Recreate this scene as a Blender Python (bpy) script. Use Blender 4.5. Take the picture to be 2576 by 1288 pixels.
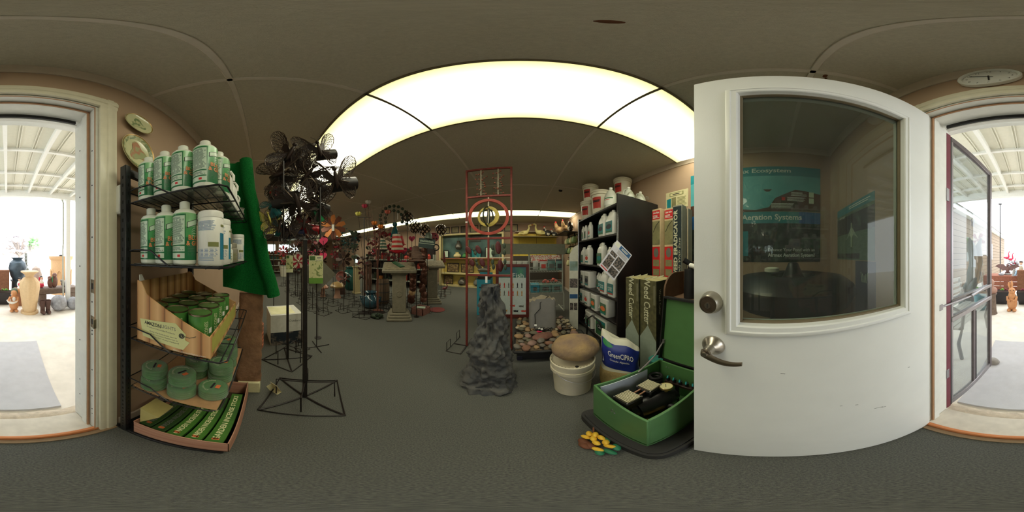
import bpy, bmesh, math, random
from mathutils import Matrix, Vector, noise
R = random.Random(7)
PI = math.pi
for o in list(bpy.data.objects): bpy.data.objects.remove(o, do_unlink=True)
S = bpy.context.scene
COL = S.collection
# ---------------------------------------------------------------- camera, world, exposure
cam_d = bpy.data.cameras.new('camera'); cam = bpy.data.objects.new('camera', cam_d); COL.objects.link(cam)
cam.location = (0, 0, 1.2); cam.rotation_euler = (PI/2, 0, math.radians(2.5))
cam_d.type = 'PANO'; cam_d.clip_start = .01; cam_d.clip_end = 300
try: cam_d.panorama_type = 'EQUIRECTANGULAR'
except Exception: pass
try: cam_d.cycles.panorama_type = 'EQUIRECTANGULAR'
except Exception: pass
S.camera = cam
W = bpy.data.worlds.new('overcast'); S.world = W; W.use_nodes = True
bg = W.node_tree.nodes['Background']; bg.inputs[0].default_value = (.93, .97, 1, 1); bg.inputs[1].default_value = 4.6
vs = S.view_settings; vs.view_transform = 'Standard'; vs.look = 'None'; vs.gamma = 1; vs.exposure = 0.0; vs.use_curve_mapping = False
LAMP = 9.0          # radiance of the fluorescent diffusers
# ---------------------------------------------------------------- materials
def lin(c): return tuple((x/12.92 if x <= .04045 else ((x+.055)/1.055)**2.4) for x in (v/255 for v in c))
MATS = {}
def mat(name, col, rough=.6, metal=0, var=.06, scale=25, bump=0, bscale=120, spec=.5, col2=None, emit=0, trans=0, ior=1.45, alpha=1, coat=0, stretch=None, detail=3, contrast=None):
    if name in MATS: return MATS[name]
    m = bpy.data.materials.new(name); m.use_nodes = True; MATS[name] = m
    nt = m.node_tree; N = nt.nodes; L = nt.links; b = N['Principled BSDF']
    c = lin(col)
    tc = N.new('ShaderNodeTexCoord'); mp = N.new('ShaderNodeMapping'); L.new(tc.outputs['Object'], mp.inputs[0])
    if stretch: mp.inputs['Scale'].default_value = stretch
    no = N.new('ShaderNodeTexNoise'); no.inputs['Scale'].default_value = scale; no.inputs['Detail'].default_value = detail
    L.new(mp.outputs[0], no.inputs['Vector'])
    rp = N.new('ShaderNodeValToRGB'); L.new(no.outputs['Fac'], rp.inputs[0])
    lo, hi = contrast or (.3, .7)
    rp.color_ramp.elements[0].position = lo; rp.color_ramp.elements[1].position = hi
    if col2: a, d = c, lin(col2)
    else: a, d = tuple(x*(1-var) for x in c), tuple(min(1, x*(1+var)) for x in c)
    rp.color_ramp.elements[0].color = (*a, 1); rp.color_ramp.elements[1].color = (*d, 1)
    L.new(rp.outputs[0], b.inputs['Base Color'])
    b.inputs['Roughness'].default_value = rough; b.inputs['Metallic'].default_value = metal
    b.inputs['Specular IOR Level'].default_value = spec; b.inputs['IOR'].default_value = ior
    b.inputs['Transmission Weight'].default_value = trans; b.inputs['Alpha'].default_value = alpha
    b.inputs['Coat Weight'].default_value = coat
    if bump:
        n2 = N.new('ShaderNodeTexNoise'); n2.inputs['Scale'].default_value = bscale; n2.inputs['Detail'].default_value = 4
        L.new(mp.outputs[0], n2.inputs['Vector'])
        bp = N.new('ShaderNodeBump'); bp.inputs['Strength'].default_value = bump; bp.inputs['Distance'].default_value = .01
        L.new(n2.outputs['Fac'], bp.inputs['Height']); L.new(bp.outputs[0], b.inputs['Normal'])
    if emit:
        L.new(rp.outputs[0], b.inputs['Emission Color']); b.inputs['Emission Strength'].default_value = emit
    return m
def glass(name, tint=(255, 255, 255), refl=.06, dirt=.05):
    """thin pane: mostly see-through, a fresnel reflection and a little dust"""
    if name in MATS: return MATS[name]
    m = bpy.data.materials.new(name); m.use_nodes = True; MATS[name] = m
    nt = m.node_tree; N = nt.nodes; L = nt.links; N.clear()
    out = N.new('ShaderNodeOutputMaterial'); tr = N.new('ShaderNodeBsdfTransparent'); tr.inputs[0].default_value = (*lin(tint), 1)
    gl = N.new('ShaderNodeBsdfGlossy'); gl.inputs['Roughness'].default_value = .015
    lw = N.new('ShaderNodeLayerWeight'); lw.inputs[0].default_value = .5
    pw = N.new('ShaderNodeMath'); pw.operation = 'POWER'; L.new(lw.outputs['Facing'], pw.inputs[0]); pw.inputs[1].default_value = 4
    sc_ = N.new('ShaderNodeMath'); sc_.operation = 'MULTIPLY_ADD'; L.new(pw.outputs[0], sc_.inputs[0]); sc_.inputs[1].default_value = .85; sc_.inputs[2].default_value = refl*.55
    mx = N.new('ShaderNodeMixShader'); L.new(sc_.outputs[0], mx.inputs[0]); L.new(tr.outputs[0], mx.inputs[1]); L.new(gl.outputs[0], mx.inputs[2])
    df = N.new('ShaderNodeBsdfDiffuse'); df.inputs[0].default_value = (.6, .6, .58, 1)
    no = N.new('ShaderNodeTexNoise'); no.inputs['Scale'].default_value = 9; no.inputs['Detail'].default_value = 6
    ma = N.new('ShaderNodeMath'); ma.operation = 'MULTIPLY'; ma.inputs[1].default_value = dirt*2; L.new(no.outputs['Fac'], ma.inputs[0])
    m2 = N.new('ShaderNodeMixShader'); L.new(ma.outputs[0], m2.inputs[0]); L.new(mx.outputs[0], m2.inputs[1]); L.new(df.outputs[0], m2.inputs[2])
    L.new(m2.outputs[0], out.inputs[0]); return m
def wrapf(name, tint, refl_rough=.12, op=.25):
    """crinkled clear shrink film"""
    if name in MATS: return MATS[name]
    m = bpy.data.materials.new(name); m.use_nodes = True; MATS[name] = m
    nt = m.node_tree; N = nt.nodes; L = nt.links; N.clear()
    out = N.new('ShaderNodeOutputMaterial'); tr = N.new('ShaderNodeBsdfTransparent'); tr.inputs[0].default_value = (*lin(tint), 1)
    gl = N.new('ShaderNodeBsdfGlossy'); gl.inputs['Roughness'].default_value = refl_rough
    no = N.new('ShaderNodeTexNoise'); no.inputs['Scale'].default_value = 28; no.inputs['Detail'].default_value = 5; no.inputs['Distortion'].default_value = 1.5
    bp = N.new('ShaderNodeBump'); bp.inputs['Strength'].default_value = .9; bp.inputs['Distance'].default_value = .01
    L.new(no.outputs['Fac'], bp.inputs['Height']); L.new(bp.outputs[0], gl.inputs['Normal'])
    mx = N.new('ShaderNodeMixShader'); mx.inputs[0].default_value = op
    L.new(tr.outputs[0], mx.inputs[1]); L.new(gl.outputs[0], mx.inputs[2]); L.new(mx.outputs[0], out.inputs[0]); return m
# ---------------------------------------------------------------- mesh builder
STUFFN = {'slots', 'fine_print', 'screw_holes', 'wires', 'scuff_marks', 'stamp', 'panel_border', 'pierced_lattice', 'latch_plate', 'weatherstrip', 'leaf_emblem', 'directions_panel', 'tag_eyelet', 'fins', 'stripes', 'antennae', 'weave', 'ribs'}
class MB:
    def __init__(s): s.v = []; s.f = []; s.mi = []; s.m = 0; s.T = None
    def _add(s, vs, fs):
        n = len(s.v)
        if s.T is not None: vs = [s.T @ Vector(p) for p in vs]
        s.v += [tuple(p) for p in vs]; s.f += [tuple(i+n for i in f) for f in fs]; s.mi += [s.m]*len(fs); return s
    def box(s, c, d, b=0, rot=None):
        x, y, z = d[0]/2, d[1]/2, d[2]/2; vs = []; fs = []
        b = min(b, .49*min(d))
        if b <= 0:
            vs = [(i*x, j*y, k*z) for i in (-1, 1) for j in (-1, 1) for k in (-1, 1)]
            fs = [(0, 1, 3, 2), (4, 6, 7, 5), (0, 4, 5, 1), (2, 3, 7, 6), (0, 2, 6, 4), (1, 5, 7, 3)]
        else:
            idx = {}
            for i in (-1, 1):
                for j in (-1, 1):
                    for k in (-1, 1):
                        for a in range(3):
                            p = [i*(x-b), j*(y-b), k*(z-b)]; p[a] = (i*x, j*y, k*z)[a]
                            idx[i, j, k, a] = len(vs); vs.append(tuple(p))
            sg = ((-1, -1), (1, -1), (1, 1), (-1, 1))
            for a in range(3):
                for t in (-1, 1):
                    q = []
                    for u, w in sg:
                        k = [0, 0, 0]; k[a] = t; k[(a+1) % 3] = u; k[(a+2) % 3] = w; q.append(idx[k[0], k[1], k[2], a])
                    fs.append(tuple(q))
                a1, a2 = (a+1) % 3, (a+2) % 3
                for u, w in sg:
                    q = []
                    for t, ax in ((-1, a1), (1, a1), (1, a2), (-1, a2)):
                        k = [0, 0, 0]; k[a] = t; k[a1] = u; k[a2] = w; q.append(idx[k[0], k[1], k[2], ax])
                    fs.append(tuple(q))
            for i in (-1, 1):
                for j in (-1, 1):
                    for k in (-1, 1): fs.append((idx[i, j, k, 0], idx[i, j, k, 1], idx[i, j, k, 2]))
        M = Matrix.Translation(c)
        if rot is not None: M = M @ (rot if isinstance(rot, Matrix) else Matrix.Rotation(rot, 4, 'Z'))
        return s._add([M @ Vector(p) for p in vs], fs)
    def bx(s, x0, x1, y0, y1, z0, z1, b=0): return s.box(((x0+x1)/2, (y0+y1)/2, (z0+z1)/2), (abs(x1-x0), abs(y1-y0), abs(z1-z0)), b)
    def cyl(s, p0, p1, r0, r1=None, n=14, caps=True):
        r1 = r0 if r1 is None else r1; p0 = Vector(p0); p1 = Vector(p1); d = (p1-p0)
        if d.length < 1e-7: return s
        d.normalize(); u = d.orthogonal().normalized(); w = d.cross(u)
        vs = []
        for p, r in ((p0, r0), (p1, r1)):
            for i in range(n): a = 2*PI*i/n; vs.append(p+u*(r*math.cos(a))+w*(r*math.sin(a)))
        fs = [(i, (i+1) % n, n+(i+1) % n, n+i) for i in range(n)]
        if caps: fs += [tuple(range(n-1, -1, -1)), tuple(range(n, 2*n))]
        return s._add(vs, fs)
    def lathe(s, prof, n=24, o=(0, 0, 0), fn=None, a0=0, a1=2*PI, sx=1, sy=1, caps=True):
        full = abs(a1-a0-2*PI) < 1e-6; k = n if full else n+1; vs = []; fs = []
        for (r, z) in prof:
            for i in range(k):
                a = a0+(a1-a0)*i/n; rr = r*(fn(a, z) if fn else 1)
                vs.append((o[0]+rr*math.cos(a)*sx, o[1]+rr*math.sin(a)*sy, o[2]+z))
        for j in range(len(prof)-1):
            for i in range(n):
                i2 = (i+1) % k; fs.append((j*k+i, j*k+i2, (j+1)*k+i2, (j+1)*k+i))
        if full and caps:
            if prof[0][0] > 1e-5: fs.append(tuple(range(k-1, -1, -1)))
            if prof[-1][0] > 1e-5: fs.append(tuple((len(prof)-1)*k+i for i in range(k)))
        return s._add(vs, fs)
    def tube(s, pts, r, n=6, closed=False, caps=True):
        P = [Vector(p) for p in pts]; m = len(P); vs = []; fs = []; u = None
        rr = r if isinstance(r, (list, tuple)) else [r]*m
        for i in range(m):
            a = P[(i-1) % m] if (closed or i > 0) else P[i]; b = P[(i+1) % m] if (closed or i < m-1) else P[i]
            d = (b-a)
            d = d.normalized() if d.length > 1e-9 else Vector((0, 0, 1))
            if u is None: u = d.orthogonal().normalized()
            else:
                u = u-d*u.dot(d); u = u.normalized() if u.length > 1e-6 else d.orthogonal().normalized()
            w = d.cross(u)
            for k in range(n): t = 2*PI*k/n; vs.append(P[i]+(u*math.cos(t)+w*math.sin(t))*rr[i])
        for i in range(m if closed else m-1):
            for k in range(n):
                a = i*n+k; b = i*n+(k+1) % n; c = ((i+1) % m)*n+(k+1) % n; e = ((i+1) % m)*n+k; fs.append((a, b, c, e))
        if not closed and caps: fs += [tuple(range(n-1, -1, -1)), tuple((m-1)*n+k for k in range(n))]
        return s._add(vs, fs)
    def ring(s, c, R_, r, n=24, k=6, axis='Z', sx=1, sy=1):
        pts = []
        for i in range(n):
            a = 2*PI*i/n; x, y = R_*sx*math.cos(a), R_*sy*math.sin(a)
            pts.append(Vector(c)+Vector({'Z': (x, y, 0), 'Y': (x, 0, y), 'X': (0, x, y)}[axis]))
        return s.tube(pts, r, k, True)
    def ext(s, poly, vec):
        n = len(poly); v = Vector(vec); vs = [Vector(p) for p in poly]; vs += [p+v for p in vs]
        return s._add(vs, [tuple(range(n-1, -1, -1)), tuple(range(n, 2*n))]+[(i, (i+1) % n, n+(i+1) % n, n+i) for i in range(n)])
    def prism(s, poly, z0, z1): return s.ext([(x, y, z0) for x, y in poly], (0, 0, z1-z0))
    def ell(s, c, r, nu=14, nv=9, rot=None, fn=None):
        vs = []; fs = []; M = rot or Matrix()
        for j in range(1, nv):
            t = PI*j/nv
            for i in range(nu):
                a = 2*PI*i/nu; d = Vector((math.sin(t)*math.cos(a), math.sin(t)*math.sin(a), math.cos(t))); q = fn(d) if fn else 1
                vs.append(M @ Vector((d.x*r[0]*q, d.y*r[1]*q, d.z*r[2]*q))+Vector(c))
        for d in (Vector((0, 0, 1)), Vector((0, 0, -1))):
            q = fn(d) if fn else 1; vs.append(M @ Vector((0, 0, d.z*r[2]*q))+Vector(c))
        T_, B_ = (nv-1)*nu, (nv-1)*nu+1
        for i in range(nu):
            fs.append((T_, i, (i+1) % nu)); fs.append((B_, (nv-2)*nu+(i+1) % nu, (nv-2)*nu+i))
        for j in range(nv-2):
            for i in range(nu): fs.append((j*nu+i, (j+1)*nu+i, (j+1)*nu+(i+1) % nu, j*nu+(i+1) % nu))
        return s._add(vs, fs)
    def grid(s, fn, nu, nv, wrap=False):
        k = nu if wrap else nu+1
        vs = [fn(i/nu, j/nv) for j in range(nv+1) for i in range(k)]
        fs = [(j*k+i, j*k+(i+1) % k, (j+1)*k+(i+1) % k, (j+1)*k+i) for j in range(nv) for i in range(nu)]
        return s._add(vs, fs)
    def poly(s, pts): return s._add(pts, [tuple(range(len(pts)))])
    def build(s, name, mats, parent=None, fix=True, ang=38):
        off = Vector((0, 0, 0)); p = parent
        while p is not None: off += p.location; p = p.parent
        me = bpy.data.meshes.new(name); me.from_pydata([tuple(Vector(q)-off) for q in s.v], [], s.f)
        mats = mats if isinstance(mats, (list, tuple)) else [mats]
        for m in mats: me.materials.append(m)
        if len(mats) > 1: me.polygons.foreach_set('material_index', s.mi)
        if fix:
            bm = bmesh.new(); bm.from_mesh(me); bmesh.ops.recalc_face_normals(bm, faces=bm.faces[:]); bm.to_mesh(me); bm.free()
        me.polygons.foreach_set('use_smooth', [True]*len(me.polygons))
        me.set_sharp_from_angle(angle=math.radians(ang)); me.update()
        o = bpy.data.objects.new(name, me); COL.objects.link(o)
        if parent is not None: o.parent = parent
        if name in STUFFN: o['kind'] = 'stuff'
        return o
# ---------------------------------------------------------------- object bookkeeping
def tag(o, label=None, cat=None, group=None, kind=None):
    if label: o['label'] = label
    if cat: o['category'] = cat
    if group: o['group'] = group
    if kind: o['kind'] = kind
    return o
def thing(name, label, cat, loc=(0, 0, 0), group=None, rz=0):
    o = bpy.data.objects.new(name, None); COL.objects.link(o); o.location = loc; o.rotation_euler = (0, 0, rz); o.empty_display_size = .05
    return tag(o, label, cat, group)
def put(o, loc, rz=0, sc=None, rot=None):
    o.location = loc; o.rotation_euler = rot or (0, 0, rz)
    if sc: o.scale = (sc, sc, sc) if not isinstance(sc, (tuple, list)) else sc
    return o
def ctree(o, parent=None):
    c = o.copy(); COL.objects.link(c); c.parent = parent
    for ch in list(o.children): ctree(ch, c)
    return c
def dup(root, loc, rz=0, label=None, group=None, sc=None, rot=None):
    c = ctree(root); put(c, loc, rz, sc, rot); return tag(c, label, None, group)
def struct(o): o['kind'] = 'structure'; return o
def frame(loc, xd, up):
    x = Vector(xd).normalized(); u = Vector(up); z = x.cross(u).normalized(); y = z.cross(x)
    return Matrix(((x.x, y.x, z.x, loc[0]), (x.y, y.y, z.y, loc[1]), (x.z, y.z, z.z, loc[2]), (0, 0, 0, 1)))
def txt(s, size, m, parent, loc, xd, up, bold=.0, align='CENTER', name='lettering', sx=1.0, shear=0, curve=None, fit=None):
    """flat lettering; loc = middle of the line. curve=(cx,cy,R) wraps it round a vertical cylinder (loc gives angle in loc[0], z in loc[2])"""
    cu = bpy.data.curves.new(name, 'FONT'); cu.body = s; cu.size = size; cu.align_x = align; cu.align_y = 'CENTER'; cu.offset = bold*size
    cu.shear = shear; cu.resolution_u = 2; cu.fill_mode = 'FRONT'
    t = bpy.data.objects.new(name, cu); me = bpy.data.meshes.new_from_object(t); bpy.data.objects.remove(t); bpy.data.curves.remove(cu)
    off = Vector((0, 0, 0)); p = parent
    while p is not None: off += p.location; p = p.parent
    xs = [v.co.x for v in me.vertices] or [0]
    if fit and max(xs) > min(xs): sx = fit/(max(xs)-min(xs))
    if curve:
        cx, cy, rr, a0 = curve
        for v in me.vertices:
            a = a0+v.co.x*sx/rr; v.co = Vector((cx+rr*math.cos(a), cy+rr*math.sin(a), loc[2]+v.co.y))-off
    else:
        M = frame(loc, xd, up)
        for v in me.vertices: v.co = M @ Vector((v.co.x*sx, v.co.y, 0))-off
    me.materials.clear(); me.materials.append(m); me.update()
    o = bpy.data.objects.new(name, me); COL.objects.link(o); o.parent = parent
    return o
def lines(mb, loc, xd, up, w, h, n, fill=.55, seed=1, ragged=.3):
    """n thin bars standing in for small print"""
    M = frame(loc, xd, up); r = random.Random(seed)
    for i in range(n):
        y = h/2-(i+.5)*h/n; ww = w*(1-ragged*r.random()); t = h/n*fill/2
        mb._add([M @ Vector(p) for p in ((-w/2, y-t, 0), (-w/2+ww, y-t, 0), (-w/2+ww, y+t, 0), (-w/2, y+t, 0))], [(0, 1, 2, 3)])
    return mb
def arcpts(c, r, a0, a1, n, axis='Z'):
    out = []
    for i in range(n+1):
        a = a0+(a1-a0)*i/n; x, y = r*math.cos(a), r*math.sin(a)
        out.append(Vector(c)+Vector({'Z': (x, y, 0), 'Y': (x, 0, y), 'X': (0, x, y)}[axis]))
    return out
# palette
WHITE = mat('white_paint', (232, 234, 230), .45, var=.02, scale=6, bump=.03, bscale=200)
BLK = mat('black_metal', (26, 25, 25), .45, var=.25, scale=60, metal=.0)
BLKP = mat('black_plastic', (30, 30, 31), .5, var=.15, scale=20)
DGREY = mat('dark_grey', (70, 70, 72), .6)
CREAM = mat('cream_plastic', (226, 224, 205), .4, var=.03)
WPL = mat('white_plastic', (236, 236, 228), .35, var=.02, coat=.2)
GLASS = glass('clear_pane', (225, 232, 228), dirt=.03)
CHROME = mat('chrome', (200, 200, 198), .2, metal=1, var=.04)
NICKEL = mat('satin_nickel', (176, 170, 158), .3, metal=1, var=.05)
CARD = mat('cardboard', (178, 138, 98), .8, var=.08, scale=40)
PAPER = mat('white_paper', (232, 232, 226), .7, var=.03)
INK = mat('black_ink', (35, 35, 38), .6)
GREYINK = mat('grey_ink', (120, 120, 116), .7)
TERRA = mat('terracotta', (176, 104, 72), .8, var=.12, bump=.1)
# ================================================================ the room
CARPET = mat('carpet', (84, 86, 84), .95, col2=(120, 120, 112), scale=170, bump=.7, bscale=420, detail=6, spec=.1)
CEIL = mat('ceiling_paint', (200, 192, 174), .9, var=.06, scale=90, bump=.25, bscale=320, spec=.15)
WALL = mat('tan_wall_paint', (180, 154, 130), .75, var=.03, scale=4, bump=.05, bscale=260, spec=.25)
TRIM = mat('trim_paint', (206, 190, 172), .55, var=.03)
CASING = mat('cream_trim_gloss', (230, 224, 200), .35, var=.03, coat=.2)
JAMBW = mat('jamb_white', (226, 226, 218), .45, var=.03)
STRIPB = mat('weatherstrip_tan', (176, 134, 100), .7)
CONC = mat('concrete', (234, 228, 216), .9, var=.08, scale=7, bump=.1, bscale=90)
X0, X1, Y0, Y1, ZC = -13.0, 1.62, -.57, 6.05, 2.45
OL, OR_, OT = -.345, .435, 2.06
struct(MB().bx(X0, X1, Y0-.02, Y1, -.08, 0).build('floor', CARPET))
ce = struct(MB().bx(X0, X1, Y0, Y1, ZC, ZC+.1).build('ceiling', CEIL))
BAT = mat('ceiling_batten', (214, 204, 190), .8, var=.03)
def batten(x0, x1, y0, y1):
    MB().bx(x0, x1, y0, y1, ZC-.007, ZC+.01, .003).build('seam_batten', BAT, ce)
for k in range(-6, 2):
    x = .57+1.22*k-1.22*0
    for ya, yb in ((Y0, .465), (1.105, 4.26), (4.94, Y1)): batten(x-.014, x+.014, ya, yb)
STAIN = mat('water_stain', (104, 66, 46), .9)
for x, y, r_ in ((.089, .143, .012), (.60, -.19, .010), (.62, -.2, .006)):
    m_ = MB(); m_.ell((x, y, ZC), (r_*1.6, r_, .002), 10, 4); m_.build('ceiling_stain', STAIN, ce)
batten(X0, X1, -.149, -.121); batten(X0, X1, 2.66, 2.688)
w = MB(); w.bx(X0, OL-.03, Y0-.16, Y0, -.05, ZC+.1); w.bx(OR_+.03, X1, Y0-.16, Y0, -.05, ZC+.1); w.bx(OL-.03, OR_+.03, Y0-.16, Y0, OT+.02, ZC+.1)
struct(w.build('wall_front', WALL))
struct(MB().bx(X1, X1+.1, Y0-.1, Y1+.1, -.05, ZC+.1).build('wall_right', WALL))
struct(MB().bx(X0, X1, Y1, Y1+.1, -.05, ZC+.1).build('wall_back', WALL))
WX = X0
wl = MB(); wl.bx(WX-.1, WX, Y0, Y1, -.05, 1.35); wl.bx(WX-.1, WX, Y0, Y1, 2.15, ZC+.1); wl.bx(WX-.1, WX, Y0, -.3, 1.35, 2.15); wl.bx(WX-.1, WX, 1.0, 1.25, 1.35, 2.15); wl.bx(WX-.1, WX, 3.0, Y1, 1.35, 2.15)
struct(wl.build('wall_left', WALL))
for i, (a, b) in enumerate(((-.3, 1.0), (1.25, 3.0))):
    f = MB(); 
    for yy in (a, b, (a+b)/2): f.bx(WX-.06, WX+.02, yy-.03, yy+.03, 1.35, 2.15)
    for zz in (1.35, 2.15): f.bx(WX-.06, WX+.03, a, b, zz-.03, zz+.03)
    fo = struct(f.build('window_%d' % (i+1), JAMBW)); MB().bx(WX-.035, WX-.03, a, b, 1.35, 2.15).build('pane', GLASS, fo)
def crown(name, pts):      # cove moulding run between two points, profile turned into the room
    (xa, ya), (xb, yb), (nx, ny) = pts; d = Vector((xb-xa, yb-ya, 0))
    prof = [(0, -.055), (.008, -.055), (.012, -.045), (.03, -.02), (.042, -.012), (.046, 0), (0, 0)]
    m = MB(); m.ext([(xa+nx*p, ya+ny*p, ZC-.001+q) for p, q in prof], d); return struct(m.build(name, TRIM))
crown('trim_1', ((X0, Y0), (X1, Y0), (0, 1))); crown('trim_2', ((X1, Y0), (X1, Y1), (-1, 0))); crown('trim_3', ((X0, Y1), (X1, Y1), (0, -1))); crown('trim_4', ((X0, Y0), (X0, Y1), (1, 0)))
def base(name, x0, x1, y0, y1): struct(MB().bx(x0, x1, y0, y1, 0, .085, .004).build(name, TRIM))
base('baseboard_front', X0, OL-.115, Y0, Y0+.014); base('baseboard_right', X1-.014, X1, Y0, Y1); base('baseboard_back', X0, X1, Y1-.014, Y1)
# fluorescent ceiling light panels
def diffm():
    m = bpy.data.materials.new('fluorescent_diffuser'); m.use_nodes = True; nt = m.node_tree; N = nt.nodes; L = nt.links; b = N['Principled BSDF']
    b.inputs['Base Color'].default_value = (.8, .8, .74, 1); b.inputs['Roughness'].default_value = .5
    tc = N.new('ShaderNodeTexCoord'); sp = N.new('ShaderNodeSeparateXYZ'); L.new(tc.outputs['Generated'], sp.inputs[0])
    # the tubes sit behind the middle of the panel: full in the middle, warmer and weaker towards the rim
    def edge(o):
        a = N.new('ShaderNodeMath'); a.operation = 'SUBTRACT'; L.new(o, a.inputs[0]); a.inputs[1].default_value = .5
        c = N.new('ShaderNodeMath'); c.operation = 'ABSOLUTE'; L.new(a.outputs[0], c.inputs[0]); return c.outputs[0]
    r = N.new('ShaderNodeValToRGB'); e = r.color_ramp.elements
    L.new(edge(sp.outputs['Y']), r.inputs[0])
    e[0].position = .1; e[0].color = (1, .96, .74, 1); e[1].position = .5; e[1].color = (.10, .092, .04, 1); x_ = e.new(.36); x_.color = (.2, .19, .115, 1)
    L.new(r.outputs[0], b.inputs['Emission Color']); b.inputs['Emission Strength'].default_value = LAMP
    return m
DIFF = diffm(); LFR = mat('light_frame', (120, 108, 84), .6)
def light_panel(x0, x1, y0, y1, lab, grp):
    t = thing('ceiling_light', lab, 'ceiling light', ((x0+x1)/2, (y0+y1)/2, ZC), grp)
    MB().bx(x0+.008, x1-.008, y0+.012, y1-.012, ZC-.012, ZC-.004).build('diffuser', DIFF, t)
    f = MB()
    for a, b in ((y0, y0+.014), (y1-.014, y1)): f.bx(x0, x1, a, b, ZC-.016, ZC)
    for a, b in ((x0, x0+.009), (x1-.009, x1)): f.bx(a, b, y0, y1, ZC-.016, ZC)
    f.build('frame', LFR, t); return t
ORD = ('first', 'second', 'third', 'fourth', 'fifth', 'sixth', 'seventh', 'eighth', 'ninth', 'tenth')
xs = [1.6]+[.57-1.22*k for k in range(0, 9)]
for i in range(len(xs)-1):
    light_panel(xs[i+1], xs[i], .47, 1.10, 'glowing ceiling panel of the entrance strip, %s from the shelf unit wall' % ORD[i], 'light panels of the strip near the entrance')
for i in range(len(xs)-1):
    light_panel(xs[i+1], xs[i], 4.27, 4.93, 'glowing ceiling panel of the far strip, %s from the shelf unit wall' % ORD[i], 'light panels of the far strip')
# ---------------------------------------------------------------- entrance opening: casing, jambs, threshold
def cas(name, poly2, vec):
    return struct(MB().ext(poly2, vec).build(name, CASING))
cp = [(0, 0), (0, .016), (.012, .02), (.03, .018), (.036, .024), (.062, .024), (.068, .02), (.082, .02), (.088, .01), (.09, 0)]   # (across, out)
cas('trim_5', [(OL-.012-p, Y0+q, 0) for p, q in cp], (0, 0, OT+.1))
cas('trim_6', [(OR_+.012+p, Y0+q, 0) for p, q in cp], (0, 0, OT+.1))
cas('trim_7', [(OL-.10, Y0+q+.001, OT+.012+p) for p, q in cp], (OR_-OL+.2, 0, 0))
j = MB()
for sx, xx in ((-1, OL), (1, OR_)):
    j.bx(xx, xx+sx*.035, Y0-.002, Y0-.19, -.02, OT+.02)          # inner jamb
    j.bx(xx-sx*.014, xx, Y0-.055, Y0-.10, -.02, OT, .002)          # door stop
    j.bx(xx+sx*.004, xx+sx*.05, Y0-.19, Y0-.215, -.03, OT+.05)     # brick mould
j.bx(OL, OR_, Y0-.002, Y0-.19, OT, OT+.03); j.bx(OL, OR_, Y0-.055, Y0-.10, OT-.014, OT); j.bx(OL-.05, OR_+.05, Y0-.19, Y0-.215, OT-.004, OT+.06)
jo = struct(j.build('trim_8', JAMBW))
ws = MB()
for sx, xx in ((-1, OL), (1, OR_)):
    ws.bx(xx-sx*.013, xx-sx*.003, Y0-.055, Y0-.047, 0, OT-.01); ws.bx(xx-sx*.001, xx-sx*.004, Y0-.006, Y0-.001, 0, OT)
ws.bx(OL, OR_, Y0-.055, Y0-.047, OT-.013, OT-.003); ws.bx(OL, OR_, Y0-.006, Y0-.001, OT-.004, OT-.001)
ws.build('weatherstrip', STRIPB, jo)
sw = MB(); sw.bx(OL+.02, OR_-.02, Y0-.155, Y0-.165, OT-.026, OT); sw.build('door_sweep', BLKP, jo)
STEEL = mat('strike_steel', (150, 140, 120), .4, metal=.9, var=.2)
for z in (1.07, .905):
    m = MB(); m.bx(OL+.0005, OL-.002, Y0-.012, Y0-.042, z-.03, z+.03, .001); o = m.build('strike_plate', STEEL, jo)
    MB().bx(OL+.001, OL-.002, Y0-.02, Y0-.034, z-.012, z+.014).build('latch_hole', BLKP, o)
    if z < 1: MB().bx(OL-.002, OL+.012, Y0-.004, Y0+.002, z-.022, z+.022, .001).build('strike_lip', STEEL, o)
nh = MB()
for z in (1.72, 1.52, 1.28, 1.0, .86, .84, .62, .4, .26, .2): nh.cyl((OL+.001, Y0-.03, z), (OL-.001, Y0-.03, z), .004, n=8)
for z in (1.8, 1.5, 1.15, .75, .45, .3): nh.cyl((OL+.001, Y0-.15, z), (OL-.001, Y0-.15, z), .0045, n=8)
nh.build('screw_holes', INK, jo)
ORNG = mat('threshold_wood', (206, 132, 84), .35, var=.1, scale=12, stretch=(1, 12, 12)); ALU = mat('worn_aluminium', (214, 206, 192), .45, var=.08, scale=18, metal=.2)
th = MB(); th.bx(OL, OR_, Y0+.0, Y0-.19, -.03, .018, .004); tho = struct(th.build('trim_9', ALU))
MB().bx(OL-.02, OR_+.02, Y0+.004, Y0-.022, 0, .026, .006).build('oak_nosing', ORNG, tho)
MB().bx(OL-.1, OR_+.08, Y0+.035, Y0+.004, 0, .008, .003).build('carpet_bar', mat('carpet_bar', (150, 124, 96), .5), tho)
# outdoor ground
gr = MB(); gr.grid(lambda u, v: (-9+18*u, -.76-15*v, -.045), 8, 8); struct(gr.build('ground', CONC))
def rough_sill(u, v):
    x = -.42+.9*u; y = -.75-.1*v-(.012*noise.noise((x*9, 3, 0)) if v > .5 else 0); return (x, y, -.02+.012*math.sin(PI*v)+.006*noise.noise((x*20, v*5, 1)))
struct(MB().grid(rough_sill, 40, 6).build('ledge', mat('rough_concrete', (196, 182, 162), .95, var=.15, scale=30, bump=.5, bscale=60)))
MATM = mat('grey_door_mat', (196, 196, 200), .85, var=.04, scale=14, bump=.15, bscale=300)
dm = MB(); dm.ext([(-.305, -.885, -.043), (.43, -.885, -.043), (.47, -2.1, -.043), (-.385, -2.1, -.043)], (0, 0, .022)); tag(dm.build('door_mat', MATM), 'flat grey rubber mat on the concrete outside the doorway', 'mat')
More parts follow.
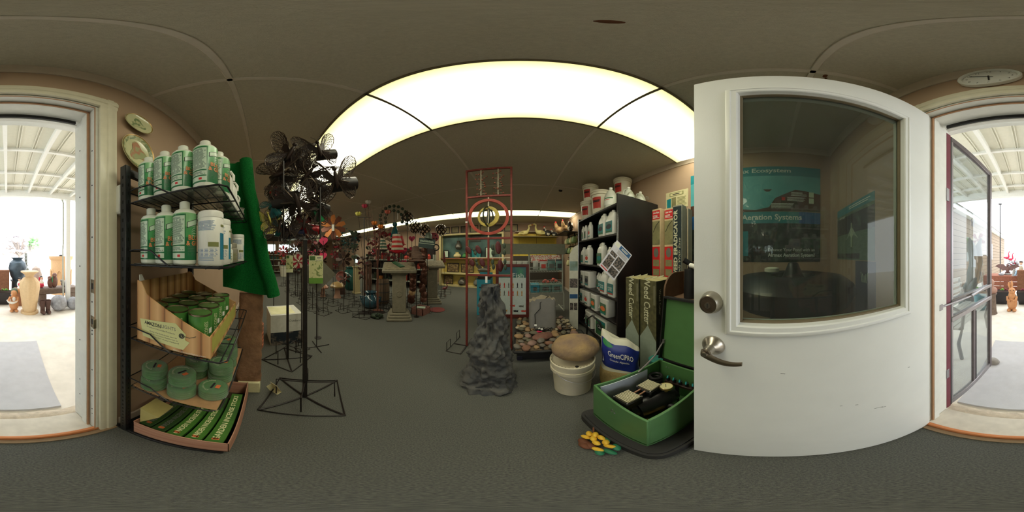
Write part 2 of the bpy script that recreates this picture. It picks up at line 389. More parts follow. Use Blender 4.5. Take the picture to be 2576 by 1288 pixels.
# ================================================================ entrance door, storm door, wall things
def mframe(mb, o, u, v, n, w, h, prof):
    o, u, v, n = Vector(o), Vector(u), Vector(v), Vector(n); k = len(prof); vs = []
    for sx, sy in ((-1, -1), (1, -1), (1, 1), (-1, 1)):
        for d, q in prof: vs.append(o+u*(sx*(w/2-d))+v*(sy*(h/2-d))+n*q)
    fs = [(c*k+i, c*k+i+1, ((c+1) % 4)*k+i+1, ((c+1) % 4)*k+i) for c in range(4) for i in range(k-1)]
    return mb._add(vs, fs)
DY0, DY1, DX = -.583, .228, .42
LIPA, LIPB, LZ0, LZ1 = -.452, .13, .975, 1.895
d = MB()
d.bx(DX, DX+.044, DY0, DY1, .012, LZ0+.03); d.bx(DX, DX+.044, DY0, DY1, LZ1-.03, 2.035)
d.bx(DX, DX+.044, DY0, LIPA+.03, LZ0+.03, LZ1-.03); d.bx(DX, DX+.044, LIPB-.03, DY1, LZ0+.03, LZ1-.03)
door = struct(d.build('door_1', WHITE))
m = MB(); pr = [(0, 0), (0, .009), (.006, .013), (.014, .014), (.017, .011), (.03, .011), (.034, .007), (.036, -.012)]
yc, zc_, ww, hh = (LIPA+LIPB)/2, (LZ0+LZ1)/2, LIPB-LIPA, LZ1-LZ0
mframe(m, (DX, yc, zc_), (0, 1, 0), (0, 0, 1), (-1, 0, 0), ww, hh, pr); mframe(m, (DX+.044, yc, zc_), (0, 1, 0), (0, 0, 1), (1, 0, 0), ww, hh, pr)
m.build('glazing_frame', WHITE, door)
m = MB(); mframe(m, (DX+.022, yc, zc_), (0, 1, 0), (0, 0, 1), (-1, 0, 0), ww-.07, hh-.07, [(0, .012), (.006, .012), (.007, .0)]); m.build('glazing_seal', mat('grimy_seal', (120, 108, 84), .6), door)
MB().bx(DX+.02, DX+.024, LIPA+.034, LIPB-.034, LZ0+.034, LZ1-.034).build('pane', glass('door_pane', (205, 212, 205), dirt=.03), door)
def onx(prof, c, n=28):      # lathe along -X from the door face
    m = MB(); m.T = Matrix.Translation(c) @ Matrix.Rotation(-PI/2, 4, 'Y'); m.lathe(prof, n); return m
db = onx([(.033, 0), (.033, .004), (.0265, .026), (.025, .028), (.0225, .0285), (.0225, .026), (0, .026)], (DX, .172, 1.068)).build('deadbolt', NICKEL, door)
m = onx([(.0215, .0262), (.0215, .0275), (0, .0278)], (DX, .172, 1.068)); m.build('cylinder_face', mat('bronze_face', (112, 98, 84), .4, metal=.8), db)
m = onx([(.0085, .027), (.0085, .031), (0, .031)], (DX, .172, 1.066), 16); m.build('key_cylinder', NICKEL, db)
MB().bx(DX-.0315, DX-.031, .1712, .1728, 1.060, 1.072).build('keyhole', INK, db)
lv = onx([(.034, 0), (.034, .004), (.031, .009), (.0235, .017), (.016, .022), (.0145, .024), (.0145, .044), (.013, .048)], (DX, .167, .925)).build('handle_rose', NICKEL, door)
m = MB(); pts = []; 
def lever(u, v):
    t = u; a = 2*PI*v; y = .178-.100*t; z = .925-.030*math.sin(t*PI*.6); h = .013*(1-.45*t); th_ = .0075*(1-.4*t); x = DX-.052+.012*t*t
    return (x-th_*math.cos(a), y, z+h*math.sin(a))
m.grid(lambda v, u: lever(u, v), 14, 16, True); n0 = len(m.v); m.poly([lever(1, k/14) for k in range(14)]); m.poly([lever(0, k/14) for k in range(14)])
m.cyl((DX-.04, .167, .925), (DX-.054, .167, .925), .0135, .012, 20)
lo = m.build('lever', mat('lever_nickel', (150, 138, 124), .32, metal=1, var=.05), lv)
m = onx([(.0075, .056), (.0075, .0612), (0, .0614)], (DX, .168, .924), 16); m.build('key_cylinder', NICKEL, lo)
for z in (1.78, 1.05, .3):
    MB().cyl((OR_-.008, Y0-.002, z-.05), (OR_-.008, Y0-.002, z+.05), .007, n=10).build('hinge', NICKEL, door)
lp = MB()
for z in (1.068, .925): lp.bx(DX+.01, DX+.034, DY1-.0005, DY1+.0012, z-.028, z+.028, .0005)
lp.build('latch_plate', NICKEL, door)
sc = MB()
for y, z, l in ((-.02, .83, .012), (-.23, .58, .01), (-.31, .5, .035), (-.18, .6, .008), (-.33, .49, .02), (-.45, .7, .01)):
    sc.box((DX-.0004, y, z), (.0006, l, .0018), rot=Matrix.Rotation(.25, 4, 'X'))
sc.build('scuff_marks', GREYINK, door)
# storm door, folded back outside on its hinges
MAR = mat('maroon_paint', (112, 40, 58), .45, var=.08); BRZ = mat('weathered_bronze', (104, 96, 98), .45, var=.12, metal=.3); SILV = mat('dull_aluminium', (150, 146, 148), .4, metal=.6)
hp, fp = Vector((.452, -.775, 0)), Vector((.372, -1.452, 0)); sdl = (fp-hp).length; ang = math.atan2(fp.y-hp.y, fp.x-hp.x)
sd = thing('storm_door', 'open glass storm door with maroon hinge stile leaning out beside the doorway', 'storm door', hp)
m = MB(); m.bx(-.012, .03, -.018, .018, .01, 2.03, .003); m.build('hinge_stile', MAR, sd)
sdp = list(sd.children)
def sdb(name, mt, *bxs):
    m = MB()
    for b in bxs: m.bx(*b)
    off = Vector(sd.location); m.T = None; m.v = [(Vector(p)+off) for p in m.v]; return m.build(name, mt, sd)
sd.children[0].data.transform(Matrix.Translation(sd.location))
sdb('edge_gasket', BLKP, (.03, .042, -.016, .016, .02, 2.02)); sdb('inner_stile', SILV, (.042, .062, -.012, .012, .02, 2.02))
sdb('closing_stile', BRZ, (sdl-.045, sdl, -.016, .016, .02, 2.02, .003))
sdb('top_rail', BRZ, (.04, sdl, -.014, .014, 1.985, 2.03, .003)); sdb('bottom_rail', SILV, (.04, sdl, -.014, .014, .02, .075, .003))
sdb('middle_rail', SILV, (.04, sdl, -.018, .018, .915, .945, .005)); sdb('middle_rail', SILV, (.04, sdl, -.018, .018, .80, .835, .005))
sdb('lower_muntin', BLKP, (.36, .372, -.012, .012, .075, .78)); sdb('lower_stile', BRZ, (.325, .358, -.01, .01, .075, .80))
SGL = glass('storm_pane', (225, 230, 232), dirt=.06)
sdb('pane', SGL, (.06, sdl-.04, -.003, .003, .945, 1.985)); sdb('pane', SGL, (.06, sdl-.04, -.003, .003, .835, .915)); sdb('pane', SGL, (.06, sdl-.04, -.003, .003, .075, .80))
for z in (1.55, .42): sdb('hinge', SILV, (-.016, .012, -.022, -.014, z-.04, z+.04, .002), (-.016, .012, .014, .022, z-.04, z+.04, .002))
bf = MB()
for s_ in (-1, 1):
    bf.ext([(.34, .004, 1.44), (.34+.018*s_, .004, 1.475), (.34+.026*s_, .004, 1.46), (.34+.016*s_, .004, 1.44), (.34+.022*s_, .004, 1.422), (.34+.008*s_, .004, 1.415)], (0, .002, 0))
bf.v = [tuple(Vector(p)+Vector(sd.location)) for p in bf.v]; bf.build('butterfly_decal', mat('iridescent_decal', (190, 180, 190), .3), sd)
sd.rotation_euler = (0, 0, ang)
m = MB(); m.cyl((OR_+.004, -.70, .93), (OR_-.05, -1.0, .932), .006, n=10); m.cyl((OR_-.05, -1.0, .932), (.385, -1.40, .934), .011, n=12); m.box((OR_+.0, -.70, .93), (.012, .03, .03))
tag(m.build('door_closer', SILV), 'thin metal door closer rod from the jamb to the storm door', 'door closer')
def lumpy(seed, amp=.12, fr=1.7):
    return lambda d: 1+amp*noise.noise((d.x*fr+seed, d.y*fr, d.z*fr))+amp*.4*noise.noise((d.x*fr*3, d.y*fr*3+seed, d.z*fr*3))
GRST = mat('grey_stone', (150, 146, 140), .9, var=.2, scale=16, bump=.4, bscale=60)
m = MB(); m.ell((.372, -1.545, -.045+.042), (.075, .055, .046), 18, 12, fn=lumpy(3)); tag(m.build('doorstop_rock', GRST), 'grey rock lying on the concrete against the storm door foot', 'rock')
# wall clock above the door
t = thing('wall_clock', 'round white wall clock hung above the entrance door', 'clock', (.147, Y0, 2.315))
m = MB(); m.T = Matrix.Translation((.147, Y0+.002, 2.315)) @ Matrix.Rotation(-PI/2, 4, 'X'); m.lathe([(.105, 0), (.118, .004), (.118, .026), (.112, .032), (.102, .026), (.1, .02)], 40, caps=False); m.build('rim', WPL, t)
m = MB(); m.T = Matrix.Translation((.147, Y0+.002, 2.315)) @ Matrix.Rotation(-PI/2, 4, 'X'); m.lathe([(.102, 0), (.102, .018), (0, .018)], 40); m.build('dial', PAPER, t)
for k in range(12):
    a = PI/2-k*PI/6; txt(str(k or 12), .022, INK, t, (.147-.083*math.cos(a), Y0+.0206, 2.315+.083*math.sin(a)), (-1, 0, 0), (0, 0, 1), name='numeral')
def hand(a, l, wd, nm):
    m = MB(); M = Matrix.Translation((.147, Y0+.023, 2.315)) @ Matrix.Rotation(a, 4, 'Y'); m.T = M; m.bx(-wd, wd, -.0008, .0008, -.018, l); m.build(nm, INK, t)
hand(math.radians(182), .055, .003, 'hour_hand'); hand(math.radians(62), .08, .0022, 'minute_hand')
# two collector plates on the wall
PLG = mat('plate_cream', (222, 222, 176), .18, var=.03, coat=.5); PLP = mat('plate_print_green', (132, 150, 104), .3, col2=(206, 206, 160), scale=38, contrast=(.45, .55)); PLR = mat('plate_print_rose', (190, 140, 110), .3, col2=(170, 178, 130), scale=30, contrast=(.45, .55))
def plate(c, rx, rz, tilt, lab, floral):
    t = thing('wall_plate', lab, 'plate', (c[0], Y0, c[1]))
    M = Matrix.Translation((c[0], Y0+.004, c[1])) @ Matrix.Rotation(tilt, 4, 'Y') @ Matrix.Rotation(-PI/2, 4, 'X') @ Matrix.Diagonal((rx, rz, 1, 1))
    m = MB(); m.T = M; m.lathe([(.5, 0), (.72, .006), (1, .022), (1, .025), (.72, .012), (0, .008)], 40); m.build('dish', PLG, t)
    m = MB(); m.T = M; m.lathe([(.98, .0253), (.93, .0225)], 40, caps=False); m.build('gilt_rim', mat('gilt', (176, 140, 80), .3, metal=.5), t)
    if floral:
        m = MB(); m.T = M; m.lathe([(.92, .0226), (.74, .0138)], 40, caps=False); m.build('border_print', PLP, t)
    m = MB(); m.T = M; m.lathe([(.6, .0118), (.0, .0086)], 24, fn=lambda a, z: .8+.25*math.sin(3*a)); m.build('flower_print', PLP if not floral else PLR, t)
plate((-.578, 2.04), .098, .082, .2, 'small oval cream plate with a green flower print on the wall', False)
plate((-.575, 1.79), .112, .122, .3, 'larger round plate with green border and rose print on the wall', True)
t = thing('door_chime', 'white plastic chime box on the tan wall beside the door casing', 'chime', (-.462, Y0, 1.455))
MB().bx(-.49, -.434, Y0, Y0+.045, 1.385, 1.525, .008).build('housing', WPL, t); MB().bx(-.478, -.446, Y0+.044, Y0+.0465, 1.40, 1.42, .001).build('grille', mat('grille_grey', (190, 190, 184)), t)
# ================================================================ wire display rack beside the door and what stands on it
RX0, RX1, RY0, RY1 = -1.05, -.452, -.475, -.105
SHZ = (1.42, 1.165, .838, .53)
rk = thing('display_rack', 'black wire display rack with four shelves against the wall beside the door', 'rack', (-.75, -.3, 0))
RKM = mat('rack_black', (24, 24, 27), .35, var=.3, scale=40)
for x in (-.447, -1.055):
    p = MB(); p.bx(x-.015, x+.015, -.52, -.485, 0, 1.61, .002); po = p.build('upright_post', RKM, rk)
    h = MB()
    for k in range(38):
        for s_ in (-1, 1): h.bx(x+s_*.0150, x+s_*.0156, -.506, -.499, .06+.04*k, .075+.04*k)
        h.bx(x-.004, x+.004, -.4852, -.4846, .06+.04*k, .075+.04*k)
    h.build('slots', mat('slot_dark', (8, 8, 8), .9), po)
m = MB(); m.bx(-1.055, -.447, -.512, -.492, 1.56, 1.60, .002); m.build('top_rail', RKM, rk)
m = MB(); m.bx(-1.07, -.432, -.55, -.11, .0, .022, .004); m.build('base_plate', RKM, rk)
for i, z in enumerate(SHZ):
    s = MB(); r = .0035
    y1 = RY1 if i < 3 else -.13
    fr = [(RX0, RY0, z), (RX0, y1-.02, z), (RX0+.02, y1, z), (RX1-.02, y1, z), (RX1, y1-.02, z), (RX1, RY0, z)]
    s.tube(fr, r, 6, True)
    for x in (RX0, RX1): s.tube([(x, RY0-.02, z), (x, RY0-.02, z+.055), (x, RY0+.02, z+.06), (x, RY0+.10, z+.055), (x, RY0+.18, z+.0)], r*.9, 6)
    s.tube([(RX0, RY0-.02, z+.055), (RX1, RY0-.02, z+.055)], r*.9, 6)
    so = s.build('wire_shelf', RKM, rk)
    wv = MB(); n = 9
    for k in range(n): yy = RY0+(y1-RY0)*(k+.5)/n; wv.tube([(RX0, yy, z-.003), (RX1, yy, z-.003)], .0022, 5)
    for xx in (-.6, -.75, -.9): wv.tube([(xx, RY0, z-.006), (xx, y1, z-.006)], .0028, 5)
    wv.build('wires', RKM, so)
CLR = glass('shelf_liner_clear', (200, 205, 200), dirt=.12)
for z in SHZ[:2]: tag(MB().bx(RX0+.03, RX1-.006, RY0+.01, RY1-.02, z+.0045, z+.0058).build('shelf_liner', CLR), 'clear plastic liner under the bottles on the %s wire shelf' % ('top' if z > 1.3 else 'second'), 'liner')
# ---- green plant food bottles
BG = mat('bottle_label_green', (38, 118, 72), .3, var=.05, coat=.3); BLG = mat('bottle_label_pale_green', (140, 200, 140), .3, coat=.3); BMG = mat('bottle_label_mid_green', (78, 160, 94), .3, coat=.3)
PAN = mat('label_panel_pale', (206, 226, 204), .35, coat=.3); ORI = mat('label_orange', (226, 148, 96), .5); RED = mat('label_red', (212, 50, 52), .5); BWH = mat('bottle_white', (232, 236, 222), .3, var=.02, coat=.3)
PLN = mat('fine_print', (96, 120, 104), .7)
def patch(m, r, z0, z1, a0, a1, n=8): m.lathe([(r, z0), (r, z1)], n, a0=math.radians(a0), a1=math.radians(a1))
def curlines(m, r, z0, z1, a0, a1, n, fill=.5, seed=2, rag=.25):
    q = random.Random(seed)
    for i in range(n):
        z = z1-(z1-z0)*(i+.5)/n; t = (z1-z0)/n*fill/2; e = a1-(a1-a0)*rag*q.random(); patch(m, r, z-t, z+t, a0, e, 4)
def bloom(tall):
    b = thing('plant_food_bottle', 'x', 'bottle'); r = .0415; H = .183
    m = MB(); m.lathe([(.036, 0), (.0405, .004), (r, .012), (r, H-.012), (.040, H-.004), (.034, H+.004), (.022, H+.010), (.0165, H+.012), (.0165, H+.017), (0, H+.017)], 32); m.build('body', BWH, b)
    m = MB(); m.lathe([(.0185, H+.011), (.0185, H+.036), (.017, H+.038), (0, H+.038)], 28); m.build('cap', BWH, b)
    e = .0003
    for nm, mt, z0, z1, a, c in (('label', BG, .016, .090, -70, 290), ('label', BMG, .090, .125, -70, 290), ('label', BLG, .125, H-.010, -70, 290)):
        m = MB(); patch(m, r+e, z0, z1, a, c, 40); lb = m.build(nm, mt, b)
    m = MB()
    for z0, z1 in ((.066, H-.02), (.044, .061), (.022, .039)): patch(m, r+.0007, z0, z1, -58, 20, 12)
    m.build('directions_panel', PAN, b)
    m = MB(); patch(m, r+.0009, H-.019, H-.014, -60, 26, 12); patch(m, r+.0009, .064, H-.016, 21, 25, 2); m.build('panel_border', BG, b)
    m = MB(); curlines(m, r+.0011, .070, H-.024, -54, 18, 26); curlines(m, r+.0011, .047, .058, -54, 16, 3); curlines(m, r+.0009, .03, .072, 34, 130, 8, .25, 5); m.build('fine_print', PLN, b)
    m = MB(); patch(m, r+.0011, .026, .034, -14, 0, 3); m.build('red_mark', RED, b)
    m = MB()
    def ob(u, v, g): a = math.radians(30+110*u); z = .120+.030*u+(.02-2*g)*v+g; rr = r+.0007+(.0004 if g else 0); return (rr*math.cos(a), rr*math.sin(a), z)
    m.grid(lambda u, v: ob(u, v, 0), 14, 1); m.m = 1; m.grid(lambda u, v: ob(.03+.94*u, v, .0018), 14, 1); m.build('logo_box', [INK, PAN], b)
    m = MB()
    for k in range(4):
        a0 = math.radians(50); m.grid(lambda u, v, k=k: ((r+.0009)*math.cos(a0+.75*u), (r+.0009)*math.sin(a0+.75*u), .1005+.003*k+.010*math.sin(u*PI)*(k-1)*.6+.0022*v*math.sin(u*PI)), 8, 1)
    m.build('leaf_emblem', PAN, b)
    txt('BLOOM', .0215, ORI, b, (0, 0, .089), None, None, bold=.025, curve=(0, 0, r+.0011, math.radians(86)), name='lettering').data.transform(Matrix())
    txt('& GROW', .0205, ORI, b, (0, 0, .070), None, None, bold=.025, curve=(0, 0, r+.0011, math.radians(84)), name='lettering')
    return b
b0 = bloom(1); RZ = 0
# text was wrapped with increasing angle; seen from outside it must run with increasing angle seen from +Y leftwards -> mirror check
first = True
def bottle(x, y, z, rz, lab, grp):
    global first
    if first: first = False; put(b0, (x, y, z), rz); tag(b0, lab, None, grp); return b0
    return dup(b0, (x, y, z), rz, lab, grp)
zt = SHZ[0]+.006; zs = SHZ[1]+.006
for k, y in enumerate((-.425, -.346, -.268, -.186)):
    bottle(-.502, y, zt, .05*(k-1), ('green plant food bottle on the top shelf, closest to the rack post', 'green plant food bottle second from the post on the top shelf', 'green plant food bottle third from the post on the top shelf', 'green plant food bottle at the front corner of the top shelf')[k], 'green bottles on the top rack shelf')
bottle(-.592, -.165, zt, .15, 'green plant food bottle behind the front corner bottle on the top shelf', 'green bottles on the top rack shelf')
for y in (-.25, -.335): bottle(-.592, y, zt, .1, 'green plant food bottle in the second row, behind the %s front bottle' % ('third' if y > -.3 else 'second'), 'green bottles on the top rack shelf')
for k, y in enumerate((-.412, -.339, -.262)):
    bottle(-.502, y, zs, .06*k, ('green plant food bottle on the second shelf, closest to the post', 'middle green plant food bottle of three on the second shelf', 'green plant food bottle beside the tall white canister on the second shelf')[k], 'green bottles on the second rack shelf')
# ---- white jugs behind them
def jug(h=.2, w=.1):
    t = thing('jug', 'x', 'jug'); m = MB(); m.lathe([(.8, 0), (.95, .03), (1, .1), (1, .6), (.94, .68), (.7, .82), (.34, .93), (.26, .95), (.26, .985), (0, .985)], 20); m.v = [(x*w/2, y*w/2*.8, z*h) for x, y, z in m.v]; m.build('body', WPL, t)
    m = MB(); m.cyl((0, 0, h*.95), (0, 0, h*1.04), w*.17, n=16); m.build('cap', WPL, t)
    m = MB(); m.tube([(0, w*.12, h*.93), (0, w*.3, h*.95), (0, w*.43, h*.84), (0, w*.42, h*.68)], w*.07, 8); m.build('handle', WPL, t); return t
jg = jug(.17, .085)
for i, (x, y, s) in enumerate(((-.70, -.17, 1.15), (-.80, -.165, 1.05), (-.90, -.16, .8))):
    lab = ('tall white ribbed jug behind the green bottles on the top shelf', 'plain white jug in the middle of the top shelf', 'short white jug with handle at the far end of the top shelf')[i]
    (put(jg, (x, y, zt), .4, s) if i == 0 else dup(jg, (x, y, zt), .4, lab, None, s)); 
    if i == 0: jg['label'] = lab
CUP = mat('clear_plastic_cup', (205, 205, 190), .15, trans=.6, var=.02)
for i, z in enumerate((SHZ[0]+.005, SHZ[0]+.04)):
    m = MB(); m.lathe([(.026, 0), (.03, .032), (.034, .034), (.034, .036), (.028, .034), (.024, .003), (0, .003)], 20, (-.985, -.145, z)); tag(m.build('plastic_cup', CUP), 'clear plastic cup, %s of two stacked at the top shelf end' % ('lower' if i == 0 else 'upper'), 'cup')
# ---- canisters and small jars on the second shelf
CBL = mat('canister_blue', (40, 128, 160), .35, coat=.3); OLV = mat('olive_print', (130, 134, 80), .6); LBL = mat('blue_text', (120, 150, 190), .6)
def canister(r, h):
    t = thing('canister', 'x', 'canister'); m = MB(); m.lathe([(r*.93, 0), (r, .006), (r, h*.86), (r*.97, h*.87)], 32); m.build('body', WPL, t)
    m = MB(); m.lathe([(r*.99, h*.865), (r*1.01, h*.87), (r*1.01, h*.96), (r*.95, h*.995), (0, h)], 32); m.build('lid', WPL, t)
    m = MB(); patch(m, r+.0004, h*.1, h*.58, 62, 175, 14); m.build('blue_label', CBL, t)
    m = MB(); curlines(m, r+.0006, h*.62, h*.8, -45, 40, 12, .5, 3); curlines(m, r+.0006, h*.08, h*.3, -45, 50, 9, .4, 4); m.build('fine_print', LBL, t)
    m = MB(); patch(m, r+.0006, h*.33, h*.41, 8, 54, 5); patch(m, r+.0006, h*.70, h*.74, 66, 100, 5); m.build('stamp', OLV, t); return t
c1 = canister(.043, .176); put(c1, (-.515, -.172, zs)); c1['label'] = 'tall white canister with a blue label at the front of the second shelf'
dup(c1, (-.608, -.165, zs), .1, 'white canister hidden behind the tall front canister', None, .96)
dup(c1, (-.925, -.145, zs), .2, 'white canister standing alone at the far end of the second shelf', None, .86)
def jar(r, h, mt):
    t = thing('supplement_jar', 'x', 'jar'); m = MB(); m.lathe([(r*.9, 0), (r, .005), (r, h*.66), (r*.8, h*.76), (r*.72, h*.78)], 24); m.build('body', mt, t)
    m = MB(); m.lathe([(r*.86, h*.77), (r*.86, h*.97), (r*.8, h), (0, h)], 24); m.build('lid', mt, t)
    m = MB(); curlines(m, r+.0005, h*.12, h*.5, 20, 70, 6, .4, 8); m.build('fine_print', OLV, t); return t
j1 = jar(.032, .082, BWH); put(j1, (-.71, -.165, zs)); j1['label'] = 'small white jar standing on the second shelf'
JG = mat('grey_jar', (150, 146, 130), .4); j2 = jar(.03, .07, JG); put(j2, (-.71, -.165, zs+.082)); j2['label'] = 'grey jar on top of the small white jar'
dup(j2, (-.775, -.16, zs), 0, 'grey jar at the back beside the small white jar', None, 1.3)
# ---- bamboo printed carton of tins
def bamboom():
    m = bpy.data.materials.new('bamboo_print'); m.use_nodes = True; nt = m.node_tree; N = nt.nodes; L = nt.links; b = N['Principled BSDF']
    tc = N.new('ShaderNodeTexCoord'); wv = N.new('ShaderNodeTexWave'); wv.wave_type = 'BANDS'; wv.bands_direction = 'DIAGONAL'; wv.wave_profile = 'SAW'; wv.inputs['Scale'].default_value = 5.5; wv.inputs['Distortion'].default_value = .3
    mp = N.new('ShaderNodeMapping'); mp.inputs['Scale'].default_value = (1.7, 1.7, .0); L.new(tc.outputs['Object'], mp.inputs[0]); L.new(mp.outputs[0], wv.inputs[0])
    r = N.new('ShaderNodeValToRGB'); e = r.color_ramp.elements; e[0].position = 0; e[0].color = (*lin((110, 66, 36)), 1); e[1].position = .12; e[1].color = (*lin((206, 152, 96)), 1)
    x = e.new(.6); x.color = (*lin((232, 188, 132)), 1); x = e.new(1); x.color = (*lin((176, 118, 70)), 1)
    L.new(wv.outputs[0], r.inputs[0]); L.new(r.outputs[0], b.inputs[0]); b.inputs['Roughness'].default_value = .5; return m
BAM = bamboom(); bz = SHZ[2]+.005
cb = thing('display_carton', 'bamboo printed open carton holding green tins on the third shelf', 'carton', (-.68, -.3, bz))
side = [(-.446, bz), (-.446, 1.105), (-.425, 1.10), (-.400, 1.055), (-.158, .935), (-.158, bz)]
for x in (-.459, -.905): MB().ext([(x, y, z) for y, z in side], (-.004, 0, 0)).build('side_panel', BAM, cb)
MB().bx(-.905, -.459, -.448, -.444, bz, 1.10).build('back_panel', BAM, cb); MB().bx(-.909, -.459, -.158, -.154, bz, .935).build('front_panel', BAM, cb); MB().bx(-.905, -.459, -.444, -.158, bz, bz+.003).build('bottom', CARD, cb)
MB().bx(-.89, -.475, -.1538, -.1532, .862, .925).build('front_label', mat('label_lime', (190, 186, 96), .5), cb)
MB().ext([(-.50, -.446, 1.1), (-.47, -.446, 1.1), (-.475, -.452, 1.125), (-.49, -.452, 1.125)], (0, .002, 0)).build('torn_flap', PAPER, cb)
TAGM = mat('tag_lime_white', (222, 222, 160), .55, var=.06, scale=6)
xx = -.4583; pf = lambda y, z: (xx, y, z)
MB().ext([pf(-.430, .948), pf(-.272, .966), pf(-.235, .93), pf(-.238, .907), pf(-.222, .9), pf(-.245, .862), pf(-.415, .872)], (.0008, 0, 0)).build('print_tag', TAGM, cb)
m = MB(); m.ring((-.4571, -.250, .921), .0085, .0022, 16, 5, 'X'); m.ring((-.4571, -.250, .921), .004, .0018, 12, 5, 'X'); m.tube([(-.457, -.243, .922), (-.457, -.222, .919), (-.457, -.2, .93)], .001, 4); m.build('tag_eyelet', mat('eyelet_grey', (70, 70, 60), .5), cb)
txt('AMAZON', .021, INK, cb, (-.457, -.369, .938), (0, 1, 0), (0, 0, 1), bold=.02, fit=.074); txt('LIGHTS', .020, GREYINK, cb, (-.457, -.301, .941), (0, 1, 0), (0, 0, 1), fit=.058)
txt('Premium Citronella Products', .0088, GREYINK, cb, (-.457, -.335, .9225), (0, 1, 0), (0, 0, 1), fit=.12)
for k, s_ in enumerate(('Bring the best-kept secret', 'of the Amazon Rainforest to', 'the comfort of your backyard!')): txt(s_, .0078, GREYINK, cb, (-.457, -.325+.004*k, .906-.0105*k), (0, 1, 0), (0, 0, 1), fit=.115)
txt('www.amazonlights.com', .010, PAPER, cb, (-.457, -.225, .853), (0, 1, 0), (0, 0, 1), fit=.115)
CANG = mat('tin_green', (60, 118, 54), .4, col2=(88, 146, 66), scale=22); TIN = mat('tin_metal', (150, 134, 110), .3, metal=.9, var=.08); CANT = mat('tin_text', (206, 214, 170), .5)
tn = thing('incense_tin', 'green incense cone tin with metal lid standing in the bamboo carton', 'tin', group='green tins in the bamboo carton')
m = MB(); m.lathe([(.0395, 0), (.0405, .002), (.0405, .152), (.0395, .155)], 28); m.build('body', CANG, tn)
m = MB(); m.lathe([(.0408, .152), (.0415, .154), (.0415, .158), (.0395, .1585), (.0385, .155), (0, .155)], 28); m.build('lid', TIN, tn)
o = txt('INSENSE CONES'.replace('INSENSE', 'INCENSE'), .019, CANT, tn, (0, 0, 0), (1, 0, 0), (0, 1, 0), bold=.01, fit=.115)
for v in o.data.vertices:
    a = math.radians(52)-v.co.y/.0409; v.co = Vector((.0411*math.cos(a), .0411*math.sin(a), .075+v.co.x))
m = MB(); patch(m, .0409, .085, .105, 66, 88, 4); m.build('price_sticker', PAPER, tn)
k = 0
for ix in range(4):
    for iy in range(3):
        loc = (-.512-.092*ix, -.208-.089*iy, bz+.003)
        lab = 'green incense tin in the %s row, %s from the lettered carton side' % (('front', 'middle', 'back')[iy], ORD[ix])
        if k == 0: put(tn, loc); tn['label'] = lab
        else: dup(tn, loc, R.uniform(-.3, .3), lab)
        k += 1
# ---- citronella coils in shrink film on the fourth shelf
z4 = SHZ[3]+.004
tag(MB().bx(-1.03, -.46, -.47, -.135, z4, z4+.004).build('cardboard_sheet', CARD), 'brown cardboard sheet lining the fourth shelf under the coil packs', 'cardboard')
COG = mat('coil_green', (92, 156, 84), .6, var=.12, scale=30); FILM = wrapf('shrink_film', (226, 240, 226), .1, .3)
cp_ = thing('coil_pack', 'x', 'coil pack')
m = MB(); prof = [(0, 0)]
for q in range(4): prof += [(.050, .015*q), (.053, .015*q+.004), (.053, .015*q+.011), (.050, .015*q+.0148)]
m.lathe(prof+[(.032, .06), (.03, .0585), (0, .0585)], 32); m.build('coils', COG, cp_)
m = MB(); m.lathe([(.050, 0), (.0562, .004), (.0565, .055), (.051, .064), (.03, .0628), (0, .0625)], 32, fn=lambda a, z: 1+.012*math.sin(7*a+z*90)); m.build('film', FILM, cp_)
m = MB(); m.ext([(-.010, .012, .0632), (.012, .012, .0632), (.012, .028, .0632), (-.010, .028, .0632)], (0, 0, .0004)); m.build('price_sticker', mat('sticker_orange', (222, 120, 66), .6), cp_)
m = MB(); m.bx(-.02, .02, -.004, .004, .0632, .0636); m.build('lid_slot', INK, cp_)
o = txt('AMAZON LIGHTS', .010, CANT, cp_, (0, 0, .0637), (1, 0, 0), (0, 1, 0), fit=.12)
for v in o.data.vertices:
    a = PI*.5-v.co.x/.04+PI; v.co = Vector(((.036+v.co.y)*math.cos(-a+PI), (.036+v.co.y)*math.sin(-a+PI)*1, .0637))
zz = z4+.005
spots = [(-.512, -.405, zz, 'bottom coil pack of the stack closest to the rack post'), (-.522, -.285, zz, 'bottom coil pack in the middle stack of the fourth shelf'), (-.56, -.178, zz, 'single coil pack with shiny film at the front corner'),
         (-.53, -.415, zz+.065, 'upper coil pack of the stack closest to the rack post'), (-.545, -.295, zz+.065, 'upper coil pack in the middle stack of the fourth shelf'), (-.685, -.185, zz, 'coil pack behind the front corner pack'),
         (-.685, -.30, zz, 'lower coil pack behind the middle stack'), (-.68, -.29, zz+.065, 'upper coil pack behind the middle stack'), (-.685, -.18, zz+.065, 'bright coil pack with orange sticker resting on the pack behind the front corner'),
         (-.82, -.19, zz, 'lower coil pack near the far end of the shelf'), (-.825, -.185, zz+.065, 'middle coil pack of the stack of three near the far end'), (-.825, -.19, zz+.13, 'top coil pack of the stack of three near the far end')]
for k, (x, y, z, lab) in enumerate(spots):
    lab = 'green shrink-wrapped '+lab
    if k == 0: put(cp_, (x, y, z), .3); tag(cp_, lab, None, 'coil packs on the fourth shelf')
    else: dup(cp_, (x, y, z), R.uniform(-.6, .6), lab, 'coil packs on the fourth shelf')
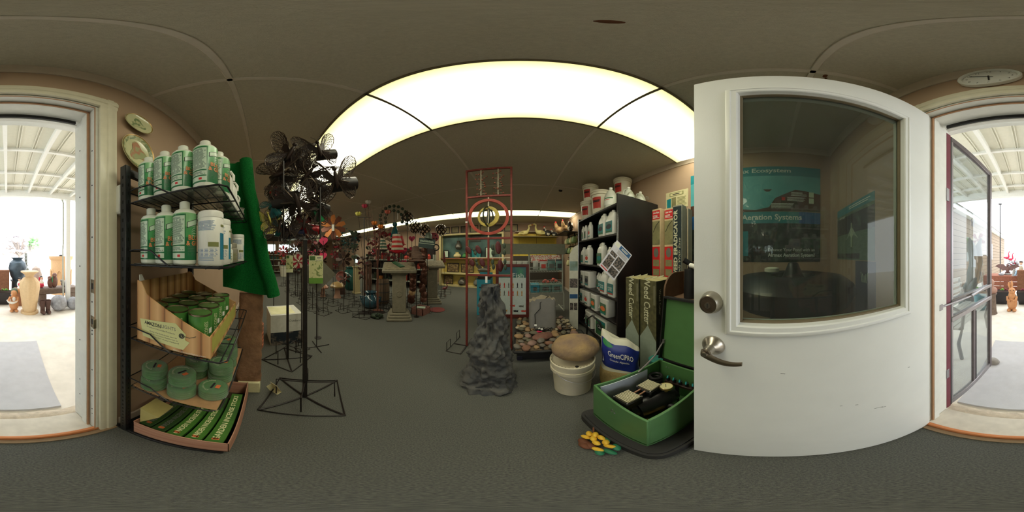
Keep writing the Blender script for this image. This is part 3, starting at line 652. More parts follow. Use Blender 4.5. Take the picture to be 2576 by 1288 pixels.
# ---- bottom tray of incense boxes
TRY = mat('pink_cardboard', (186, 128, 106), .75, var=.06, col2=(206, 160, 132), scale=8, stretch=(.3, .3, 9)); tz = .024
tr = thing('cardboard_tray', 'shallow cardboard tray of incense boxes at the foot of the rack', 'tray', (-.75, -.28, tz))
MB().bx(-1.04, -.445, -.455, -.095, tz, tz+.004).build('bottom', mat('tray_inside', (70, 58, 44), .8), tr)
for nm, b in (('side_wall', (-.449, -.445, -.455, -.095)), ('side_wall', (-1.04, -1.036, -.455, -.095)), ('front_wall', (-1.04, -.445, -.099, -.095)), ('back_wall', (-1.04, -.445, -.455, -.451))):
    MB().bx(*b, tz, tz+(.15 if nm == 'side_wall' else .16), .001).build(nm, TRY, tr)
IG = mat('incense_green', (76, 128, 44), .45, col2=(48, 92, 34), scale=9); IGD = mat('incense_dark_green', (44, 74, 38), .45, col2=(60, 96, 44), scale=9)
def ibox(y, x, z, w, mt, lab, s_, tmat, L_=.30):
    t = thing('incense_box', lab, 'box', (x, y, z), 'incense boxes in the bottom tray')
    MB().bx(x-L_, x, y-w/2, y+w/2, z, z+.035, .002).build('carton', mt, t)
    txt(s_, w*.52, tmat, t, (x-L_*.5, y, z+.0356), (-1, 0, 0), (0, -1, 0), bold=.02, fit=L_*.9)
    MB().bx(x-.035, x-.02, y-w*.2, y+w*.2, z+.0352, z+.0356).build('price_sticker', MATS['sticker_orange'], t)
IW = mat('incense_text', (226, 226, 176), .5)
ibox(-.418, -.47, tz+.085, .058, IGD, 'dark green incense box at the back of the bottom tray', 'GARDEN INCENSE STICKS', GREYINK)
ibox(-.352, -.462, tz+.088, .058, IGD, 'dark incense box with two lines of lettering in the tray', 'GARDEN INCENSE STICKS', GREYINK)
ibox(-.284, -.458, tz+.09, .06, IG, 'middle green incense box lettered in white in the tray', 'GARDEN INCENSE STICKS', IW)
ibox(-.214, -.456, tz+.09, .058, IG, 'green incense box beside the front-most one in the tray', 'GARDEN INCENSE STICKS', IW)
ibox(-.146, -.458, tz+.09, .062, IG, 'long front incense box lettered garden incense sticks in the tray', 'GARDEN INCENSE STICKS', IW, .46)
for y, w_ in ((-.418, .058), (-.352, .058), (-.284, .06), (-.214, .058), (-.146, .06)):
    tag(MB().bx(-.90, -.46, y-w_/2, y+w_/2, tz+.005, tz+.084, .002).build('incense_bundle', IGD), 'dark green incense bundle lying under the lettered boxes in the tray', 'bundle', 'incense bundles under the top boxes')
m = MB(); m.ext([(-.47, -.443, tz+.13), (-.47, -.35, tz+.40-.12), (-.47, -.44, tz+.31)], (-.1, 0, .01)); tag(m.build('folded_leaflet', mat('leaflet_yellow', (190, 176, 110), .7)), 'folded yellow leaflet poking up at the back of the bottom tray', 'leaflet')
# ---- green filter mat hanging at the far end of the rack
FM = mat('filter_green', (22, 104, 52), .95, col2=(38, 146, 66), scale=160, bump=1, bscale=380, detail=6, spec=.1)
def fmat(u, v):     # u across (0 back .. 1 aisle edge), v down
    z = 1.92-.93*v-.06*math.sin(PI*.5*u)*v; yr = -.115+.185*v**1.5; y = -.27+(yr+.27)*u+.012*noise.noise((u*3, v*6, 2)); x = -1.10-.035*math.sin(u*PI*1.1)+.02*noise.noise((u*4, v*3, 7)); return Vector((x, y, z))
m = MB(); n1, n2 = 18, 40
def solid(u, v):
    t = u*2; q = fmat(t if t <= 1 else 2-t, v); th = .05*(1+.25*noise.noise((t*9, v*30, 3))); return q+Vector((th/2 if t <= 1 else -th/2, 0, 0))
m.grid(solid, n1*2, n2, True); m.poly([solid(k/(2*n1), 0) for k in range(2*n1)]); m.poly([solid(k/(2*n1), 1) for k in range(2*n1)])
edge = [fmat(1, k/16)+Vector((.012, .0, 0)) for k in range(17)]; m.tube(edge, .044, 10)
tag(m.build('filter_mat', FM, fix=True), 'thick green fibrous filter mat hanging behind the end of the rack', 'filter mat')
# ---- things behind the rack
BRN = mat('rough_brown', (140, 104, 76), .95, var=.25, scale=14, bump=.7, bscale=40)
tag(MB().bx(-1.75, -1.075, -.17, -.02, 0, .135, .005).build('plinth_board', mat('cream_board', (222, 216, 172), .6)), 'low cream painted plinth behind the rack on the carpet', 'plinth')
m = MB(); m.box((-1.15, -.105, .135+.395), (.07, .15, .79), .02)
bmv = MB()
def slab(u, v):
    a = 2*PI*u; x = .045*(abs(math.cos(a))**.45)*math.copysign(1, math.cos(a)); y = .085*(abs(math.sin(a))**.45)*math.copysign(1, math.sin(a)); k = 1+.1*noise.noise((x*30, y*30, v*14)); return (-1.14+x*k-.03*v, -.10+y*k+.02*v*v, .136+.80*v)
bmv.grid(slab, 36, 40, True); bmv.poly([slab(k/36, 1) for k in range(36)]); bmv.poly([slab(k/36, 0) for k in range(36)])
tag(bmv.build('bark_planter', BRN), 'rough brown upright planter slab standing on the cream plinth', 'planter')
pt = thing('terracotta_pot', 'terracotta pot nested in the stack on the cream plinth', 'pot', group='stacked terracotta pots')
m = MB(); m.lathe([(.055, 0), (.078, .20), (.092, .20), (.094, .212), (.094, .235), (.088, .238), (.07, .1), (0, .03)], 28); m.build('pot', TERRA, pt)
for k in range(6):
    lab = 'terracotta pot, %s from the bottom of the nested stack on the plinth' % ORD[k]
    if k == 0: put(pt, (-1.40, -.09, .136)); pt['label'] = lab
    else: dup(pt, (-1.40, -.09, .136+.043*k), 0, lab)
m = MB(); m.lathe([(.06, 0), (.08, .06), (.085, .14), (.06, .22), (.045, .25), (.055, .27), (.05, .275), (0, .25)], 24, (-1.40, -.09, .136+.215+.242)); tag(m.build('clay_urn', mat('sandy_clay', (196, 150, 108), .85, var=.1)), 'small sandy clay urn on top of the terracotta stack', 'urn')
gb = thing('appliance_carton', 'white carton with a picture print standing on the carpet behind the stands', 'carton', (-2.17, .27, 0))
gm = Matrix.Translation((-2.17, .27, 0)) @ Matrix.Rotation(.1, 4, 'Z')
def gbx(nm, mt, *b): m = MB(); m.T = gm; m.bx(*b); return m.build(nm, mt, gb)
gbx('box', mat('carton_grey_white', (206, 206, 196), .6), -.2, .2, -.2, .2, 0, .45); gbx('side_print', mat('carton_dark_print', (36, 44, 52), .5, col2=(120, 110, 100), scale=12, contrast=(.5, .62)), .2, .2015, -.2, .2, 0, .2); gbx('top_print', mat('carton_lime_print', (200, 198, 130), .5, col2=(226, 222, 180), scale=7), -.16, .16, -.19, .12, .45, .4515)
txt('Outdoor', .045, GREYINK, gb, (-1.972, .39, .36), (0, 1, 0), (0, 0, 1), fit=.15)
# ================================================================ butterfly spinner stands
SPB = mat('spinner_black', (32, 26, 24), .45, var=.3, scale=30); COP = mat('dark_copper', (46, 32, 26), .45, metal=.2, var=.3, scale=20); SIL = mat('spinner_rim', (96, 84, 72), .35, metal=.7)
def squarebase(t, c, rz, s, hoop=True, bar=.007):
    M = Matrix.Translation((c[0], c[1], 0)) @ Matrix.Rotation(rz, 4, 'Z'); h = s/2
    def bar_(nm, pts, r=bar):
        m = MB(); m.T = M; m.tube(pts, r, 6); return m.build(nm, SPB, t)
    m = MB(); m.T = M; m.tube([(-h, -h, .008), (h, -h, .008), (h, h, .008), (-h, h, .008)], bar, 6, True); m.build('base_frame', SPB, t)
    bar_('cross_bar', [(-h, -h, .008), (h, h, .008)]); bar_('cross_bar', [(h, -h, .008), (-h, h, .008)])
    if hoop:
        for a in (0, PI/2):
            q = Matrix.Rotation(a, 4, 'Z'); k = s*.42
            bar_('stake_hoop', [q @ Vector(p) for p in ((-k, 0, .01), (-k, 0, .2), (k, 0, .2), (k, 0, .01))], bar*.75)
c = (-.993, .26)
st = thing('spinner_stand', 'tall black floor stand carrying the butterfly spinners', 'stand', (c[0], c[1], 0))
squarebase(st, c, math.radians(69), .445)
m = MB(); m.bx(c[0]-.013, c[0]+.013, c[1]-.013, c[1]+.013, 0, 1.30, .002); m.build('pole', SPB, st)
a_, b_ = Vector((-.995, .125, 1.31)), Vector((-.945, .345, 1.31))
m = MB(); m.tube([a_+Vector((0, 0, .55)), a_, b_, b_+Vector((0, 0, .34))], .0065, 6); m.build('fork', SPB, st)
m = MB()
for z in (1.62, 1.74): m.tube([a_+Vector((0, 0, z-1.31)), a_+Vector((-.01, .06, z-1.31)), (c[0]+.02, c[1]+.1, z+.02)], .004, 6)
m.build('hanger_rod', SPB, st)
# butterflies: pierced metal wings with rolled troughs
def wing_outline(kind):
    if kind == 'up': return [(0, 0), (.03, .05), (.055, .10), (.085, .135), (.115, .145), (.135, .13), (.14, .10), (.13, .06), (.105, .02), (.07, -.01), (.03, -.015)]
    return [(0, 0), (.04, -.01), (.085, -.02), (.11, -.045), (.115, -.08), (.1, -.11), (.075, -.12), (.05, -.1), (.03, -.06)]
def butterfly(mt_solid, mt_line, colname):
    t = thing('butterfly_spinner', 'x', 'wind spinner')
    m = MB(); m.ell((0, 0, 0), (.012, .012, .055), 10, 8); m.ell((0, 0, .06), (.013, .013, .013), 10, 6); m.build('body', mt_line, t)
    m = MB()
    for s_ in (-1, 1): m.tube([(0, 0, .065), (s_*.012, 0, .09), (s_*.03, .004, .105)], .0015, 4)
    m.build('antennae', mt_line, t)
    for s_ in (-1, 1):
        for kind in ('up', 'down'):
            ol = wing_outline(kind); cv = lambda x, z: Vector((s_*x, .05*math.sin(min(1, abs(x)/.14)*PI*.6)*(1 if kind == 'up' else .6), z))
            m = MB(); m.tube([cv(x, z) for x, z in ol], .0028, 6, True); wo = m.build('wing_rim', SIL, t)
            v = MB(); n = len(ol); rr = random.Random(3 if kind == 'up' else 5)
            cx = sum(p[0] for p in ol)/n; cz = sum(p[1] for p in ol)/n
            root = ol[0]
            # fine pierced lattice: ribs from the root to the rim with zig-zag links between them
            ribs = []
            for k in range(1, 26):
                q = k/26*(n-1); i = int(q); f = q-i; a, b = ol[i], ol[(i+1) % n]; e = (a[0]+(b[0]-a[0])*f, a[1]+(b[1]-a[1])*f)
                ribs.append([(root[0]+(e[0]-root[0])*w+.003*math.sin(w*9+k), root[1]+(e[1]-root[1])*w+.003*math.cos(w*8+k)) for w in (.12, .3, .45, .6, .75, .88, 1)])
            for r_ in ribs: v.tube([cv(*p) for p in r_], .0016, 4)
            for k in range(len(ribs)-1):
                for w in range(1, 6): v.tube([cv(*ribs[k][w]), cv(*ribs[k+1][w+1 if (k+w) % 2 else w])], .0018, 4)
            v.build('pierced_lattice', mt_line, t)
            if kind == 'up':
                sdd = MB(); sdd.ext([cv(root[0]+(x-root[0])*.42, root[1]+(z-root[1])*.42) for x, z in ol], (0, .0015, 0)); sdd.build('solid_panel', mt_solid, t)
    m = MB()
    for s_ in (-1, 1):
        m.lathe([(.036, 0), (.036, .11)], 12, a0=PI, a1=2*PI); 
        break
    m.v = []; m.f = []; m.mi = []
    def tro(u, v): a = PI*1.05*(u-.5)*2*.62; return (-.02+.15*v, .035-.042*math.cos(a)+.03, -.03+.042*math.sin(a))
    m.grid(tro, 12, 4); m.grid(lambda u, v: (lambda p: (p[0], p[1]+.003, p[2]))(tro(u, v)), 12, 4)
    def endc(x): return [tuple(tro(k/12, x)) for k in range(13)]
    m.poly(endc(1)); m.build('wind_trough', mt_solid, t)
    return t
bD = butterfly(SPB, COP, 'dark')
def euler_to(dirv, roll): 
    d = Vector(dirv).normalized(); q = d.to_track_quat('-Y', 'Z').to_euler(); q.rotate_axis('Y', roll); return q
bl = [(-.975, .165, 1.925, .05, .35, 1.2, 'dark pierced butterfly spinner at the very top of the stand'), (-.93, .335, 1.955, .35, -.35, 1.0, 'dark butterfly spinner with its trough raised toward the ceiling light'),
      (-.885, .425, 1.70, .3, -.25, 1.2, 'dark butterfly spinner reaching furthest into the aisle'), (-1.02, .095, 1.76, -.4, 1.35, 1.25, 'dark butterfly spinner with one wing upright toward the rack'),
      (-.955, .27, 1.745, -.1, .6, 1.15, 'dark butterfly spinner glowing with light through its lattice'), (-.93, .20, 1.52, .0, 2.9, 1.2, 'upside-down dark butterfly spinner low on the fork'), (-.97, .32, 1.56, .35, .2, 1.0, 'dark butterfly spinner in the middle of the cluster')]
for k, (x, y, z, tw, roll, s, lab) in enumerate(bl):
    rot = euler_to((-x, -y+tw, -.3), roll)
    if k == 0: put(bD, (x, y, z), 0, s, rot); tag(bD, lab, None, 'butterfly spinners on the stand')
    else: dup(bD, (x, y, z), 0, lab, 'butterfly spinners on the stand', s, rot)
def hexm(n, c): return mat(n, c, .35, var=.08, metal=.2)
TEAL = hexm('paint_teal', (22, 92, 96)); YEL = hexm('paint_yellow', (206, 196, 96)); PRED = hexm('paint_red', (150, 24, 30)); PGRN = hexm('paint_green', (24, 120, 66)); PNAV = hexm('paint_navy', (30, 32, 62))
for col, nm, x, y, z, tw, roll, s in ((TEAL, 'teal', -1.0, .06, 1.53, -.2, .8, .62), (YEL, 'yellow', -1.02, .04, 1.44, .0, -.3, .62), (TEAL, 'dark teal', -.99, .10, 1.38, .2, .2, .75), (PRED, 'red', -.97, .25, 1.41, .2, .1, .85), (PNAV, 'navy', -.985, .16, 1.36, .0, -.2, .7), (PGRN, 'green', -.955, .34, 1.50, .4, .9, .6), (PRED, 'rusty red', -1.0, .07, 1.63, -.1, 1.2, .5)):
    b = butterfly(col, col if nm in ('yellow', 'teal') else COP, nm); rot = euler_to((-x, -y+tw, .05), roll); put(b, (x, y, z), 0, s, rot); tag(b, 'small %s butterfly spinner low on the stand' % nm, None, 'coloured butterfly spinners')
# second floor stand behind, with a hanging card
c2 = (-1.62, .245); s2 = thing('spinner_stand', 'second black floor stand standing behind the butterfly stand', 'stand', (c2[0], c2[1], 0)); squarebase(s2, c2, math.radians(45), .36)
m = MB(); m.bx(c2[0]-.012, c2[0]+.012, c2[1]-.012, c2[1]+.012, 0, 1.15, .002); m.build('pole', SPB, s2)
cardA = mat('card_leaf_print', (206, 206, 150), .6, col2=(120, 138, 80), scale=34, contrast=(.5, .6)); GRNP = mat('card_green', (104, 150, 58), .6)
def hangcard(x, y, z, w, h, rz, lab, big):
    t = thing('product_card', lab, 'card', (x, y, z)); 
    M = Matrix.Translation((x, y, z)) @ Matrix.Rotation(rz, 4, 'Z')
    def q(nm, mt, a, b, c_, d, e): m = MB(); m.T = M; m.bx(a, b, -e, e, c_, d); m.build(nm, mt, t)
    q('sheet', mat('card_cream', (222, 222, 178), .6), -w/2, w/2, -h/2, h/2, .001); q('photo', cardA, -w*.46, w*.46, -h*.3, h*.3, .0016)
    q('logo_patch', mat('card_dark_green', (74, 104, 50), .6), -w*.45, -w*.05, h*.33, h*.48, .0018)
    if big:
        q('grass_band', GRNP, -w*.5, w*.5, -h*.5, -h*.3, .0018)
        v = M @ Vector((w*.22, -.0025, h*.42)); d = M.to_3x3() @ Vector((1, 0, 0)); m = MB(); lines(m, v, d, (0, 0, 1), w*.3, .014, 1, .8); m.build('fine_print', GREYINK, t); txt('Bird Feeder', .026, GREYINK, t, v-Vector((0, 0, .03)), d, (0, 0, 1), fit=w*.46)
    m = MB(); m.T = M; m.tube([(0, 0, h/2), (0, 0, h/2+.07)], .0018, 4); m.build('hook', SPB, t); return t
hangcard(-1.60, .262, 1.12, .07, .17, PI/2-.0, 'narrow cream product card hanging on the second stand pole', False)
hangcard(-1.80, .605, 1.04, .165, .33, PI/2-.3, 'large cream and green product card hanging in the aisle', True)
m = MB(); m.T = Matrix.Translation((-1.84, .64, .98)) @ Matrix.Rotation(PI/2-.3, 4, 'Z') @ Matrix.Rotation(PI/4, 4, 'Y'); m.bx(-.155, .155, -.003, .003, -.155, .155); tag(m.build('steel_diamond', mat('brushed_grey_sheet', (120, 116, 100), .4, metal=.4)), 'dull grey metal diamond panel behind the large product card', 'panel')
m = MB(); m.tube([(-1.82, .62, 0), (-1.82, .62, 1.32), (-1.80, .605, 1.32), (-1.80, .605, 1.28)], .006, 6); m.tube([(-1.98, .62, .006), (-1.66, .62, .006)], .006, 6); m.tube([(-1.82, .46, .006), (-1.82, .78, .006)], .006, 6); tag(m.build('card_holder', SPB), 'thin black rod stand holding the large product card', 'stand')
# slim stake with a small dark boat
BX, BY = -2.62, .17
t = thing('boat_stake', 'slim black stake topped by a small dark boat', 'garden stake', (BX, BY, 0)); m = MB(); m.tube([(BX, BY, 0), (BX, BY, 1.68)], .007, 6); m.build('rod', SPB, t)
m = MB()
for s_ in (-1, 1): m.grid(lambda u, v: (BX+s_*.05*math.sin(PI*v*.5)*math.sin(PI*u), BY+(u-.5)*.30*(.75+.25*v), 1.44+.10*v), 12, 4)
m.build('boat', SPB, t); MB().ext([(BX, BY-.12, 1.56), (BX, BY+.1, 1.56), (BX, BY+.02, 1.70)], (.003, 0, 0)).build('sail', YEL, t)
m = MB(); m.tube([(BX-.12, BY, .006), (BX+.12, BY, .006)], .007, 6); m.tube([(BX, BY-.12, .006), (BX, BY+.12, .006)], .007, 6); m.build('foot', SPB, t)
# little cream paper tag fallen on the stand foot
m = MB(); m.T = Matrix.Translation((-1.085, .085, .07)) @ Matrix.Rotation(.6, 4, 'Z') @ Matrix.Rotation(.35, 4, 'X'); m.bx(-.035, .035, -.001, .001, -.06, .06); m.bx(-.035, .035, -.045, .0, -.062, -.06); m.bx(-.036, -.034, -.045, 0, -.06, .03); tag(m.build('paper_packet', mat('packet_cream', (226, 216, 170), .7)), 'folded cream paper packet caught on the butterfly stand base', 'packet')
# ================================================================ right side: shelf unit and stock
SHB = mat('black_laminate', (34, 30, 30), .4, var=.1, scale=8)
SX0, SX1, SY0, SY1 = .965, 1.60, 1.40, 2.56
su = thing('shelf_unit', 'black open shelf unit of pond treatments standing against the tan wall', 'shelf unit', (1.28, 1.98, 0))
MB().bx(SX0, SX1, SY0, SY0+.02, 0, 1.89, .002).build('side_panel', SHB, su); MB().bx(SX0, SX1, SY1-.02, SY1, 0, 1.82, .002).build('side_panel', SHB, su); MB().bx(SX1-.015, SX1, SY0+.02, SY1-.02, 0, 1.80).build('back_panel', SHB, su)
SZ = (1.785, 1.445, 1.075, .725, .435, .08)
for z in SZ: MB().bx(SX0+.004, SX1-.015, SY0+.02, SY1-.02, z-.022, z, .002).build('shelf_board', SHB, su)
MB().tube([(SX0-.004, SY1-.03, .0), (SX0-.004, SY1-.03, 1.82)], .006, 6).build('front_rod', CHROME, su)
LTE = mat('label_teal', (34, 128, 132), .5); LBK = mat('label_black_oval', (38, 40, 52), .5); LOR = mat('label_orange_oval', (226, 120, 70), .5); LGN = mat('label_green_print', (60, 112, 74), .5); LGY = mat('label_grey_print', (110, 112, 104), .5); LWH = mat('label_white', (228, 230, 220), .5); RDL = mat('label_red_print', (206, 76, 62), .5)
def labelbits(t, w, h, z0, style, xf):
    """label on the front (-X) face: plate, oval, strip, lettering"""
    e = .0006
    def q(nm, mt, y0, y1, za, zb, k): MB().bx(xf-e*k, xf-e*(k-1), y0, y1, za, zb).build(nm, mt, t)
    base, oval, strip, word = style; a, b = z0+h*.06, z0+h*.94
    q('label', base, -w/2, w/2, a, b, 1)
    m = MB(); m.ext([(xf-e*1.1, w*.42*math.cos(k*PI/10), z0+h*.52+h*.2*math.sin(k*PI/10)) for k in range(20)], (-e, 0, 0)); m.build('label_emblem', oval, t)
    q('label_strip', strip, -w*.46, w*.46, a+h*.03, a+h*.13, 2)
    if word:
        txt('POND', h*.17, LWH, t, (xf-e*2.6, 0, z0+h*.60), (0, -1, 0), (0, 0, 1), bold=.03, fit=w*.7); txt(word, h*.2, LWH, t, (xf-e*2.6, 0, z0+h*.42), (0, -1, 0), (0, 0, 1), bold=.03, fit=w*.62)
    m = MB(); lines(m, (xf-e*2.4, 0, z0+h*.8), (0, -1, 0), (0, 0, 1), w*.8, h*.16, 3, .5, 4); m.build('fine_print', GREYINK, t)
def slim(style, w=.075, d=.055, h=.235):
    t = thing('treatment_bottle', 'x', 'bottle'); m = MB(); m.lathe([(.44, 0), (.5, .02), (.5, .72), (.46, .8), (.22, .88), (.2, .89), (.2, .93)], 24); m.v = [(math.copysign(abs(x*2)**.6/2, x)*d, math.copysign(abs(y*2)**.6/2, y)*w, z*h) for x, y, z in m.v]; m.build('body', WPL, t)
    m = MB(); m.lathe([(.017, h*.88), (.017, h*.985), (.015, h), (0, h)], 18); m.build('cap', WPL, t); labelbits(t, w*.8, h*.52, h*.1, style, -d/2-.001); return t
def fjug(style, w=.12, d=.09, h=.29):
    t = thing('treatment_jug', 'x', 'jug'); m = MB(); m.lathe([(.46, 0), (.5, .02), (.5, .62), (.46, .70), (.30, .80), (.17, .84), (.17, .88)], 28)
    m.v = [(math.copysign(abs(x*2)**.5/2, x)*d, math.copysign(abs(y*2)**.5/2, y)*w+(-.18*w*max(0, z-.6)/.3), z*h) for x, y, z in m.v]; m.build('body', WPL, t)
    m = MB(); m.lathe([(.022, 0), (.022, h*.1), (.02, h*.12), (0, h*.12)], 20, (0, -.18*w, h*.86)); m.build('cap', WPL, t)
    m = MB(); m.tube([(0, -.05*w, h*.86), (0, .14*w, h*.95), (0, .34*w, h*.9), (0, .44*w, h*.74), (0, .45*w, h*.6)], .011, 8); m.build('handle', WPL, t); labelbits(t, w*.82, h*.5, h*.06, style, -d/2-.001); return t
def tub(style, w=.15, d=.15, h=.235, bail=True):
    t = thing('treatment_tub', 'x', 'tub'); m = MB(); m.lathe([(.43, 0), (.45, .01), (.49, .84), (.5, .85)], 28)
    sq = lambda v, s: math.copysign(abs(v*2)**.42/2, v)*s
    m.v = [(sq(x, d), sq(y, w), z*h) for x, y, z in m.v]; m.build('body', WPL, t)
    m = MB(); m.lathe([(.5, .84), (.52, .845), (.52, .90), (.53, .905), (.53, .965), (.5, 1), (.47, .985), (0, .985)], 28); m.v = [(sq(x, d), sq(y, w), z*h) for x, y, z in m.v]; m.build('lid', WPL, t)
    if bail:
        m = MB(); m.tube([(0, w*.53, h*.86), (-d*.35, w*.55, h*.55), (-d*.5, w*.53, h*.35)], .004, 5); m.build('bail_handle', WPL, t)
    labelbits(t, w*.72, h*.66, h*.1, style, -d*.49-.004); return t
S1 = (LGY, LGN, LTE, None); S2 = (LTE, LBK, LGN, None); S3 = (LWH, RDL, LTE, None); S4 = (LGN, LOR, LTE, None); S5 = (LGY, LBK, LTE, None); S6 = (LTE, LTE, RDL, 'DYE'); S7 = (LGN, LGY, LTE, None)
def at(fn, style, y, zi, lab, x=None, rz=0, sc=None, **k):
    t = fn(style, **k); put(t, (x if x else 1.045, y, SZ[zi]+.001), rz, sc); t['label'] = lab; t['group'] = 'pond treatments on the black shelves'; return t
# first shelf
at(slim, S1, 2.44, 1, 'slim white bottle at the far end of the upper shelf', 1.02); at(slim, S1, 2.33, 1, 'slim white bottle with green label second from the far end', 1.02); at(slim, S3, 2.16, 1, 'slim white bottle with a red label on the upper shelf', 1.015, sc=1.08); at(slim, S5, 2.0, 1, 'grey-labelled bottle set back on the upper shelf', 1.10)
at(fjug, S2, 1.80, 1, 'white handled jug with a dark oval label on the upper shelf', 1.03, w=.15, d=.1, h=.30); at(fjug, S2, 1.60, 1, 'white jug with a dark oval label next to the side panel', 1.03, w=.17, d=.1, h=.30)
# second shelf
at(fjug, S7, 2.44, 2, 'white jug with a green label at the far end of the second shelf', 1.03, h=.27); at(fjug, S3, 2.22, 2, 'white handled jug with a red label on the second shelf', 1.02, w=.14, h=.29); at(slim, S6[:3]+(None,), 2.04, 2, 'small teal-labelled bottle set back on the second shelf', 1.10)
at(fjug, S4[:1]+(LTE, LGN, None), 1.84, 2, 'white handled jug with a teal and green label on the second shelf', 1.03, w=.15, d=.1, h=.30); at(slim, S3, 1.68, 2, 'white bottle with an orange label behind the hanging tag', 1.05); at(fjug, S7, 1.56, 2, 'white jug beside the side panel on the second shelf', 1.05)
# third shelf
at(tub, S5, 2.45, 3, 'white square tub at the far end of the third shelf', 1.06, w=.13); at(tub, S5, 2.24, 3, 'white square tub with a dark label on the third shelf', 1.055, w=.17, h=.24); at(slim, S7, 2.06, 3, 'green-labelled bottle behind the tubs on the third shelf', 1.10); at(slim, S6[:3]+('DYE',), 1.93, 3, 'teal bottle standing between tubs and jugs on the third shelf', 1.06)
at(fjug, S6, 1.77, 3, 'white jug with a teal label on the third shelf', 1.03, w=.14, h=.29); at(fjug, S6, 1.58, 3, 'white jug with a teal label next to the side panel', 1.03, w=.15, h=.29)
# fourth shelf
at(tub, S2, 2.45, 4, 'white tub with a bail handle at the far end of the fourth shelf', 1.05, w=.14, h=.22); at(tub, S3, 2.24, 4, 'white tub with a red and teal label on the fourth shelf', 1.045, w=.16, h=.23); at(tub, S4, 2.0, 4, 'white tub with an orange oval label, middle of the fourth shelf', 1.045, w=.165, h=.235); at(tub, S4, 1.72, 4, 'white tub with an orange oval label near the side panel', 1.045, w=.19, h=.24)
# bottom
at(tub, S1, 2.2, 5, 'large white tub on the bottom shelf', 1.09, w=.24, d=.22, h=.27)
t = thing('treatment_carton', 'flat carton with a teal and green print on the bottom shelf', 'carton', (1.05, 1.82, SZ[5])); MB().bx(.985, 1.14, 1.66, 1.97, SZ[5]+.001, .36, .002).build('box', LWH, t); MB().bx(.984, .985, 1.69, 1.94, .1, .34).build('label', LGN, t)
m = MB(); m.ext([(.9832, 1.815+.1*math.cos(k*PI/10), .23+.05*math.sin(k*PI/10)) for k in range(20)], (.0006, 0, 0)); m.build('label_emblem', LBK, t); MB().bx(.9834, .984, 1.69, 1.94, .3, .335).build('label_strip', LTE, t)
txt('Clear', .07, LWH, t, (.9828, 1.815, .23), (0, -1, 0), (0, 0, 1), fit=.15)
# buckets and gallon jugs on top
BKW = mat('bucket_cream', (232, 226, 204), .4, var=.02); REDL = mat('bucket_label_red', (188, 58, 48), .5)
bk = thing('lidded_bucket', 'x', 'bucket'); m = MB(); m.lathe([(.104, 0), (.106, .004), (.121, .25), (.123, .25)], 36); m.build('body', BKW, bk)
m = MB(); m.lathe([(.121, .235), (.131, .237), (.131, .262), (.126, .264), (.126, .270), (.133, .272), (.134, .290), (.128, .294), (.122, .288), (0, .286)], 36); m.build('lid', BKW, bk)
m = MB(); m.lathe([(.1095, .06), (.1195, .20)], 8, a0=PI*.97, a1=PI*1.28); m.build('label', REDL, bk)
m = MB(); curlines(m, .1205, .135, .165, 178, 226, 2, .7, 3, .1); m.build('fine_print', INK, bk)
m = MB(); m.tube([(.13*math.cos(a), .13*math.sin(a), .245-.10*math.sin((a-.2)/2.8*PI)) for a in [PI*1.5+.2+2.8*k/10 for k in range(11)]], .0025, 5) if False else m.tube([(0, .134, .25), (-.07, .14, .17), (-.1, .11, .15)], .0025, 5); m.build('bail', CHROME, bk)
zt_ = SZ[0]+.001
put(bk, (1.10, 1.99, zt_), .12, 1.16); bk['label'] = 'largest cream bucket with a red label at the shelf top front edge'
dup(bk, (1.075, 2.37, zt_), .2, 'lower cream bucket of the stack at the far end of the shelf top', None, 1.0); dup(bk, (1.10, 2.35, zt_+.296), .2, 'upper cream bucket of the stack at the far end', None, 1.0)
dup(bk, (1.43, 1.94, zt_), .3, 'lower cream bucket at the wall side of the shelf top', None, 1.05); dup(bk, (1.43, 1.94, zt_+.311), -.1, 'upper cream bucket stacked at the wall side under the ceiling', None, 1.05)
CLJ = mat('translucent_jug', (226, 230, 216), .25, var=.02, trans=.25)
gj = thing('gallon_jug', 'x', 'jug'); m = MB(); m.lathe([(.066, 0), (.074, .008), (.076, .15), (.070, .17), (.045, .225), (.022, .252), (.018, .256), (.018, .268)], 28); m.build('body', CLJ, gj); m = MB(); m.cyl((0, 0, .262), (0, 0, .28), .021, n=18); m.build('cap', WPL, gj)
m = MB(); m.tube([(-.005, .018, .25), (-.005, .05, .252), (-.005, .062, .22), (-.005, .066, .17)], .011, 8); m.build('handle', CLJ, gj)
m = MB(); m.lathe([(.0768, .04), (.0768, .13)], 8, a0=PI*.85, a1=PI*1.45); m.build('label', LWH, gj); m = MB(); m.lathe([(.0772, .115), (.0772, .128)], 8, a0=PI*.85, a1=PI*1.45); m.build('label_strip', LGN, gj); m = MB(); m.lathe([(.0772, .1), (.0772, .106)], 8, a0=PI*.95, a1=PI*1.3); m.build('label_line', RDL, gj)
put(gj, (1.06, 1.68, zt_), -.1, 1.05); gj['label'] = 'clear gallon jug with a printed label on the shelf top'; dup(gj, (1.21, 1.52, zt_), .6, 'clear gallon jug beside the side panel top, in the middle of three', None, 1.0); dup(gj, (1.38, 1.50, zt_), .4, 'clear gallon jug closest to the wall on the shelf top', None, .92)
m = MB(); m.grid(lambda u, v: (1.13+.36*u, 1.43+.17*v, zt_+.12+.075*abs(math.sin(u*9))*(1-.3*v)+.02*noise.noise((u*6, v*6, 0))), 30, 10); tag(m.build('shrink_wrap', wrapf('wrap_loose', (240, 240, 230), .2, .3)), 'loose clear shrink wrap over the gallon jugs on the shelf top', 'film')
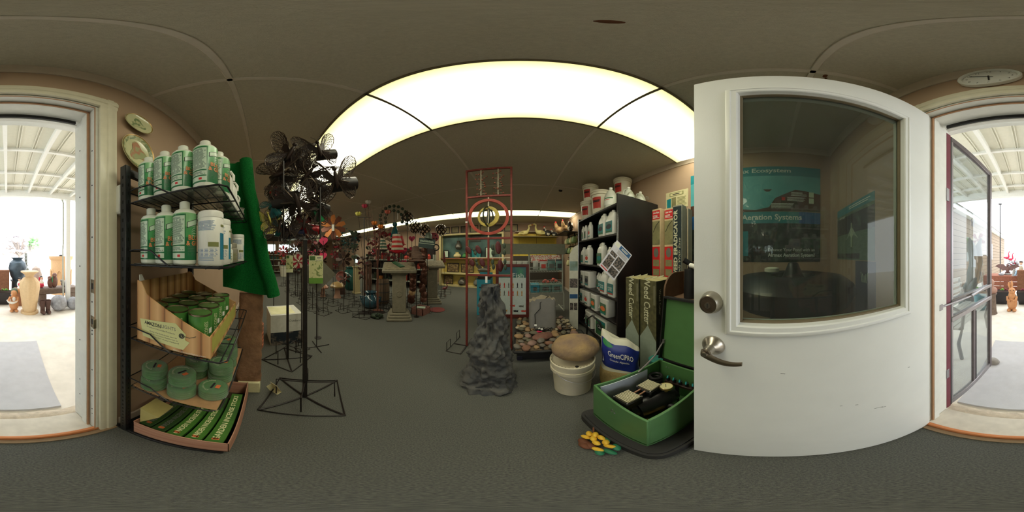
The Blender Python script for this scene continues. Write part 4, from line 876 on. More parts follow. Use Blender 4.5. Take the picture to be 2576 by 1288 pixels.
# laminated sheet hanging by a wire from the side panel
tg = thing('hanging_sheet', 'laminated information sheet hanging askew on a wire from the shelf corner', 'sign', (.915, 1.34, 1.36)); TL = [Vector(p) for p in ((.915, 1.335, 1.359), (1.035, 1.246, 1.208), (.900, 1.348, .957), (.762, 1.430, 1.105))]
nrm = (TL[1]-TL[0]).cross(TL[3]-TL[0]).normalized()
if nrm.dot(Vector((0, 0, 1.2))-TL[0]) < 0: nrm = -nrm
ux, uy = TL[1]-TL[0], TL[3]-TL[0]      # ux: short edge (top right), uy: long edge
def tq(nm, mt, a, b, c_, d, k): p = [TL[0]+ux*i+uy*j+nrm*.0008*k for i, j in ((a, c_), (b, c_), (b, d), (a, d))]; m = MB(); m.ext(p, nrm*.0006); return m.build(nm, mt, tg)
tq('sheet', mat('laminate_lilac', (214, 214, 226), .3), 0, 1, 0, 1, 0); tq('header', mat('header_blue', (44, 92, 140), .4), .32, .96, .03, .16, 1); tq('logo', LWH, .04, .28, .03, .15, 1)
PH = mat('photo_dark', (52, 50, 48), .4, col2=(130, 118, 110), scale=60, contrast=(.45, .6))
for a, b, c_, d in ((.08, .44, .34, .46), (.08, .44, .5, .88), (.5, .94, .34, .66), (.5, .94, .7, .94)): tq('photo', PH, a, b, c_, d, 1)
tq('red_line', RED, .06, .46, .92, .95, 1)
m = MB()
for k in range(5): p = [TL[0]+ux*i+uy*j+nrm*.0014 for i, j in ((.34, .19+.025*k), (.92, .19+.025*k), (.92, .20+.025*k), (.34, .20+.025*k))]; m.poly(p)
m.build('fine_print', GREYINK, tg)
m = MB(); lines(m, TL[0]+ux*.64+uy*.095+nrm*.0022, ux, -uy, .09, .02, 2, .5, 3); m.build('header_print', LWH, tg)['kind'] = 'stuff'
m = MB(); m.tube([TL[0]+Vector((.0, 0, -.006)), (.966, 1.396, 1.69), TL[0]+Vector((.012, .0, -.006))], .0012, 4); m.build('wire', CHROME, tg)
# white banner board at the far front corner of the shelf
bn = thing('banner_board', 'narrow white display board with a slanted top beside the shelf unit', 'display board', (.80, 2.30, 0)); M = Matrix.Translation((.80, 2.30, 0)) @ Matrix.Rotation(math.radians(-19), 4, 'Z')
def bq(nm, mt, poly, y): m = MB(); m.T = M; m.ext([(x, y, z) for x, z in poly], (0, -.0012 if y < 0 else .025, 0)); m.build(nm, mt, bn)
bq('board', mat('board_white', (206, 206, 190), .6), [(-.065, 0), (.065, 0), (.065, 1.37), (-.0, 1.33), (-.065, 1.22)], 0)
bq('photo', mat('photo_sky', (150, 176, 180), .5, col2=(110, 130, 110), scale=8), [(-.06, .98), (.06, .98), (.06, 1.12), (-.06, 1.12)], -.0005); bq('photo', PH, [(-.06, .72), (.06, .72), (.06, .86), (-.06, .86)], -.0005); bq('blue_panel', mat('panel_blue', (40, 84, 128), .5), [(-.06, .55), (.06, .55), (.06, .62), (-.06, .62)], -.0005)
for a, b in ((-.055, -.005), (.005, .055)): bq('picture', PH, [(a, .36), (b, .36), (b, .48), (a, .48)], -.0005)
# ---- weed cutter cartons
OLB = mat('olive_carton', (74, 74, 52), .5, col2=(104, 100, 68), scale=30); BLD = mat('blade_print', (150, 162, 148), .5, var=.06); OLT = mat('carton_top', (176, 168, 120), .6); KR = mat('carton_text', (206, 206, 176), .5); DKC = mat('carton_side_dark', (50, 52, 42), .5, col2=(70, 70, 54), scale=30)
wc = thing('tool_carton', 'x', 'carton'); HW, DP, HT = .092, .042, 1.0
MB().bx(-DP, DP, -HW, HW, 0, HT, .002).build('box', [OLB], wc); MB().bx(-DP, DP, -HW+.003, HW-.003, HT, HT+.0012).build('top_flap', OLT, wc)
MB().ext([(-DP-.0003, -HW, 0), (-DP-.0003, HW, 0), (-DP-.0003, HW, .46), (-DP-.0003, 0, .60), (-DP-.0003, -HW, .46)], (-.0008, 0, 0)).build('blade_print', BLD, wc); MB().bx(-DP-.0012, -DP-.0003, -.004, .004, .6, .70).build('handle_print', BLD, wc)
MB().bx(-DP-.001, -DP, -HW+.01, -HW+.03, .80, .96).build('badge', mat('badge_grey', (120, 118, 96), .5), wc)
MB().bx(-DP, DP, -HW-.001, -HW, 0, HT).build('side_print', DKC, wc)
txt('Weed Cutter', .10, KR, wc, (-DP-.0016, .012, .82), (0, 0, -1), (0, -1, 0), bold=.015, fit=.42); txt('Weed Cutter', .035, KR, wc, (0, -HW-.0016, .82), (0, 0, -1), (1, 0, 0), fit=.22)
rows = [(.975, 1.125), (.985, .935), (1.064, 1.13), (1.074, .94), (1.153, 1.13), (1.163, .94)]
for k, (x, y) in enumerate(rows):
    lab = ('olive weed cutter carton at the front, farther from the green cabinet', 'olive weed cutter carton at the front, next to the green cabinet lid', 'olive weed cutter carton behind the front one, shelf side', 'olive weed cutter carton in the middle of the cabinet-side row', 'olive weed cutter carton at the back of the shelf-side row', 'olive weed cutter carton at the back of the cabinet-side row')[k]
    if k == 0: put(wc, (x, y, 0)); tag(wc, lab, None, 'weed cutter cartons')
    else: dup(wc, (x, y, 0), 0, lab, 'weed cutter cartons')
# ---- tall red and dark cartons by the wall
TAN = mat('carton_tan', (206, 184, 146), .6); RDC = mat('carton_red', (206, 44, 46), .5); DKG = mat('carton_slate', (38, 52, 56), .5); GPH = mat('photo_olive', (150, 146, 104), .5, col2=(120, 116, 84), scale=12)
def redbox(loc, lab):
    t = thing('rake_carton', lab, 'carton', loc, 'tall red cartons'); x, y, z = loc; d, w = .04, .057
    MB().bx(x-d, x+d, y-w, y+w, 0, 1.72, .002).build('box', TAN, t); f = x-d-.0004
    def q(nm, mt, z0, z1, a=-.95, b=.95, k=1): MB().bx(f-.0006*k, f-.0006*(k-1), y+w*a, y+w*b, z0, z1).build(nm, mt, t)
    q('red_print', RDC, 1.60, 1.70); q('red_print', RDC, .02, 1.30); q('photo', GPH, 1.32, 1.58); q('photo', GPH, 1.09, 1.16, -.75, .75, 2); q('photo', GPH, .99, 1.06, -.75, .75, 2)
    m = MB(); m.ext([(f-.0007, y+w*.6*math.cos(k*PI/10), 1.235+.05*math.sin(k*PI/10)) for k in range(20)], (-.0006, 0, 0)); m.build('round_photo', LGY, t)
    m = MB(); m.tube([(f-.0012, y+.04, 1.46), (f-.0012, y+.0, 1.53), (f-.0012, y-.045, 1.57)], .003, 4); m.build('rake_print', INK, t)
    txt('Lake Rake', .03, LWH, t, (f-.0012, y, 1.675), (0, -1, 0), (0, 0, 1), bold=.03, fit=w*1.5)
    m = MB(); lines(m, (f-.0012, y, 1.63), (0, -1, 0), (0, 0, 1), w*1.6, .04, 3, .5, 2); lines(m, (f-.0012, y, .78), (0, -1, 0), (0, 0, 1), w*1.6, .2, 9, .4, 6); m.build('fine_print', LWH, t)
redbox((1.345, 1.168, 0), 'tall red and tan carton next to the black shelf unit'); redbox((1.405, 1.045, 0), 'tall red carton partly behind the dark weed eradicator carton')
t = thing('eradicator_carton', 'tall slate carton with large white vertical lettering by the wall', 'carton', (1.40, .935, 0)); MB().bx(1.355, 1.44, .873, .984, 0, 1.73, .002).build('box', mat('carton_grey', (150, 148, 132), .6), t); MB().bx(1.3538, 1.355, .877, .980, .02, 1.715).build('slate_print', DKG, t)
txt('AQUATIC WEED ERADICATOR', .062, KR, t, (1.353, .945, 1.15), (0, 0, 1), (0, 1, 0), bold=.035, fit=1.06); txt('Remove Lake Weeds With Ease', .038, KR, t, (1.353, .900, .98), (0, 0, 1), (0, 1, 0), shear=.25, fit=.80)
t = thing('plain_carton', 'tall plain grey carton standing at the end of the tall cartons', 'carton', (1.50, .90, 0)); MB().bx(1.455, 1.545, .86, .97, 0, 1.71, .002).build('box', MATS['carton_grey'], t); MB().bx(1.454, 1.455, .862, .868, 0, 1.71).build('tape', TAN, t)
# ---- prints on the right wall
def wallposter(name, lab, y0, y1, z0, z1, mt, x=X1-.004):
    t = thing(name, lab, 'poster', (X1, (y0+y1)/2, z0)); MB().bx(x, X1-.0005, y0, y1, z0, z1, .001).build('sheet', mt, t); return t
def wp(t, nm, mt, y0, y1, z0, z1, k=1): return MB().bx(X1-.004-.0012*k, X1-.004-.0012*(k-1), y0, y1, z0, z1).build(nm, mt, t)
PTE = mat('poster_teal', (30, 138, 150), .35, var=.05); PTL = mat('poster_sky_teal', (110, 190, 196), .35, col2=(60, 160, 170), scale=3); PBR = mat('poster_brown', (86, 56, 40), .4, col2=(60, 44, 36), scale=8); PBL = mat('poster_blue', (24, 98, 168), .35); PDK = mat('poster_dark_photo', (26, 40, 40), .35, col2=(80, 100, 86), scale=14, contrast=(.5, .7)); PT = mat('poster_text', (220, 228, 222), .5)
p1 = wallposter('upper_poster', 'teal ecosystem poster on the wall behind the open door', -.46, .92, 1.66, 2.19, PTL)
wp(p1, 'header_band', PTE, -.46, .92, 2.07, 2.19); txt('Airmax Ecosystem', .075, PT, p1, (X1-.0056, .19, 2.135), (0, -1, 0), (0, 0, 1), bold=.02, fit=.70)
m = MB(); m.ext([(X1-.0042, y, z) for y, z in ((.92, 1.66), (.92, 1.78), (.7, 1.79), (.45, 1.70), (.2, 1.67), (.06, 1.70), (-.0, 1.80), (-.1, 1.85), (-.2, 1.90), (-.3, 1.89), (-.46, 1.86), (-.46, 1.66))], (-.0012, 0, 0)); m.build('hill_print', PBR, p1)
m = MB(); lines(m, (X1-.0062, -.24, 1.85), (0, -1, 0), (0, 0, 1), .16, .05, 4, .4, 2); lines(m, (X1-.0062, -.22, 1.79), (0, -1, 0), (0, 0, 1), .2, .05, 4, .4, 3); lines(m, (X1-.0062, -.1, 1.715), (0, -1, 0), (0, 0, 1), .28, .06, 5, .4, 5); m.build('fine_print', PT, p1)
wp(p1, 'red_square', RED, -.10, -.065, 1.775, 1.81, 2); wp(p1, 'inset_photo', PAN, -.39, -.34, 1.82, 1.88, 2); wp(p1, 'inset_photo', PAN, -.39, -.34, 1.75, 1.81, 2)
m = MB(); m.ext([(X1-.0056, .12, 1.90), (X1-.0056, .03, 1.90), (X1-.0056, .06, 1.875), (X1-.0056, .09, 1.875)], (-.0006, 0, 0)); m.build('bird_print', PBR, p1)
p2 = wallposter('lower_poster', 'dark aeration poster with a teal headline hung below the ecosystem poster', -.46, .92, 1.14, 1.652, PDK)
wp(p2, 'header_band', PTE, -.24, .70, 1.53, 1.652); wp(p2, 'header_band', PBL, .70, .92, 1.50, 1.652); wp(p2, 'header_band', PBL, -.46, -.24, 1.53, 1.652); txt('Airmax Aeration Systems', .078, PT, p2, (X1-.0056, .17, 1.592), (0, -1, 0), (0, 0, 1), bold=.02, fit=.88)
txt('Enhance Your Pond with an', .045, PT, p2, (X1-.0056, -.165, 1.262), (0, -1, 0), (0, 0, 1), fit=.47); txt('Airmax Aeration System!', .048, PT, p2, (X1-.0056, -.165, 1.208), (0, -1, 0), (0, 0, 1), bold=.03, fit=.47)
for y in (.83, .6, .3): wp(p2, 'diffuser_print', PAN if y > .7 else PTE, y-.03, y+.03, 1.2, 1.45)
ws_ = wallposter('wall_notice', 'small cream notice with two photos pinned above the tall cartons', .956, 1.28, 1.79, 2.03, mat('notice_cream', (222, 214, 170), .6)); wp(ws_, 'title_frame', OLV, 1.02, 1.22, 1.965, 2.012); wp(ws_, 'title_panel', MATS['notice_cream'], 1.03, 1.21, 1.972, 2.005, 2); wp(ws_, 'photo', PTE, 1.20, 1.262, 1.81, 1.935); wp(ws_, 'photo', GPH, 1.125, 1.19, 1.81, 1.945)
m = MB(); lines(m, (X1-.0054, 1.04, 1.88), (0, -1, 0), (0, 0, 1), .13, .12, 7, .35, 3); m.build('fine_print', OLV, ws_); m = MB(); lines(m, (X1-.0068, 1.12, 1.988), (0, -1, 0), (0, 0, 1), .11, .012, 1, .9, 3); m.build('title_print', INK, ws_)
# poster on the door wall, behind the open door
fp_ = thing('fountain_poster', 'teal pond fountain poster on the door wall behind the open door', 'poster', (1.11, Y0, 1.17)); F = lambda nm, mt, x0, x1, z0, z1, k=1: MB().bx(x0, x1, Y0+.0012*(k-1)+.0003, Y0+.0012*k+.0003, z0, z1).build(nm, mt, fp_)
F('sheet', mat('poster_pond', (110, 140, 116), .35, col2=(70, 104, 84), scale=20, stretch=(1, 1, 5)), .81, 1.41, 1.17, 1.62); F('header_band', PTE, .81, 1.41, 1.555, 1.62, 2); F('tree_print', PDK, .81, 1.41, 1.38, 1.53, 2); F('text_band', PDK, 1.0, 1.41, 1.18, 1.22, 2)
txt('Airmax', .04, PT, fp_, (1.30, Y0+.003, 1.535), (-1, 0, 0), (0, 0, 1), fit=.12); m = MB(); lines(m, (1.0, Y0+.003, 1.59), (-1, 0, 0), (0, 0, 1), .33, .03, 2, .5, 3); m.build('fine_print', PT, fp_)
m = MB()
for k in range(13): a = -.9+1.8*k/12; m.tube([(1.12, Y0+.003, 1.33), (1.12+.05*math.sin(a), Y0+.003, 1.33+.09*math.cos(a)), (1.12+.12*math.sin(a), Y0+.003, 1.33+.07*math.cos(a)-.04)], .0012, 3)
m.tube([(1.12, Y0+.003, 1.27), (1.12, Y0+.003, 1.46)], .006, 4); m.build('fountain_print', PAN, fp_)
fp_ = thing('navy_banner', 'navy banner on the door wall below the fountain poster', 'banner', (.93, Y0, .62)); F('sheet', mat('banner_navy', (30, 52, 82), .4), .80, 1.06, .55, 1.165)
m = MB()
for k in range(5): m.ext([(.93+(k-2)*.014, Y0+.002, 1.02), (.93+(k-2)*.014+.006, Y0+.002, 1.02), (.93+(k-2)*.022+.006, Y0+.002, 1.07+.01*abs(k-2)), (.93+(k-2)*.022, Y0+.002, 1.07+.01*abs(k-2))], (0, .001, 0))
m.build('crown_emblem', PAN, fp_)
# ---- floating pond fountain standing behind the door
FL = mat('float_black', (28, 30, 32), .35, var=.1)
ff = thing('pond_fountain', 'big black round floating pond fountain on a stand behind the open door', 'fountain', (1.08, -.12, 0)); o_ = (1.08, -.12, 0)
m = MB(); m.lathe([(.13, 1.04), (.15, 1.075), (.22, 1.085), (.33, 1.07), (.40, 1.02), (.41, .97), (.38, .91), (.28, .87), (.16, .87), (.13, .92), (.13, 1.04)], 44, o_, caps=False); m.build('float_ring', FL, ff)
m = MB(); m.lathe([(.13, 1.0), (.09, 1.02), (.075, 1.06), (.05, 1.11), (.035, 1.15), (.02, 1.16), (0, 1.16)], 28, o_); m.build('nozzle', FL, ff); m = MB(); m.lathe([(.03, 1.1), (.045, 1.105), (.045, 1.125), (.03, 1.13), (0, 1.128)], 20, (1.0, .02, 0)); m.build('nozzle_ring', CREAM, ff)
for a in (.5, 2.6, 4.7):
    p = (1.08+.26*math.cos(a), -.12+.26*math.sin(a)); m = MB(); m.tube([(*p, 0), (*p, .88)], .014, 8); m.build('stand_leg', FL, ff)
m = MB(); m.lathe([(.05, .55), (.055, .56), (.055, .74), (.05, .75), (.05, .83), (.03, .87)], 24, (1.0, -.24, 0)); m.build('motor', mat('motor_black', (40, 38, 40), .4), ff); m = MB(); m.lathe([(.057, .68), (.057, .75)], 24, (1.0, -.24, 0), caps=False); m.build('steel_band', CHROME, ff)
m = MB(); m.lathe([(.1, .0), (.1, .02), (.05, .04), (.05, .55)], 20, (1.0, -.24, 0)); m.build('motor_post', FL, ff)
m = MB(); m.cyl((.86, -.12, .74), (.86, -.12, .86), .05, .06, 18); m.build('intake_screen', mat('intake_blue', (40, 50, 76), .5), ff); MB().bx(.82, .84, -.16, -.14, .64, .67).build('brass_tag', mat('brass', (196, 164, 90), .35, metal=.8), ff)
# ================================================================ green cabinet, bucket, bag
GC = mat('cabinet_green', (82, 126, 76), .45, var=.06, scale=10, bump=.05, bscale=200); GCI = GC
CX0, CX1, CY0, CY1, CZ0, CZ1 = .335, .80, .335, .685, .085, .43
bs = MB(); pl = []
for cx, cy, a0 in ((.86, .70, 0), (.33, .70, 90), (.33, .30, 180), (.86, .30, 270)):
    for k in range(5): a = math.radians(a0+90*k/4); pl.append((cx+.045*math.cos(a), cy+.045*math.sin(a)))
bs.prism(pl, 0, .07); bs.prism([(.595+(x-.595)*.96, .5+(y-.5)*.95) for x, y in pl], .07, .082); tag(bs.build('cabinet_plinth', mat('plinth_black', (44, 43, 42), .6, bump=.1)), 'black rounded plinth slab under the green cabinet on the carpet', 'plinth')
gc = thing('aerator_cabinet', 'open green metal aerator cabinet with its lid raised', 'cabinet', ((CX0+CX1)/2, (CY0+CY1)/2, .082)); e = .012
m = MB(); m.bx(CX0, CX1, CY0, CY1, CZ0+.02, CZ0+.03); m.build('floor_panel', GC, gc)
for nm, b in (('front_panel', (CX0, CX0+e, CY0, CY1)), ('back_panel', (CX1-e, CX1, CY0, CY1)), ('side_panel', (CX0+e, CX1-e, CY0, CY0+e)), ('side_panel', (CX0+e, CX1-e, CY1-e, CY1))): MB().bx(*b, CZ0, CZ1, .002).build(nm, GC, gc)
for x in (CX0+.03, CX1-.03):
    for y in (CY0+.03, CY1-.03): MB().cyl((x, y, .082), (x, y, .092), .03, .028, 14).build('foot', GC, gc)
m = MB()
for k in range(6): a = k*PI/3; m.box((CX0-.0006, .515+.014*math.cos(a), .335+.014*math.sin(a)), (.0014, .011, .006), rot=Matrix.Rotation(a, 4, 'X'))
m.build('vent_emblem', CHROME, gc)['kind'] = 'stuff'
lid = MB(); M = Matrix.Translation((.815, 0, .445)) @ Matrix.Rotation(math.radians(6), 4, 'Y'); lid.T = M; lid.bx(0, .012, CY0+.004, CY1-.004, 0, .47); lo = lid.build('lid', GC, gc)
m = MB(); m.T = M
for b in ((-.03, .014, CY0, CY0+.008, 0, .47), (-.03, .014, CY1-.008, CY1, 0, .47), (-.03, .014, CY0, CY1, .47, .482), (-.006, .014, CY0, CY1, -.01, .0)): m.bx(*b)
m.build('lid_rim', BLKP, lo)
m = MB(); m.tube([(.60, CY1-.016, .425), (.74, CY1-.014, .50), (.818, CY1-.012, .585)], .005, 6); m.box((.822, CY1-.016, .59), (.012, .014, .03)); m.build('lid_stay', SILV, gc)
m = MB()
for y in (.62, .60): m.cyl((CX1-e-.003, y, .39), (CX1-e, y, .39), .004, n=8)
m.build('rivet', SILV, gc)['kind'] = 'stuff'
# compressor
cpz = .118; cm = thing('compressor', 'black twin compressor with ribbed pale head plates inside the green cabinet', 'compressor', (.53, .52, cpz)); RIB = mat('head_fin', (206, 200, 168), .45, metal=.2, var=.06); RBD = mat('head_plate_dark', (84, 80, 66), .5, metal=.3)
m = MB(); m.bx(.39, .64, .50, .63, cpz, cpz+.03, .004); m.build('mounting_plate', BLKP, cm)
m = MB(); m.cyl((.46, .545, cpz+.12), (.66, .52, cpz+.12), .075, n=28); m.cyl((.43, .55, cpz+.12), (.46, .545, cpz+.12), .06, n=24); m.cyl((.66, .52, cpz+.12), (.70, .515, cpz+.12), .058, n=24); m.build('motor', mat('motor_glossy', (30, 30, 32), .3, var=.2), cm)
def head(cx, cy, rz):
    Mh = Matrix.Translation((cx, cy, .0)) @ Matrix.Rotation(rz, 4, 'Z'); m = MB(); m.T = Mh; m.bx(-.05, .05, -.048, .048, .30, .362, .006); m.bx(-.04, .04, -.038, .038, cpz+.04, .30, .008); h = m.build('cylinder_head', BLKP, cm)
    m = MB(); m.T = Mh; m.prism([(-.045, -.03), (-.03, -.044), (.03, -.044), (.045, -.03), (.045, .03), (.03, .044), (-.03, .044), (-.045, .03)], .362, .370); m.build('head_plate', RBD, h)
    for k in range(9):
        x = -.036+.009*k; m = MB(); m.T = Mh; m.bx(x-.0027, x+.0027, -.041, .041, .370, .376); m.build('fin', RIB, h)
    for sx in (-1, 1):
        for sy in (-1, 1): m = MB(); m.T = Mh; m.cyl((sx*.044, sy*.041, .362), (sx*.044, sy*.041, .371), .0045, n=8); m.build('bolt', SILV, h)
head(.440, .558, .10); head(.585, .570, .10)
for y in (.545, .575): m = MB(); m.cyl((.48, y, .355), (.55, y+.01, .355), .006, n=10); m.build('copper_pipe', mat('copper_pink', (196, 148, 122), .35, metal=.7), cm)
m = MB(); m.lathe([(.034, 0), (.036, .004), (.036, .02), (.033, .023), (.032, .019)], 28, (.640, .505, .345), caps=False); m.cyl((.64, .505, .28), (.64, .505, .346), .01, n=10); gz = m.build('gauge', mat('gauge_brass', (190, 170, 120), .3, metal=.8), cm); m = MB(); m.cyl((.64, .505, .348), (.64, .505, .3635), .033, n=24); m.build('gauge_dial', mat('dial_cream', (214, 208, 160), .5), gz); m = MB(); m.box((.643, .51, .3642), (.03, .003, .001), rot=.7); m.build('needle', INK, gz)
m = MB(); m.cyl((.60, .50, .22), (.60, .47, .22), .06, n=26); m.cyl((.60, .52, .22), (.60, .43, .22), .02, n=14); m.build('fan_housing', BLKP, cm)
t = thing('valve_manifold', 'black valve manifold with teal levers at the back of the green cabinet', 'manifold', (.735, .47, cpz)); MB().bx(.715, .745, .37, .58, .30, .325, .004).build('bar', COP, t); m = MB(); m.tube([(.73, .5, .30), (.73, .5, cpz+.002)], .012, 8); m.build('riser', BLKP, t)
for k in range(5):
    y = .40+.04*k; m = MB(); m.cyl((.73, y, .32), (.73, y, .355), .011, n=12); v_ = m.build('valve', BLKP, t); MB().box((.722, y, .362), (.03, .009, .008), .002, rot=.5).build('lever', LTE, v_)
m = MB(); m.cyl((.69, .355, .305), (.75, .39, .33), .007, n=10); m.build('copper_fitting', MATS['copper_pink'], t)
m = MB()
for k in range(6): m.ring((.70, .63+.0*k, .20+.03*k), .035, .009, 16, 6, 'Z')
tag(m.build('coiled_hose', BLKP), 'black coiled hose standing in the corner of the green cabinet', 'hose')
tag(MB().bx(.365, .67, CY1-e-.006, CY1-e-.002, .16, .41).build('manual_sheet', mat('sheet_blue_white', (206, 214, 226), .6)), 'white manual sheet leaning on the inner side of the green cabinet', 'paper')
m = MB(); m.grid(lambda u, v: (.44+.20*u, .355+.11*v, .16+.05*abs(noise.noise((u*5, v*5, 4)))+.02*noise.noise((u*13, v*13, 1))), 22, 14); tag(m.build('gold_foil', mat('crumpled_foil', (190, 168, 100), .3, metal=.7)), 'crumpled gold foil bag at the bottom of the green cabinet', 'foil bag')
# bunch of artificial buds by the plinth
FBX = .25; fb = thing('artificial_bouquet', 'bunch of artificial yellow buds with green leaves lying by the black plinth', 'bouquet', (FBX, .47, 0)); YB = mat('bud_yellow', (226, 170, 40), .5, col2=(240, 200, 70), scale=40); GL_ = mat('leaf_teal_green', (40, 118, 84), .5); BB = mat('bud_brown', (110, 66, 44), .7, var=.2)
q = random.Random(4)
for k, (dx, dy, dz) in enumerate(((.0, .075, .05), (.015, .055, .055), (.02, .02, .06), (-.005, .03, .05), (.015, -.02, .055), (-.012, -.005, .045), (.01, -.055, .05), (-.02, .06, .035), (-.03, -.05, .028))):
    m = MB(); m.ell((FBX+dx, .47+dy, dz), (.013, .024, .015), 12, 8, rot=Matrix.Rotation(q.uniform(-.6, .6), 4, 'Z')); m.build('bud', YB, fb)
for dx, dy, dz in ((.022, -.07, .05), (-.01, -.085, .03), (-.035, -.07, .022), (.03, .0, .05)): m = MB(); m.ell((FBX+dx, .47+dy, dz), (.014, .03, .01), 10, 6, rot=Matrix.Rotation(q.uniform(-.8, .8), 4, 'Z')); m.build('leaf', GL_, fb)
for dx, dy in ((-.04, .03), (-.035, -.01), (-.05, .0)): m = MB(); m.ell((FBX+dx, .47+dy, .02), (.018, .035, .016), 12, 8); m.build('seed_pod', BB, fb)
m = MB(); m.tube([(FBX+.02, .55, .05), (FBX+.035, .58, .07)], .004, 6); m.build('stem', BB, fb)
# cream bucket with a boulder
bk2 = thing('pail', 'cream lidded pail standing on the carpet under a boulder', 'pail', (.375, 1.10, 0)); PC = mat('pail_cream', (206, 198, 172), .5, var=.06, scale=9); o_ = (.375, 1.10, 0)
m = MB(); m.lathe([(.125, 0), (.130, .005), (.146, .285), (.148, .288)], 44, o_); m.build('body', PC, bk2); m = MB(); m.lathe([(.148, .270), (.160, .272), (.160, .30), (.153, .302), (.153, .335), (.161, .337), (.163, .365), (.157, .372), (.148, .366), (.144, .352), (0, .352)], 44, o_); ld = m.build('lid', PC, bk2)
m = MB()
for k in range(40): a = 2*PI*k/40; m.box((o_[0]+.1535*math.cos(a), o_[1]+.1535*math.sin(a), .372), (.004, .009, .002), rot=a)
m.build('ribs', mat('pail_notch', (120, 112, 92), .7), ld); m = MB(); m.cyl((.365, .985, .3525), (.365, .985, .3545), .013, n=14); m.build('lid_hole', INK, ld)
m = MB(); m.tube([(o_[0]+.164*math.cos(a), o_[1]+.164*math.sin(a), .285-.09*math.sin((a+2.6)/2.6*PI)) for a in [-2.6+2.6*k/12 for k in range(13)]], .002, 5); m.build('wire_bail', SILV, bk2)
BOUL = mat('boulder', (170, 142, 92), .85, col2=(120, 100, 88), scale=7, bump=.6, bscale=45, detail=7)
m = MB(); m.ell((.405, 1.115, .352+.108), (.19, .150, .115), 34, 20, rot=Matrix.Rotation(.1, 4, 'Z') @ Matrix.Rotation(.12, 4, 'Y'), fn=lambda d: .98+.10*noise.noise((d.x*1.2+11, d.y*1.2, d.z*1.2))+.035*noise.noise((d.x*3, d.y*3+4, d.z*3))-.10*max(0, d.x*.6+d.z*.5-.45)); tag(m.build('boulder', BOUL), 'large rounded tan boulder resting on the pail lid', 'boulder')
# bag of pond granules
bg_ = thing('granule_bag', 'white plastic sack with a blue printed panel beside the pail', 'sack', (.715, 1.0, 0)); BW = mat('bag_film', (222, 220, 200), .25, var=.05, scale=6, bump=.2, bscale=18); BBL = mat('bag_blue', (38, 52, 130), .3, bump=.2, bscale=18)
def bagp(u, v, g=0):
    a = 2*PI*u; z = .52*v; w = .155*(1-.12*v)*(1+.05*math.sin(v*9)); dpt = .10*(1-v**2.2)**.6+.012; w *= .86+.14*math.sin(min(1, v*4)*PI/2)
    sx = math.copysign(abs(math.cos(a))**.6, math.cos(a)); sy = math.copysign(abs(math.sin(a))**.7, math.sin(a)); wob = .008*noise.noise((math.cos(a)*2, math.sin(a)*2, v*7))
    z -= .075*v*sx; z += .02*math.sin(sx*5)*v**4
    return Vector(((w+g+wob)*sx, (dpt+g+wob)*sy, z))
m = MB(); m.grid(bagp, 44, 30, True); m.poly([bagp(k/44, 0) for k in range(44)]); m.poly([bagp(k/44, 1) for k in range(44)])
m.v = [tuple(Vector(p)+bg_.location) for p in m.v]; m.build('sack', BW, bg_)
def bagf(u, v): return bagp(.56+.38*u, .52+.40*v-.10*u*(1-v), .002)+bg_.location
m = MB(); m.grid(bagf, 20, 12); m.build('blue_panel', BBL, bg_)
def bagtext(s_, size, u0, u1, v, mt, bold=.02):
    cu = txt(s_, size, mt, bg_, (0, 0, 0), (1, 0, 0), (0, 1, 0), bold=bold); xs_ = [p.co.x+bg_.location.x for p in cu.data.vertices]; a, b = min(xs_), max(xs_)
    for p in cu.data.vertices:
        x = p.co.x+bg_.location.x; y = p.co.y+bg_.location.y; f = (x-a)/(b-a); uu = u0+(u1-u0)*f; X_ = (uu-.5)*1.75; ca = math.copysign(abs(X_)**(1/.6), X_); q_ = bagp(1-math.acos(max(-1, min(1, ca)))/(2*PI), v-.03*uu+y/.52, .0045); p.co = q_
    return cu
bagtext('GreenClPRO', .068, .16, .86, .745, PAPER, .01); bagtext('Granular Algaecide', .025, .2, .75, .65, PAPER, 0)
m = MB(); m.grid(lambda u, v: bagp(.60+.12*(.5+.5*u*math.cos(2*PI*v)), .88+.045*u*math.sin(2*PI*v), .0035)+bg_.location, 4, 18); m.build('green_logo', mat('bag_logo_green', (60, 140, 84), .4), bg_)
m = MB(); m.grid(lambda u, v: bagp(.60+.03*(u-.5)*(1-v), .56+.1*v, .004)+bg_.location, 4, 6); m.build('plume_print', PAPER, bg_)
m = MB(); m.grid(lambda u, v: bagp(.5+.5*u, .06+.36*v, .001)+bg_.location, 24, 10); m.build('granules', mat('granules', (196, 172, 120), .9, var=.12, scale=60, bump=.4, bscale=150), bg_)
bg_.rotation_euler = (0, 0, math.radians(-35))
